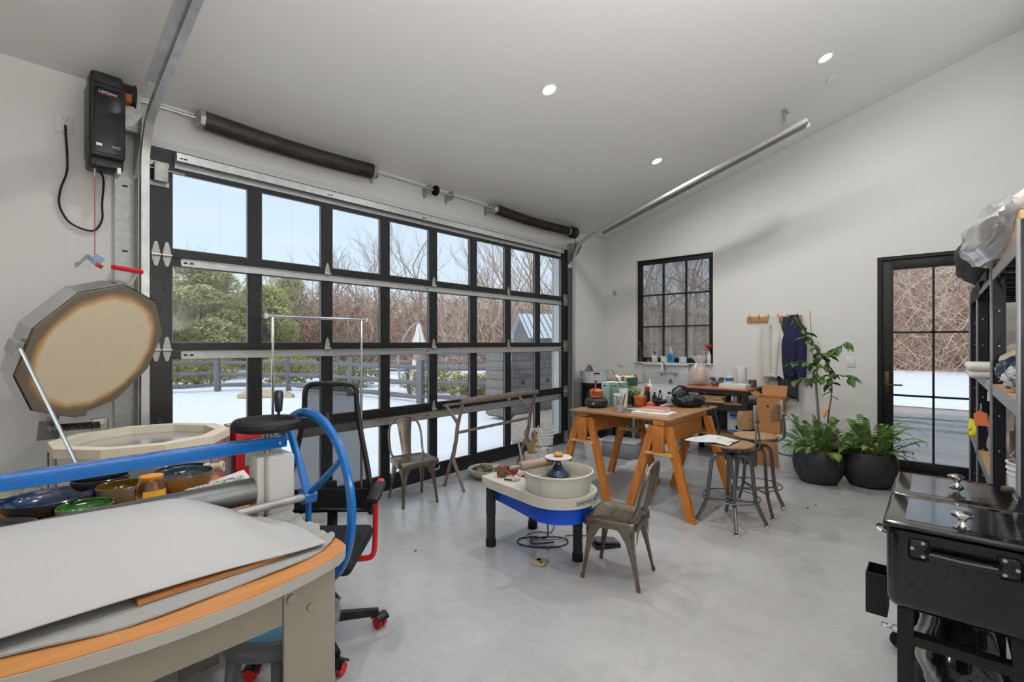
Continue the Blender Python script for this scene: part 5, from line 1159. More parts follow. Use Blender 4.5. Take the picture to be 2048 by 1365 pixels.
MB().tube(bez([(-.066, -.012, .04), (-.072, -.012, .08), (-.03, -.008, .115), (-.01, 0, .16), (-.012, 0, .185)], 5), [.008]*10+[.012]*11, 8, flat=.6).build('handle', pm('dark_copper', (120, 56, 32), .4, .3), ct)
def upright(name, x, y, w, d, h, rgb, label, rz=0.0, cat='file', slot=False, grp='files and folders standing on the table', z=TZ):
    t = thing(name, label, cat, (x, y, z), rz, group=grp)
    MB().rbox(-d/2, d/2, -w/2, w/2, 0, h, .002).build('cover', pm('file_%d_%d_%d' % rgb, rgb, .6, var=.15, vs=8), t)
    MB().box(-d/2+.004, d/2-.003, -w/2+.003, w/2-.003, h, h+.0015).build('page_edge', pm('page_white', (226, 224, 216), .8), t)
    if slot: MB().rbox(-d/2-.001, -d/2+.001, -.02, .02, h-.04, h-.028, .0008).build('finger_slot', RUB, t)
upright('magazine_file', 4.66, 2.685, .085, .21, .255, (150, 182, 176), 'pale green magazine file behind the copper pot', slot=True)
upright('magazine_file', 4.70, 2.585, .085, .21, .255, (128, 160, 152), 'second pale green magazine file, closer to the jars', slot=True)
upright('folder', 4.92, 2.655, .03, .22, .30, (214, 212, 208), 'thick white folder standing beyond the green files')
upright('folder', 4.93, 2.615, .022, .21, .29, (120, 84, 56), 'thin brown folder next to the white one')
upright('folder', 4.93, 2.588, .018, .21, .30, (196, 160, 108), 'kraft folder between the brown and dark green ones')
upright('folder', 4.94, 2.560, .024, .21, .295, (46, 82, 66), 'dark green folder at the end of the row')
lc = solo('loose_papers', MB().sheet(lambda u, v: (4.83+.2*u, 2.58+.15*v, TZ+.302+.012*math.sin(u*6)*v+.01*math.sin(v*7)), 14, 12, .004), pm('cream_papers', (222, 206, 176), .8, var=.6, vs=6, rgb2=(236, 234, 228)), 'loose papers lying across the tops of the folders', 'papers', base=(4.92, 2.65, TZ+.30))
jr = thing('pen_jar', 'tall clear jar holding paint tubes in front of the folders', 'jar', (4.345, 2.405, TZ))
MB().lathe([(.042, 0), (.046, .004), (.047, .15), (.044, .168), (.041, .168), (.043, .15), (.042, .01), (.0, .008)], 24, cap1=False).build('glass', sheer_mat('milky_glass', (206, 206, 206), .35, .1, .6), jr)
for k in range(5): MB().rbox(-.008, .008, -.008, .008, .012, .12+.01*k, .003, M=T(.02*math.cos(k*1.3), .02*math.sin(k*1.3), 0)).build('paint_tube', pm('tube_%d' % (k % 3), ((180, 150, 160), (206, 200, 196), (110, 106, 116))[k % 3], .5), jr)
MB().lathe([(.045, .150), (.048, .152), (.048, .174), (.045, .175)], 24, cap0=False, cap1=False).build('collar', WHITE, jr)
pc = thing('pen_cup', 'small grey cup of pens near the table edge', 'cup', (4.235, 2.325, TZ))
MB().lathe([(.034, 0), (.037, .003), (.037, .078), (.034, .078), (.033, .008), (.0, .006)], 24, cap1=False).build('cup_body', pm('pewter', (176, 176, 178), .4, .4), pc)
for k, (a, c_) in enumerate(((.3, (30, 30, 32)), (1.5, (226, 226, 226)), (2.8, (30, 30, 34)), (3.9, (206, 178, 130)), (5.1, (40, 44, 60)))):
    MB().tube([(.01*math.cos(a), .01*math.sin(a), .01), (.05*math.cos(a), .05*math.sin(a), .14+.012*k)], .0045, 6).build('pen', pm('pen_%d' % k, c_, .4), pc)
MB().prism([(-.012, 0), (.012, 0), (.02, .08), (.012, .115), (-.012, .09)], -.001, .001, T(.015, -.018, .06) @ rotm(PI/2, 0, -.9) @ rotm(0, 0, -.2)).build('palette_knife', pm('kraft_card', (214, 190, 150), .6), pc)
wc_ = thing('white_beaker', 'white beaker with a long black stylus behind the pen cup', 'beaker', (4.58, 2.475, TZ))
MB().lathe([(.035, 0), (.04, .004), (.05, .20), (.046, .20), (.036, .01), (.0, .008)], 24, cap1=False).build('beaker_body', WHITE, wc_); MB().tube([(.0, -.01, .05), (-.02, .0, .2), (-.10, .08, .40)], .0035, 6).build('stylus', RUB, wc_)
sp = thing('spider_plant', 'variegated spider plant in a dark blue pot on the plywood table', 'plant', (4.78, 2.42, TZ))
MB().lathe([(.045, 0), (.05, .004), (.066, .10), (.06, .10), (.056, .085), (.0, .085)], 24, cap1=False).build('pot', pm('ink_pot', (38, 42, 54), .35), sp)
SPG = leafmat('variegated_leaf', (152, 178, 110), (216, 222, 186))
rr = random.Random(31)
def blade(L, w, e, droop):
    mb = MB(); n = 8
    def fn(u, v):
        s = u; r_ = L*(s*math.cos(e)); z = L*(s*math.sin(e)-droop*s*s*1.2); ww = w*(1-s)**.6*(.4+.6*min(1, s*6)); return (r_, (2*v-1)*ww, z+abs(2*v-1)*ww*.6)
    return mb.sheet(fn, n, 2).mesh('blade', SPG)
blades = [blade(.26, .0042, 1.15, .55), blade(.21, .004, .8, .5), blade(.30, .004, 1.3, .7)]
for k in range(64):
    put(blades[k % 3], 'blade', sp, (0, 0, .085), (rr.uniform(-.25, .25), rr.uniform(-.4, .2), rr.uniform(0, 6.28)), (rr.uniform(.9, 1.5),)*3)
lt = thing('leather_case', 'orange-brown leather case with a folded flap on the plywood table', 'leather case', (4.66, 2.27, TZ), math.radians(10))
LEA = pm('tan_leather', (168, 84, 40), .45, var=.4, vs=9, rgb2=(136, 60, 26))
MB().rbox(-.06, .06, -.005, .10, .018, .135, .022, 3).build('case_body', LEA, lt); MB().rbox(-.07, .07, -.10, .11, 0, .02, .008).build('base_strap', LEA, lt); MB().ell((0, -.055, .035), (.05, .045, .045), 16, 8).build('lens_pouch', LEA, lt)
cmr = thing('black_camera', 'small black camera with strap lying beside the leather case', 'camera', (5.03, 2.28, TZ), .4)
MB().rbox(-.05, .05, -.075, .075, 0, .06, .01).build('body', BLKP, cmr); MB().cyl((-.05, 0, .03), (-.10, .01, .03), .03, n=18).build('lens', BLKP, cmr); MB().rbox(-.02, .02, -.025, .025, .06, .08, .006).build('finder', BLKP, cmr)
MB().tube(bez([(-.02, -.075, .05), (-.12, -.14, .01), (-.22, -.05, .008), (-.24, .06, .01), (-.1, .1, .03)], 5), .006, 6, flat=.4).build('strap', RUB, cmr)
def bottle(name, x, y, z, r, h, body, cap, label, capname='cap', neck=.35, nozzle=False):
    t = thing(name, label, 'bottle', (x, y, z))
    MB().lathe([(r*.94, 0), (r, .005), (r, h*.62), (r*.85, h*.70), (r*neck, h*.78), (r*neck, h*.82)], 20).build('bottle_body', body, t)
    if nozzle: MB().lathe([(r*neck*1.2, h*.80), (r*neck*1.2, h*.86), (r*.2, h*.9), (r*.12, h), (0, h)], 14, cap1=False).build(capname, cap, t)
    else: MB().lathe([(r*neck*1.25, h*.80), (r*neck*1.25, h), (0, h)], 16, cap1=False).build(capname, cap, t)
    return t
bottle('squeeze_bottle', 5.18, 2.50, TZ, .035, .18, BLKP, pm('red_cap', (206, 30, 36), .4), 'black bottle with bright red cap behind the leather case', neck=.75)
bottle('glue_bottle', 5.30, 2.52, TZ, .034, .27, WHITE, WHITE, 'tall white glue bottle with pointed nozzle behind the red cap', nozzle=True)
bottle('ink_bottle', 5.20, 2.415, TZ, .026, .12, BLKP, BLKP, 'first small black ink bottle right of the red cap')
bottle('ink_bottle', 5.26, 2.375, TZ, .026, .14, pm('ink_label', (80, 84, 92), .4, var=1, vs=40, rgb2=(214, 214, 214), sharp=(.5, .55)), BLKP, 'labelled small ink bottle between the black one and the grey one')
bottle('solvent_bottle', 5.24, 2.26, TZ, .034, .13, pm('grey_bottle', (170, 174, 178), .3), BLKP, 'small grey bottle with black cap beyond the camera')
def book(name, x, y, z, lx, ly, h, rgb, label, rz=0.0, pages=True, cat='book'):
    t = thing(name, label, cat, (x, y, z), rz); m = pm('book_%d_%d_%d' % rgb, rgb, .5)
    if pages:
        MB().box(-lx/2+.003, lx/2-.003, -ly/2, ly/2-.004, .002, h-.002).build('pages', pm('page_block', (222, 208, 188), .8), t); MB().rbox(-lx/2, lx/2, -ly/2, ly/2, h-.003, h, .0008).build('cover', m, t); MB().rbox(-lx/2, lx/2, -ly/2, ly/2, 0, .003, .0008).build('cover', m, t)
    else: MB().rbox(-lx/2, lx/2, -ly/2, ly/2, 0, h, .001).build('cover', m, t)
    return t
book('large_book', 4.36, 2.03, TZ, .26, .36, .022, (222, 220, 214), 'large white book at the front edge of the table', .05)
book('pink_book', 4.42, 2.04, TZ+.0225, .18, .24, .034, (206, 110, 104), 'thick pink-covered book on top of the large white book', .08)
book('notebook', 4.33, 2.245, TZ, .11, .15, .016, (70, 74, 78), 'dark grey notebook with white pages next to the pen cup', .25)
book('magazine', 4.52, 2.265, TZ, .2, .16, .012, (176, 176, 172), 'thin grey magazine half under the leather case', -.3, pages=False, cat='magazine')
bg = thing('black_bag', 'slouched black leather bag at the right end of the plywood table', 'bag', (5.08, 1.985, TZ), math.radians(-48))
LBK = pm('black_leather', (26, 26, 28), .32, bump=.3, bs=40, coat=.2)
def sl_bag(d):
    a = math.atan2(d.y, d.x); return 1+.045*math.sin(a*5+d.z*4)+.03*math.sin(a*9+2)+.10*sm(-d.z*1.5)
MB().ell((.01, 0, .07), (.175, .09, .074), 40, 22, fn=sl_bag).build('body', LBK, bg)
MB().ell((-.075, 0, .125), (.07, .05, .055), 28, 16, fn=lambda d: 1+.08*math.sin(math.atan2(d.y, d.x)*7+d.z*5)).build('gathered_top', LBK, bg)
MB().tube(bez([(-.15, -.02, .10), (-.185, -.05, .16), (-.13, -.07, .225), (-.05, -.06, .21), (-.01, -.05, .12)], 5), .009, 8).build('handle', LBK, bg)
MB().tube(bez([(.14, -.02, .06), (.19, -.03, .02), (.235, -.05, -.03), (.24, -.055, -.16), (.225, -.06, -.30), (.25, -.1, -.32), (.29, -.10, -.24), (.285, -.06, -.10), (.265, -.03, -.02), (.18, .03, .02)], 6), .009, 6, flat=.4).build('strap', LBK, bg)
solo('white_cable', MB().tube(bez([(4.98, 2.10, TZ+.02), (4.90, 2.13, TZ+.03), (4.86, 2.18, TZ+.012), (4.93, 2.22, TZ+.012)], 5), .012, 8), pm('silver_tube', (190, 190, 190), .35, .5), 'short silver tube lying left of the black bag', 'tube', base=(4.93, 2.15, TZ))

# ================================================================ FAR WALL
bn = thing('black_drum', 'glossy black drum in the corner beside the garage track', 'drum', (6.50, 4.02, 0))
MB().lathe([(.19, 0), (.205, .01), (.205, .90), (.21, .905), (.21, .925), (.0, .926)], 36, cap1=False).build('drum_body', pm('gloss_black', (24, 24, 26), .22), bn)
MB().tube(bez([(-.15, -.14, .62), (-.175, -.165, .66), (-.175, -.165, .78), (-.15, -.14, .82)], 4), .009, 6).build('side_handle', CHROME, bn)
et = thing('enamel_tub', 'white enamel tub with black-edged hand slots on top of the black drum', 'tub', (6.50, 4.02, .927))
MB().lathe([(.19, 0), (.2, .006), (.225, .185), (.232, .19), (.222, .19), (.19, .02), (.0, .015)], 36, cap1=False).build('tub_body', pm('white_enamel', (206, 210, 214), .25), et)
MB().rbox(-.045, .045, -.003, .003, -.010, .010, .0025, M=T(-.166, -.146, .155) @ rotm(0, 0, math.radians(-49))).build('hand_slot', RUB, et)
solo('folded_canvas', MB().sheet(lambda u, v: (lerp(-.19, .18, u), lerp(-.13, .12, v), .10+.16*math.sin(PI*min(1, v*1.2))*(1-u)**1.1+.05*math.sin(u*6+v*3)*(1-u)+.02*math.sin(v*9)), 22, 18, .008), pm('pinkish_canvas', (206, 192, 182), .9, var=.4, vs=5, rgb2=(186, 150, 136)), 'crumpled pale canvas heaped in the enamel tub', 'canvas').location = (6.50, 4.02, .93)
kt = thing('storage_cart', 'low dark metal cart with trays between the drum and the sink', 'cart', (7.02, 3.86, 0))
for x in (-.22, .28):
    for y in (-.26, .26): MB().box(x-.012, x+.012, y-.012, y+.012, 0, .90).build('leg', BLKP, kt)
for z in (.25, .88): MB().rbox(-.235, .295, -.28, .28, z, z+.02, .004).build('shelf', pm('green_grey_tray', (112, 120, 110), .5), kt)
def jar(name, x, y, z, r, h, m, label, lidm=None, cat='jar'):
    t = thing(name, label, cat, (x, y, z)); MB().lathe([(r*.92, 0), (r, .004), (r, h*.9), (r*.9, h), (0, h)], 18, cap1=False).build('jar_body', m, t)
    if lidm: MB().lathe([(r*.95, h), (r*.97, h+.002), (r*.97, h+.02), (0, h+.02)], 18, cap1=False).build('lid', lidm, t)
    return t
jar('yellow_jar', 7.0, 3.72, .901, .045, .10, pm('mustard', (190, 158, 70), .5), 'mustard yellow jar on the dark cart')
bk_ = thing('tool_basket', 'brown basket of brushes on the dark cart by the sink', 'basket', (7.02, 3.62, .90)); MB().lathe([(.06, 0), (.08, .07), (.075, .07), (.055, .01), (0, .01)], 14, cap1=False).build('basket_body', pm('basket_brown', (122, 98, 70), .8, bump=.6, bs=60), bk_)
for k in range(5): MB().tube([(.02*math.cos(k), .02*math.sin(k), .02), (.06*math.cos(k*1.3), .06*math.sin(k*1.3), .14)], .007, 6).build('brush', pm('brush_brown', (110, 84, 62), .7), bk_)
solo('white_tray', MB().rbox(-.12, .14, -.09, .09, 0, .03, .006), WHITE, 'shallow white tray at the sink end of the dark cart', 'tray').location = (6.93, 3.72, .901)
book('wood_box', 7.1, 4.02, .90, .2, .18, .05, (196, 176, 148), 'small pale wooden box on the dark cart behind the drum', pages=False, cat='box')
# utility sink
sk = thing('utility_sink', 'white utility sink with tall splashback below the window', 'sink', (7.05, 3.2, 0))
SW = pm('sink_white', (226, 228, 228), .35, var=.3, vs=4, rgb2=(206, 206, 204))
def bas(x0, x1, y0, y1): return [(x0, y0), (x1, y0), (x1, y1), (x0, y1)]
o_ = bas(6.72, 7.33, 2.86, 3.54); i_ = bas(6.77, 7.28, 2.91, 3.49)
vs = [(x, y, .50) for x, y in o_]+[(x, y, .88) for x, y in o_]+[(x, y, .90) for x, y in o_]+[(x, y, .90) for x, y in i_]+[(x, y, .56) for x, y in i_]
MB()._add(vs, [(3, 2, 1, 0)]+[(s_*4+i, s_*4+(i+1) % 4, s_*4+4+(i+1) % 4, s_*4+4+i) for s_ in range(4) for i in range(4)]+[(16, 17, 18, 19)]).build('basin', SW, sk, world=True, smooth=False)
MB().rbox(6.69, 7.34, 2.84, 3.56, .865, .885, .005).v and None
MB().rbox(7.28, 7.34, 2.84, 3.56, .90, 1.195, .006).build('splashback', pm('sink_steel', (222, 222, 222), .35, .15, var=.5, vs=5, rgb2=(196, 196, 194)), sk, world=True)
MB().rbox(7.24, 7.345, 2.84, 3.56, 1.195, 1.222, .008).build('ledge', MATS['sink_steel'], sk, world=True)
for x in (6.76, 7.28):
    for y in (2.92, 3.48): MB().cyl((x, y, 0), (x, y, .52), .02, n=10).build('leg', GALV, sk, world=True)
fc = MB().cyl((7.27, 3.02, 1.08), (7.27, 3.25, 1.08), .016, n=12).build('tap_body', CHROME, sk, world=True)
MB().tube(bez([(7.26, 3.17, 1.08), (7.20, 3.17, 1.12), (7.17, 3.175, 1.22), (7.12, 3.17, 1.25), (7.07, 3.16, 1.22), (7.05, 3.155, 1.13)], 5), .012, 8).build('spout', CHROME, fc, world=True)
for y, a in ((3.25, .09), (3.02, -.05)): 
    MB().lathe([(.022, 0), (.026, .02), (.02, .04), (0, .045)], 14, T(7.255, y, 1.07) @ rotm(0, -PI/2, 0), cap0=False, cap1=False).build('valve', CHROME, fc, world=True); MB().tube([(7.23, y, 1.07), (7.22, y+a, 1.09)], .008, 6).build('lever', CHROME, fc, world=True)
MB().prism([(-.035, 0), (.035, 0), (0, .07)], -.004, .004, T(7.26, 3.11, .93) @ rotm(PI/2, 0, PI/2)).build('plug', pm('brass_plug', (150, 132, 84), .4, .5), sk, world=True)
# sill board and the things on it
MB().rbox(7.315, 7.44, 2.49, 3.757, 1.22, 1.2365, .004).build('window_sill', MATS['white_trim'], bpy.data.objects['window_1'])
SZ_ = 1.237; SX_ = 7.355
vz = thing('dried_stems', 'dark vase with dried brown stems on the left end of the window sill', 'vase', (SX_, 3.66, SZ_))
MB().lathe([(.025, 0), (.035, .01), (.03, .06), (.016, .10), (.02, .12), (.0, .12)], 16, cap1=False).build('vase', pm('dark_vase', (58, 50, 48), .5), vz)
rr = random.Random(4)
for k in range(9): q = MB().tube([(0, 0, .1), (rr.uniform(-.02, .02), rr.uniform(-.06, .03), .2), (rr.uniform(-.03, .03), rr.uniform(-.13, .06), rr.uniform(.22, .33))], .003, 5).build('stem', pm('dried_stem', (112, 82, 66), .9), vz)
MB().ell((0, .02, .30), (.02, .02, .03), 10, 6).build('seed_head', pm('seed_head', (120, 90, 84), .9), vz)
jar('brown_jar', SX_, 3.52, SZ_, .032, .045, pm('brown_jar', (150, 112, 78), .4), 'small brown jar low on the window sill', pm('jar_black', (40, 36, 34), .5))
pbm = thing('pump_bottle', 'clear pump bottle with white label and black pump on the sill', 'bottle', (SX_, 3.41, SZ_)); MB().rbox(-.035, .035, -.045, .045, 0, .115, .012).build('bottle_body', pm('pale_bottle', (206, 208, 212), .2), pbm); MB().box(-.0362, -.035, -.035, .035, .05, .10).build('sticker', WHITE, pbm); MB().tube([(0, 0, .11), (0, 0, .16), (-.005, .03, .165)], .009, 8).build('pump', BLKP, pbm)
solo('cream_candle', MB().rbox(-.035, .035, -.04, .03, 0, .10, .006).rbox(-.03, .03, -.075, -.042, 0, .075, .006), pm('cream_wax', (220, 218, 200), .5), 'cream block candles between the pump bottle and blue soap', 'candle').location = (SX_, 3.27, SZ_)
ds = thing('dish_soap', 'blue dish soap bottle with green neck and white pump on the sill', 'soap bottle', (SX_, 3.14, SZ_))
MB().lathe([(.036, 0), (.045, .01), (.05, .07), (.046, .12), (.034, .155), (.03, .165)], 24, M=Matrix.Diagonal((.7, 1.1, 1, 1))).build('bottle_body', pm('blue_soap', (70, 150, 200), .2), ds)
MB().lathe([(.033, .158), (.026, .18), (.016, .205), (.014, .215), (0, .215)], 20, M=Matrix.Diagonal((.7, 1.1, 1, 1)), cap1=False).build('neck', pm('lime_soap', (196, 206, 110), .3), ds); MB().tube([(0, 0, .21), (0, 0, .235), (-.01, .035, .235)], .009, 8).build('pump', WHITE, ds); MB().ell((-.033, 0, .085), (.006, .035, .045), 14, 8).build('front_label', pm('soap_label', (36, 110, 176), .4), ds)
jar('plastic_tub', SX_, 2.95, SZ_, .058, .10, pm('lilac_tub', (196, 204, 222), .5), 'pale blue plastic tub on the sill left of the tied bag', cat='tub')
jar('oil_bottle', SX_, 2.63, SZ_, .034, .17, pm('mauve_bottle', (176, 150, 150), .2), 'tall mauve glass bottle at the right end of the sill', pm('cork', (200, 170, 150), .7), cat='bottle')
rf_ = thing('red_funnel', 'red funnel stuck in a pale bottle at the right end of the sill', 'funnel', (SX_, 2.555, SZ_)); MB().lathe([(.03, 0), (.032, .13), (.014, .16), (.014, .19)], 16).build('bottle_body', pm('green_white', (206, 214, 206), .3), rf_); MB().lathe([(.010, .19), (.014, .22), (.045, .27), (.04, .285), (.0, .25)], 18, cap1=False).build('cone', pm('red_plastic', (196, 26, 30), .4), rf_)
# workbench with shelves
wb = thing('workbench', 'black steel workbench with orange-brown top and two shelves under it', 'workbench', (6.9, 2.22, 0))
BST = pm('black_steel', (38, 39, 41), .45, var=.2, vs=8, rgb2=(54, 54, 54))
for x in (6.58, 7.23):
    for y in (1.83, 2.62): MB().box(x-.03, x+.03, y-.03, y+.03, 0, .93).build('leg', BST, wb, world=True)
for z in (.87, .66):
    for x in (6.58, 7.23): MB().box(x-.025, x+.025, 1.86, 2.59, z, z+.06).build('rail', BST, wb, world=True)
    for y in (1.83, 2.62): MB().box(6.61, 7.20, y-.025, y+.025, z, z+.06).build('rail', BST, wb, world=True)
MB().rbox(6.54, 7.27, 1.79, 2.66, .931, .951, .003).build('top', wood('bench_top', (188, 124, 86), (160, 100, 66), .55, 6, axis=1), wb, world=True)
MB().rbox(6.57, 7.24, 1.81, 2.64, .72, .735, .003).build('shelf', BST, wb, world=True)
MB().rbox(6.57, 7.24, 1.81, 2.64, .32, .34, .003).build('lower_shelf', wood('lower_ply', (150, 116, 84), (120, 90, 64), .6), wb, world=True)
MB().box(7.225, 7.235, 1.86, 2.59, .34, .66).build('back_panel', pm('grey_panel', (96, 100, 104), .7), wb, world=True)
rr = random.Random(8)
for k in range(5):
    book('pine_offcut', 6.80+.02*rr.uniform(-1, 1), 2.36-.05*k*.5+rr.uniform(-.03, .03), .736+.022*k, .34+.06*rr.random(), .50-.05*k, .020, ((206, 164, 120), (214, 172, 130), (196, 156, 112), (214, 180, 140), (200, 160, 120))[k], '%s pine board of the stack on the workbench shelf' % ('lowest', 'second lowest', 'middle', 'second highest', 'topmost')[k], rr.uniform(-.06, .06), pages=False, cat='board')
book('pine_offcut', 6.76, 1.99, .736, .26, .28, .022, (186, 140, 92), 'short pine board under the steel pot', .1, pages=False, cat='board')
spt = thing('steel_pot', 'small stainless pot on the workbench shelf beside the boards', 'pot', (6.76, 2.0, .759)); MB().lathe([(.075, 0), (.082, .006), (.084, .088), (.088, .09), (.08, .09), (.076, .01), (0, .008)], 28, cap1=False).build('pan', CHROME, spt)
for s in (-1, 1): MB().tube(bez([(-.02, s*.084, .07), (-.01, s*.115, .072), (.01, s*.115, .072), (.02, s*.084, .07)], 4), .006, 6).build('side_handle', CHROME, spt)
pg = thing('tied_plastic_bag', 'knotted clear plastic bag of pink clay powder on the workbench', 'bag', (6.88, 2.53, .951))
def bagfn(u, v):
    a = u*2*PI; z = [0, .02, .09, .18, .25, .29, .315, .345, .39, .415]; r_ = [.09, .14, .155, .14, .105, .065, .042, .065, .10, .105]
    q = v*9; i = min(8, int(q)); f_ = q-i; rr_ = lerp(r_[i], r_[i+1], f_); k = 1+.09*math.sin(a*9+v*5)*v+.05*math.sin(a*5+2)
    return (rr_*k*math.cos(a)*.9, rr_*k*math.sin(a), lerp(z[i], z[i+1], f_)+.012*math.sin(a*3+1)*v)
MB().sheet(bagfn, 48, 24).build('film', sheer_mat('plastic_film', (228, 220, 216), .42, .25, .8), pg)
MB().ell((0, 0, .125), (.105, .115, .108), 24, 14, fn=lambda d: 1+.05*math.sin(math.atan2(d.y, d.x)*6+d.z*3)+(.08 if d.z < 0 else 0)).build('pink_powder', pm('pink_clay', (206, 164, 150), .85, var=.4, vs=6, rgb2=(190, 142, 128)), pg)
def crumple(name, x, y, z, r, m, label, cat, f=5):
    o = solo(name, MB().ell((0, 0, r[2]), r, 32, 18, fn=lambda d: 1+.14*math.sin(math.atan2(d.y, d.x)*f+d.z*6)+.08*math.sin(d.x*13+d.y*11)), m, label, cat); o.location = (x, y, z); return o
gl = thing('work_gloves', 'crumpled grey work gloves on the workbench', 'gloves', (6.87, 2.275, .951)); GLV = pm('grey_glove', (112, 112, 116), .9, bump=.4, bs=60)
for s, dx in ((1, 0), (-1, .04)):
    gp_ = MB().ell((dx, s*.035, .04), (.032, .042, .042), 18, 10, fn=lambda d: 1+.1*math.sin(d.x*9+d.z*7)).build('palm', GLV, gl)
    for k in range(4): MB().tube(bez([(dx-.005, s*(.015+.016*k), .06), (dx-.012, s*(.018+.018*k), .10+.008*(k % 2)), (dx-.02, s*(.02+.022*k), .125-.012*abs(k-1.5)), (dx-.036, s*(.022+.024*k), .115-.012*abs(k-1.5))], 3), .0095, 7).build('finger', GLV, gp_)
book('flat_carton', 6.70, 1.99, .951, .24, .33, .06, (222, 214, 202), 'flat white carton at the front of the workbench', pages=False, cat='carton')
bj = jar('label_jar', 6.74, 2.07, 1.012, .05, .105, pm('jar_white', (222, 224, 228), .35), 'white jar with blue label standing on the flat carton', WHITE)
MB().lathe([(.0506, .025), (.0506, .075)], 24, cap0=False, cap1=False).build('blue_label', pm('blue_label', (56, 104, 160), .4), bj)
pr = thing('paper_towels', 'upright white paper towel roll at the back of the workbench', 'paper roll', (6.98, 1.99, .951)); MB().lathe([(.018, .0), (.068, .0), (.070, .004), (.070, .272), (.067, .276), (.018, .276)], 30).build('roll', pm('tissue', (226, 226, 224), .9), pr); MB().lathe([(.0185, .2765), (.012, .2765), (.012, .22)], 14, cap0=False, cap1=False).build('core', pm('core_card', (170, 150, 124), .9), pr)
jar('brown_beaker', 7.02, 1.86, .951, .05, .10, pm('umber_cup', (84, 70, 62), .5), 'dark brown beaker at the right end of the workbench', cat='beaker')
psk = thing('plaster_sack', 'white sack of plaster with blue print under the workbench', 'sack', (6.80, 2.01, .341))
MB().rbox(-.06, .06, -.10, .10, 0, .33, .035, 3).build('sack_body', pm('sack_white', (212, 216, 218), .6, bump=.3, bs=14), psk)
for z0, z1, y0, y1, c_ in ((.225, .265, -.055, .055, (48, 104, 172)), (.20, .212, -.055, .055, (60, 110, 172)), (.025, .05, -.09, .09, (70, 130, 190)), (.27, .29, -.09, .09, (150, 180, 206))): MB().box(-.0615, -.060, y0, y1, z0, z1).build('print_block', pm('sack_print_%d' % c_[0], c_, .6), psk)
MB().lathe([(0, 0), (.032, 0)], 20, T(-.0612, -.045, .09) @ rotm(0, -PI/2, 0), cap0=False).build('picture_spot', pm('picture_spot', (96, 112, 110), .6), psk)
cbx = thing('cardboard_box', 'tall open cardboard box between the workbench and the plants', 'box', (6.80, 1.58, 0))
KR_ = pm('kraft_board', (186, 128, 78), .8, var=.2, vs=5)
for i, (x0, x1, y0, y1) in enumerate(((-.15, -.145, -.14, .14), (.145, .15, -.14, .14), (-.15, .15, .135, .14), (-.15, .15, -.14, -.135))): MB().box(x0, x1, y0, y1, .42, .86).build('side', KR_, cbx)
MB().box(-.15, .15, -.14, .14, .40, .42).build('bottom', KR_, cbx)
MB().box(-.001, .003, -.14, .14, 0, .15, T(.148, 0, .86) @ rotm(0, .5, 0)).build('flap', KR_, cbx); MB().box(-.15, .15, -.001, .003, 0, .13, T(0, .138, .86) @ rotm(-.9, 0, 0)).build('flap', KR_, cbx)
MB().rbox(-.152, -.149, -.05, .02, .74, .765, .001).build('hand_hole', pm('hand_hole', (90, 56, 34), .9), cbx)
book('cardboard_carton', 6.80, 1.58, 0, .34, .30, .395, (176, 120, 74), 'lower brown carton carrying the tall open box', pages=False, cat='box')
bucket('white_bucket', 6.60, 1.30, .165, .40, 'white plaster bucket with teal stripe beside the left fern pot', band=TEAL, text_lines=True, bail=False, lid=True, rz=.5)
bucket('white_bucket', 6.62, 1.31, .075, .26, 'narrow white tub standing on the lid of the plaster bucket', zb=.413, bail=False)
# coat rail with garments
cr_ = thing('coat_rail', 'pale wooden coat rail with six pegs on the far wall', 'coat rail', (7.355, 1.68, 1.86))
MB().rbox(-.012, .012, -.34, .34, -.02, .06, .004).build('board', wood('rail_wood', (206, 150, 92), (186, 128, 74), .5, 6, axis=1), cr_)
for k in range(6): MB().tube([(-.01, .29-.118*k, .02), (-.045, .29-.118*k, .035), (-.06, .29-.118*k, .085)], .007, 6).build('peg', GALV, cr_)
def garment(name, y, ztop, zbot, w, dep, m, label, seed, cat='coat', taper=.35, folds=7, x=7.30):
    rnd = random.Random(seed); ph = rnd.uniform(0, 6)
    def fn(u, v):
        a = u*2*PI; k = .42+.58*sm(v*2.2); ww = w*k*(1+.10*math.sin(v*5+ph)); dd = dep*(.35+.65*sm(v*2))
        f_ = 1+.16*math.sin(a*folds+ph+v*3)*sm(v*1.5)
        return (dd*math.cos(a)*f_*(.9 if math.cos(a) > 0 else 1.15), ww*math.sin(a)*f_, lerp(ztop, zbot, v)+.03*math.sin(a*2+ph)*v+.015*math.sin(a*folds)*v)
    t = thing(name, label, cat, (x, y, 0)); MB().sheet(fn, 56, 26).build('cloth', m, t, ang=70)
    return t
WC = pm('ivory_cotton', (218, 214, 204), .9, var=.3, vs=8, rgb2=(196, 190, 178), bump=.2, bs=30); NV = pm('navy_cotton', (38, 42, 78), .85, var=.4, vs=6, rgb2=(28, 30, 58), bump=.2, bs=30); DG = pm('charcoal_cotton', (62, 64, 72), .9, var=.3, vs=6, bump=.2, bs=30)
g1 = garment('white_overall', 1.665, 1.915, 1.06, .135, .05, WC, 'ivory work coat hanging from the coat rail', 1)
MB().sheet(lambda u, v: (-.05+.028*math.cos(u*2*PI), .085+.06*math.sin(u*2*PI)-.01*v, lerp(1.80, 1.08, v)), 20, 14).build('sleeve', WC, g1, ang=70); MB().tube([(-.045+.03*math.cos(k*PI/8), .04+.07*math.sin(k*PI/8), 1.10+.01*math.sin(k)) for k in range(16)], .016, 8, closed=True).build('rolled_hem', WC, g1)
g2 = garment('navy_jacket', 1.42, 1.925, 1.13, .135, .06, NV, 'navy blue jacket hanging on the right pegs of the coat rail', 2, folds=6)
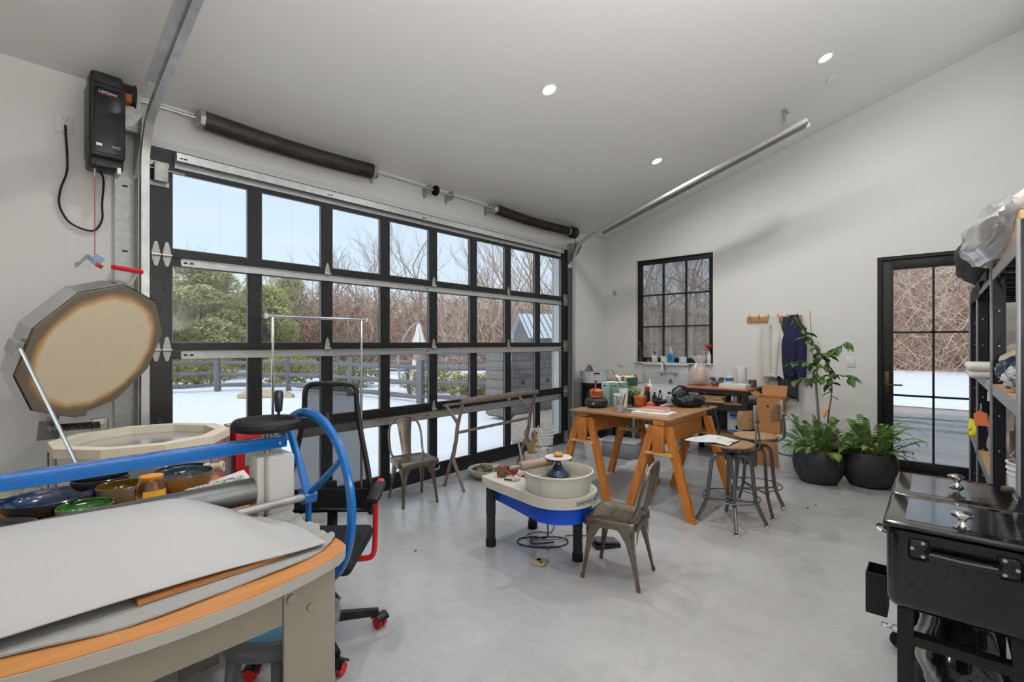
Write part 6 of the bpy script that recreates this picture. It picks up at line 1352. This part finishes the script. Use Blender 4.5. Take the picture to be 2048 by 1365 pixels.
MB().sheet(lambda u, v: (-.075+.035*math.cos(u*2*PI), -.10+.055*math.sin(u*2*PI), lerp(1.75, 1.10, v)), 20, 14).build('sleeve', NV, g2, ang=70)
garment('dark_trousers', 1.50, 1.90, .80, .13, .035, DG, 'charcoal trousers hanging below the navy jacket', 3, folds=4, cat='trousers', x=7.325)

# ---------------------------------------------------------------- fern planters and young tree
POT = pm('charcoal_pot', (52, 53, 56), .6, var=.3, vs=5, rgb2=(66, 66, 68)); SOIL = MATS['bark_soil']
FRN = leafmat('fern_green', (122, 158, 78), (84, 124, 60)); FRN2 = leafmat('fern_dark', (88, 114, 66), (118, 138, 82)); FRB = leafmat('fern_brown', (140, 104, 74), (104, 84, 60))
def frond(L, w, arch, m, n=22):
    mb = MB()
    def pt_(s): return Vector((L*(s*.75+.10*math.sin(s*PI)), 0, L*(math.sin(s*PI*.62)*arch-.28*s*s)))
    P_ = [pt_(i/n) for i in range(n+1)]
    mb.tube(P_, [lerp(.0035, .001, i/n) for i in range(n+1)], 3, caps=False)
    for i in range(2, n):
        s = i/n; ll = w*math.sin(PI*min(1, s*1.08+.06))**.7; t_ = (P_[i+1]-P_[i-1]).normalized()
        for sd in (-1, 1):
            d = (Vector((0, sd, -.12))+t_*.35).normalized()*ll; ww = t_*L/n*.42; o = len(mb.v)
            mb.v += [tuple(P_[i]-ww*.6), tuple(P_[i]+d*.55-ww), tuple(P_[i]+d), tuple(P_[i]+d*.5+ww*.9), tuple(P_[i]+ww*.5)]; mb.f.append((o, o+1, o+2, o+3, o+4))
    return mb.mesh('frond', m)
fr = [frond(.46, .045, .75, FRN), frond(.40, .05, 1.0, FRN), frond(.38, .05, .6, FRN2), frond(.5, .045, .55, FRN), frond(.3, .04, .8, FRB)]
def planter(x, y, r, h, label, seed, nf):
    rnd = random.Random(seed); t = thing('fern_planter', label, 'potted plant', (x, y, 0), group='charcoal fern planters')
    MB().lathe([(r*.55, 0), (r*.72, .015), (r*.92, h*.28), (r, h*.55), (r*.97, h*.8), (r*.86, h*.98), (r*.83, h), (r*.79, h*.99), (r*.78, h*.9), (0, h*.9)], 44, cap1=False).build('pot', POT, t)
    MB().lathe([(0, h*.92), (r*.5, h*.93), (r*.8, h*.905)], 24, cap0=False, cap1=False).build('soil', SOIL, t)
    for k in range(nf):
        a = k*2.39996+rnd.uniform(-.2, .2); q = rnd.uniform(.1, .75)*r
        put(fr[rnd.choice((0, 0, 1, 1, 2, 2, 3, 4))], 'frond', t, (q*.7*math.cos(a), q*.7*math.sin(a), h*.92), (rnd.uniform(-.4, .4), rnd.uniform(-.75, .7), a), (rnd.uniform(.6, 1.05),)*3)
    return t
p1_ = planter(6.30, .985, .255, .37, 'rounded charcoal planter of ferns with a young tree, beside the white bucket', 41, 92)
p2_ = planter(6.50, .545, .262, .37, 'rounded charcoal planter of arching ferns next to the entry door', 42, 88)
for a, e, s_ in ((-1.2, -.1, 1.25), (-1.6, .1, 1.15), (-.9, -.25, 1.2), (-2.0, -.15, 1.1), (2.6, -.5, 1.0)): put(fr[3], 'frond', p2_, (.05*math.cos(a), .05*math.sin(a), .36), (0, e, a), (s_,)*3)
MB().tube(bez([(0, .08, .36), (-.01, .10, .48), (-.02, .07, .54), (-.02, .02, .5), (-.02, .015, .44)], 4), .009, 6).build('hook_stake', RUB, p2_)
tr_ = thing('young_tree', 'slender young tree with broad green leaves growing in the left planter', 'tree', (6.30, .96, .335))
STM = pm('thin_bark', (112, 96, 82), .8); LFM = leafmat('citrus_leaf', (98, 128, 72), (68, 100, 56), .4)
stems = [bez([(0, 0, 0), (.0, .03, .5), (.02, .05, .8), (-.02, .03, 1.1), (.0, .16, 1.32), (.02, .27, 1.52)], 5), bez([(.0, -.03, 0), (.02, -.07, .45), (.0, -.10, .72), (.02, -.06, .95), (-.02, -.08, 1.12)], 5),
         bez([(.02, .05, .8), (-.02, -.06, .86), (-.05, -.2, .86), (-.05, -.3, .83)], 4), bez([(-.01, .03, 1.08), (.0, -.10, 1.12), (.02, -.22, 1.22)], 4), bez([(.02, .05, .82), (.0, .16, .80), (-.03, .26, .78)], 4), bez([(.01, .04, .95), (-.03, .18, 1.0), (-.03, .33, .98)], 4)]
for i, p in enumerate(stems): MB().tube(p, [lerp((.010, .010, .006, .005, .006, .006)[i], .003, k/(len(p)-1)) for k in range(len(p))], 7).build('stem', STM, tr_)
lfm = MB().sheet(lambda u, v: (.105*u, (2*v-1)*.030*math.sin(PI*min(1, u*.97+.03))**.8, -.03*u*u+.010*abs(2*v-1)), 7, 4).mesh('leaf', LFM)
rnd = random.Random(77)
for i, p in enumerate(stems):
    cnt = (26, 14, 12, 12, 14, 16)[i]
    for k in range(cnt):
        q = p[min(len(p)-1, int(lerp(.42 if i < 2 else .2, 1, k/(cnt-1))*(len(p)-1)))]
        put(lfm, 'leaf', tr_, q, (rnd.uniform(-.5, .5), rnd.uniform(.0, .9), rnd.uniform(0, 6.28)), (rnd.uniform(.65, 1.3),)*3)
MB().cyl((.04, .02, 0), (.06, .12, 1.58), .004, n=6).build('bamboo_cane', pm('bamboo', (150, 140, 116), .7), tr_)
MB().rbox(-.012, .012, -.012, .012, -.06, .06, .005, M=T(-.03, -.05, .45) @ rotm(.4, .2, 0)).build('orange_clip', pm('orange_clip', (222, 140, 40), .4), tr_)
for i, (dx, dy, L_, rz_) in enumerate(((.0, .14, .42, 2.0), (.05, -.16, .38, 4.9))):
    w_ = MB().tube(bez([(dx, dy, .0), (dx-.03, dy*1.5, L_*.6), (dx-.03, dy*2.6, L_*.95)], 5), .004, 5).build('side_shoot', STM, tr_)
    for k in range(11): put(lfm, 'leaf', w_, (dx-.02, dy*(1.2+.13*k), L_*(.35+.055*k)), (rnd.uniform(-.5, .5), rnd.uniform(-.6, .4), rnd.uniform(0, 6.28)), (.45,)*3)

# ---------------------------------------------------------------- steel shelving along the right wall
sv = thing('steel_shelving', 'long navy-black boltless shelving with grey edges and chipboard decks', 'shelving', (5.1, -.55, 0))
NVY = pm('navy_post', (24, 27, 40), .4); EDG = pm('grey_edge', (150, 151, 153), .4, .3); CHP = wood('chipboard', (196, 158, 112), (176, 136, 92), .7, 12)
XS = (3.08, 4.47, 5.93, 7.15); YF, YB = -.28, -.86
for x in XS:
    for y, s in ((YF, -1), (YB, 1)):
        p_ = MB().box(x-.002, x+.002, min(y, y+s*.062), max(y, y+s*.062), 0, 2.10); po = p_.build('post', NVY, sv, world=True)
        MB().rbox(x-.004, x+.03, y-.001 if s < 0 else y-.012, y+.012 if s < 0 else y+.001, 0, 2.10, .002).build('post_edge', EDG, po, world=True)
        rv = MB()
        for k in range(9): rv.cyl((x-.006, y+s*.03, .15+.23*k), (x-.002, y+s*.03, .15+.23*k), .006, n=6)
        q = rv.build('rivets', STEEL, po, world=True); q['kind'] = 'stuff'
    for z in (.58, 1.25, 2.0): MB().box(x-.004, x+.004, YB, YF, z-.03, z+.03).build('side_beam', NVY, sv, world=True)
for i in range(3):
    x0, x1 = XS[i]+.002, XS[i+1]-.002
    for z in (.60, 1.28, 2.03):
        MB().box(x0, x1, YF-.004, YF+.003, z-.07, z).build('front_beam', EDG, sv, world=True); MB().box(x0, x1, YB-.003, YB+.004, z-.07, z).build('back_beam', NVY, sv, world=True)
        MB().box(x0, x1, YB+.005, YF-.005, z-.012, z).build('deck', CHP, sv, world=True)
        for k in range(3): xx = lerp(x0, x1, (k+1)/4); MB().box(xx-.02, xx+.02, YB+.005, YF-.006, z-.06, z-.013).build('deck_support', NVY, sv, world=True)
# things on the shelves
tw = pm('towel_white', (222, 220, 216), .95, bump=.3, bs=90)
for k, lb_ in enumerate(('lower folded white towel hanging over the middle shelf edge', 'upper folded white towel on the middle shelf edge')):
    solo('folded_towel', MB().rbox(-.34, .34, -.20, .16, 0, .055, .026, 4), tw, lb_, 'towel', group='folded towels on the middle shelf').location = (5.35, -.35+.01*k, 1.281+.056*k)
crumple('fabric_bundle', 4.55, -.46, 1.281, (.20, .16, .13), pm('cream_canvas', (206, 196, 176), .9, bump=.3, bs=20), 'cream canvas bundle on the middle shelf', 'fabric', 3)
crumple('patterned_fabric', 4.08, -.40, 1.281, (.16, .12, .10), pm('print_cloth', (44, 56, 76), .85, var=1, vs=16, rgb2=(150, 150, 156), sharp=(.52, .6)), 'dark patterned fabric bundle on the middle shelf', 'fabric', 5)
crumple('grey_rags', 3.75, -.38, 1.281, (.14, .10, .075), pm('grey_rag', (176, 176, 178), .9, var=1, vs=30, rgb2=(90, 90, 94), sharp=(.5, .56)), 'heap of grey printed rags on the middle shelf', 'rags', 6)
jar('white_canister', 4.05, -.62, 1.281, .13, .42, pm('canister_white', (206, 204, 198), .5), 'tall pale canister at the back of the middle shelf', WHITE, cat='canister')
book('white_carton', 5.05, -.60, 1.281, .16, .26, .42, (212, 212, 210), 'white carton with dark print on the middle shelf', pages=False, cat='carton')
bucket('white_bucket', 3.78, -.42, .13, .30, 'white bucket with handle on the lower shelf', zb=.601, rz=1.2)
crumple('grey_sack', 5.15, -.42, .601, (.20, .12, .16), pm('grey_sack', (170, 160, 160), .8, bump=.3, bs=12), 'tall grey plastic sack on the lower shelf', 'sack', 3).scale = (1, 1, 1.5)
dp = thing('dustpan', 'orange dustpan hanging at the shelf front', 'dustpan', (5.05, -.262, .98), math.radians(40), .55); MB().prism([(-.12, -.09), (.10, -.11), (.12, .05), (.05, .10), (-.06, .08)], -.012, .012, rotm(PI/2, 0, 0)).build('pan', pm('orange_plastic', (214, 118, 76), .4), dp); MB().tube([(.03, -.005, .09), (.02, 0, .2)], .012, 8).build('handle', pm('pan_handle', (150, 146, 140), .5), dp)
hc = thing('yellow_funnel', 'bright yellow plastic scoop hanging on the far shelf post', 'scoop', (6.35, -.245, .66)); MB().lathe([(.02, .0), (.03, .02), (.085, .10), (.10, .16), (.095, .16), (.08, .105), (.0, .02)], 20, rotm(.9, 0, .5), cap1=False).build('scoop', pm('yellow_plastic', (226, 220, 40), .4), hc); MB().tube(bez([(0, .0, .06), (.07, -.01, .14), (.14, -.02, .12), (.16, -.03, .05)], 5), .016, 8).build('rim_fold', MATS['yellow_plastic'], hc)
kn = thing('hanging_brush', 'white-handled brush hanging in the middle bay of the shelving', 'brush', (5.0, -.30, 1.10)); MB().tube([(0, 0, .02), (0, 0, .09)], .016, 8).build('grip', WHITE, kn); MB().cyl((0, 0, .09), (0, 0, .13), .009, n=8).build('ferrule', CHROME, kn)
def pillow(name, c, r, m, label, cat, f=6, amp=.05):
    o = solo(name, MB().ell((0, 0, 0), r, 48, 24, fn=lambda d: (1+amp*math.sin(math.atan2(d.y, d.z)*f+d.x*5)+amp*.6*math.sin(d.x*11+d.z*9))*(1 if d.z > -.4 else .92)), m, label, cat); o.location = c; return o
pillow('black_dust_sheet', (6.0, -.33, 2.30), (.95, .20, .25), pm('black_sheet', (38, 39, 41), .7, bump=.3, bs=10), 'black dust sheet bundled on top of the shelving', 'dust sheet')
pillow('clear_plastic_bag', (4.15, -.26, 2.175), (.92, .14, .138), sheer_mat('clear_film', (226, 226, 228), .72, .2, 1.0), 'long clear plastic bag lying along the front of the shelving top', 'plastic bag', 7, .06)
solo('black_cloth_flap', MB().sheet(lambda u, v: (lerp(4.7, 6.6, u), -.262+.02*math.sin(u*9)*v, lerp(2.06, 1.93+.05*math.sin(u*5)+.10*abs(u-.6), v)), 18, 6, .004), MATS['black_sheet'], 'black cloth flap hanging over the shelving top edge', 'cloth', base=(5.6, -.26, 1.95))
book('wooden_tray', 3.22, -.46, 2.031, .26, .36, .11, (206, 166, 112), 'pale wooden tray box at the near end of the shelving top', pages=False, cat='box')
solo('white_drape', MB().sheet(lambda u, v: (3.12+.26*u, lerp(-.28, -.62, v)+.02*math.sin(u*8), 2.30+.12*sm(v*1.6)+.10*u*v+.015*math.sin(u*9+v*7)-.10*(1-v)**2), 18, 14, .004), pm('white_film', (216, 214, 210), .6), 'white plastic drape gathered above the wooden tray box', 'drape', base=(3.25, -.45, 2.143))

# ---------------------------------------------------------------- black patio cooler on legs
cl_ = thing('patio_cooler', 'glossy black patio cooler cart with two lids and chrome knobs', 'cooler', (2.725, -.06, 0))
GB = pm('gloss_black_enamel', (13, 13, 14), .16, coat=.6)
x0, x1, y0, y1 = 2.275, 3.18, -.268, .142
bm = bmesh.new(); bmesh.ops.create_cube(bm, size=1)
for v in bm.verts: v.co = Vector(((x0+x1)/2+v.co.x*(x1-x0), (y0+y1)/2+v.co.y*(y1-y0), .705+v.co.z*.29))
vert_e = [e for e in bm.edges if abs((e.verts[0].co-e.verts[1].co).normalized().z) > .9]
bmesh.ops.bevel(bm, geom=vert_e, offset=.05, segments=6, profile=.5, affect='EDGES')
bot = [e for e in bm.edges if all(v.co.z < .57 for v in e.verts) and len(e.link_faces) == 2 and abs(e.link_faces[0].normal.dot(e.link_faces[1].normal)) < .5]
bmesh.ops.bevel(bm, geom=bot, offset=.045, segments=5, profile=.5, affect='EDGES')
MB().bm(bm).build('body', GB, cl_, world=True)
MB().prism(rrect(x0-.012, x1+.012, y0-.012, y1+.012, .055), .845, .862).build('rim', GB, cl_, world=True)
for a0, a1, kx in ((x0-.006, 2.708, 2.345), (2.714, x1+.006, 2.985)):
    lb = MB().rbox(a0, a1, y0-.006, y1+.006, .862, .888, .012, 4).build('lid', GB, cl_, world=True)
    MB().prism(rrect(a0+.055, a1-.055, y0+.05, y1-.055, .004, 2), .888, .8892).build('raised_panel', GB, lb, world=True)
    MB().lathe([(.024, 0), (.026, .004), (.016, .010), (.010, .024), (.016, .036), (.030, .042), (.032, .052), (.022, .058), (.0, .059)], 22, T(kx, -.07, .889), cap1=False).build('knob', CHROME, lb, world=True)
    MB().rbox((a0+a1)/2-.06, (a0+a1)/2+.06, y0+.012, y0+.020, .889, .895, .002).build('stay_bar', CHROME, lb, world=True)
for yy in (.047, -.183):
    pl = MB().rbox(x0-.006, x0+.001, yy-.03, yy+.03, .765, .84, .012).build('handle_plate', GB, cl_, world=True)
    s = 1 if yy > 0 else -1
    for dy, dz in ((.018*s, .0), (-.012*s, .024), (-.012*s, -.024)): MB().cyl((x0-.009, yy+dy, .805+dz), (x0-.005, yy+dy, .805+dz), .006, n=10).build('bolt', CHROME, pl, world=True)
MB().tube([(x0-.004, .02, .802), (x0-.04, .015, .80), (x0-.045, -.07, .799), (x0-.04, -.15, .80), (x0-.004, -.155, .802)], .012, 10).build('handle_bar', GB, cl_, world=True)
cc_ = MB(); 
for a in ((2.43, 2.55, .146, .15), (2.43, 2.55, .212, .216), (2.43, 2.434, .15, .212), (2.546, 2.55, .15, .212)): cc_.box(a[0], a[1], a[2], a[3], .455, .615)
cc_.box(2.43, 2.55, .146, .216, .45, .455); cc_.build('cap_catcher', pm('satin_black', (20, 20, 21), .4), cl_, world=True, smooth=False)
MB().tube(bez([(2.46, .142, .775), (2.46, .175, .79), (2.50, .185, .79), (2.54, .175, .785), (2.54, .142, .75)], 4), .006, 6).build('bottle_opener', CHROME, cl_, world=True)
for lx in (2.325, 3.13):
    for ly in (.085, -.215):
        lg = MB().rbox(lx-.024, lx+.024, ly-.024, ly+.024, .0 if lx < 3 else .09, .60, .003).build('leg', MATS['satin_black'], cl_, world=True)
        if lx > 3:
            k = MB(); k.lathe([(.0, -.014), (.036, -.014), (.042, 0), (.036, .014), (.0, .014)], 20, T(lx, ly+.055, .043) @ rotm(0, PI/2, .4), cap0=False, cap1=False); ko = k.build('caster', RUB, lg, world=True)
            MB().rbox(lx-.03, lx+.03, ly+.02, ly+.085, .085, .10, .004).build('caster_plate', CHROME, ko, world=True); MB().rbox(lx-.02, lx+.02, ly+.08, ly+.13, .09, .10, .003, M=None).build('brake_lever', CHROME, ko, world=True)
MB().box(2.30, 2.35, -.20, .07, .435, .47).build('front_rail', MATS['satin_black'], cl_, world=True); MB().box(3.105, 3.155, -.20, .07, .435, .47).build('back_rail', MATS['satin_black'], cl_, world=True)
for ly in (.085, -.215): MB().box(2.35, 3.105, ly-.015, ly+.015, .435, .47).build('side_rail', MATS['satin_black'], cl_, world=True)
MB().box(2.30, 3.155, -.235, .105, .12, .14).build('lower_shelf', MATS['satin_black'], cl_, world=True)
pillow('wrapped_package', (2.72, -.065, .275), (.36, .13, .133), pm('film_wrapped', (46, 47, 49), .2, bump=.5, bs=8, coat=.7), 'dark package in glossy plastic film on the cooler cart shelf', 'package', 5, .05)

# ---------------------------------------------------------------- round-seated factory stools
def fstool(name, x, y, rz, label, back_tilt=0.0):
    t = thing(name, label, 'stool', (x, y, 0), rz, group='round factory stools')
    IR = pm('dark_iron', (118, 120, 122), .36, .75, var=.4, vs=9, rgb2=(88, 88, 88)); SW_ = wood('stool_seat_wood', (170, 136, 100), (138, 106, 74), .5, 6, axis=0)
    MB().lathe([(.0, .672), (.178, .672), (.188, .678), (.188, .688), (.178, .695), (.0, .695)], 36, cap0=False, cap1=False).build('seat', SW_, t)
    MB().cyl((0, 0, .645), (0, 0, .672), .07, n=20).build('seat_plate', IR, t)
    MB().cyl((0, 0, .40), (0, 0, .65), .019, n=12).build('screw_post', IR, t)
    MB().lathe([(.03, .545), (.05, .55), (.05, .60), (.03, .61)], 18).build('collar', IR, t)
    for k in range(4):
        a = PI/4+k*PI/2; c_, s_ = math.cos(a), math.sin(a)
        pts = bez([(.045*c_, .045*s_, .585), (.10*c_, .10*s_, .59), (.148*c_, .148*s_, .55), (.165*c_, .165*s_, .45), (.182*c_, .182*s_, .28), (.195*c_, .195*s_, .20), (.235*c_, .235*s_, .10), (.275*c_, .275*s_, .02)], 4)
        lg = MB().tube(pts, .0135, 8, flat=1.25).build('leg', IR, t); MB().lathe([(.022, 0), (.024, .006), (.012, .016), (0, .018)], 14, T(.275*c_, .275*s_, 0), cap1=False).build('foot', CHROME, lg)
    MB().tube([(.225*math.cos(2*PI*k/40), .225*math.sin(2*PI*k/40), .235) for k in range(40)], .0055, 6, closed=True).build('foot_ring', IR, t)
    for k in range(2):
        a = PI/4+k*PI/2; c_, s_ = math.cos(a), math.sin(a); MB().rbox(-.19, .19, -.018, .018, .195, .203, .002, M=rotm(0, 0, a)).build('cross_brace', IR, t)
    for k in range(4):
        a = PI/4+k*PI/2; c_, s_ = math.cos(a), math.sin(a); MB().tube([(.195*c_, .195*s_, .20), (.222*c_, .222*s_, .205), (.226*c_, .226*s_, .235)], .0045, 6).build('ring_bracket', IR, t)
    # back: two bent rods, slotted bar, curved wooden pad (at -y)
    for s in (-1, 1): MB().tube(bez([(s*.03, -.05, .662), (s*.03, -.17, .66), (s*.028, -.235, .69), (s*.024, -.245, .76), (s*.012, -.235, .86), (s*.010, -.225, .90)], 5), .0075, 8).build('back_rod', IR, t)
    MB().rbox(-.016, .016, -.232, -.214, .86, 1.04, .005).build('slotted_bar', GALV, t); MB().lathe([(0, -.02), (.016, -.016), (.016, .016), (0, .02)], 10, T(0, -.235, .91) @ rotm(PI/2, 0, 0), cap0=False, cap1=False).build('clamp_knob', IR, t)
    MB().sheet(lambda u, v: ((2*u-1)*.135*(1-.10*(2*v-1)**4), -.205+.045*(2*u-1)**2, .84+.155*v), 14, 6, .012).build('back_pad', SW_, t)
    return t
fstool('factory_stool', 4.325, 1.315, math.radians(-20), 'round-seated iron stool with newspaper on its seat, nearer the camera')
fstool('factory_stool', 4.85, 1.265, math.radians(0), 'round-seated iron stool standing behind the one with the newspaper')
solo('newspaper', MB().sheet(lambda u, v: (lerp(-.13, .22, v)+.02*math.sin(u*3), lerp(-.06, .31, u), .0+.006*math.sin(u*6+v*4)-.02*sm((u-.75)/.25)*v), 22, 16, .002), pm('newsprint', (206, 206, 204), .85, var=.9, vs=7, rgb2=(84, 86, 88), sharp=(.56, .62)), 'splattered newspaper lying on the nearer stool seat', 'newspaper').location = (4.27, 1.34, .702)

# ---------------------------------------------------------------- floor under and behind the table
sbx = thing('storage_box', 'clear plastic storage box on the floor behind the sawhorses', 'storage box', (5.95, 3.25, 0), .1)
MB().rbox(-.18, .18, -.26, .26, 0, .20, .02, 3).build('box_body', sheer_mat('clear_plastic', (190, 194, 198), .5, .3, .6), sbx); MB().rbox(-.19, .19, -.27, .27, .20, .22, .008).build('lid', sheer_mat('clear_lid', (206, 208, 212), .7, .3, .6), sbx)
bucket('white_bucket', 5.55, 3.45, .12, .26, 'low white pail on the floor behind the left sawhorse', bail=False)
for k, (x, y, lb_) in enumerate(((6.25, 3.02, 'red glaze tub on the floor below the sink, topmost of two'), )):
    jar('red_tub', x, y, .20, .10, .18, pm('red_tub', (190, 36, 40), .4, var=1, vs=9, rgb2=(222, 220, 216), sharp=(.55, .6)), lb_, WHITE, cat='tub')
jar('red_tub', 6.25, 3.02, 0, .105, .175, pm('red_tub2', (196, 40, 42), .4, var=1, vs=7, rgb2=(226, 222, 216), sharp=(.58, .62)), 'red glaze tub on the floor below the sink, under another', WHITE, cat='tub')
book('white_carton', 6.35, 2.78, 0, .25, .22, .24, (214, 214, 212), 'plain white carton on the floor under the bench end', pages=False, cat='carton')
solo('floor_paper', MB().sheet(lambda u, v: (5.35+.5*u, 2.45+.55*v, .002+.004*math.sin(u*5)*math.sin(v*4)), 10, 10, .001), pm('grey_paper', (196, 198, 194), .8), 'pale sheet of paper on the floor behind the table', 'paper', base=(5.6, 2.7, 0))
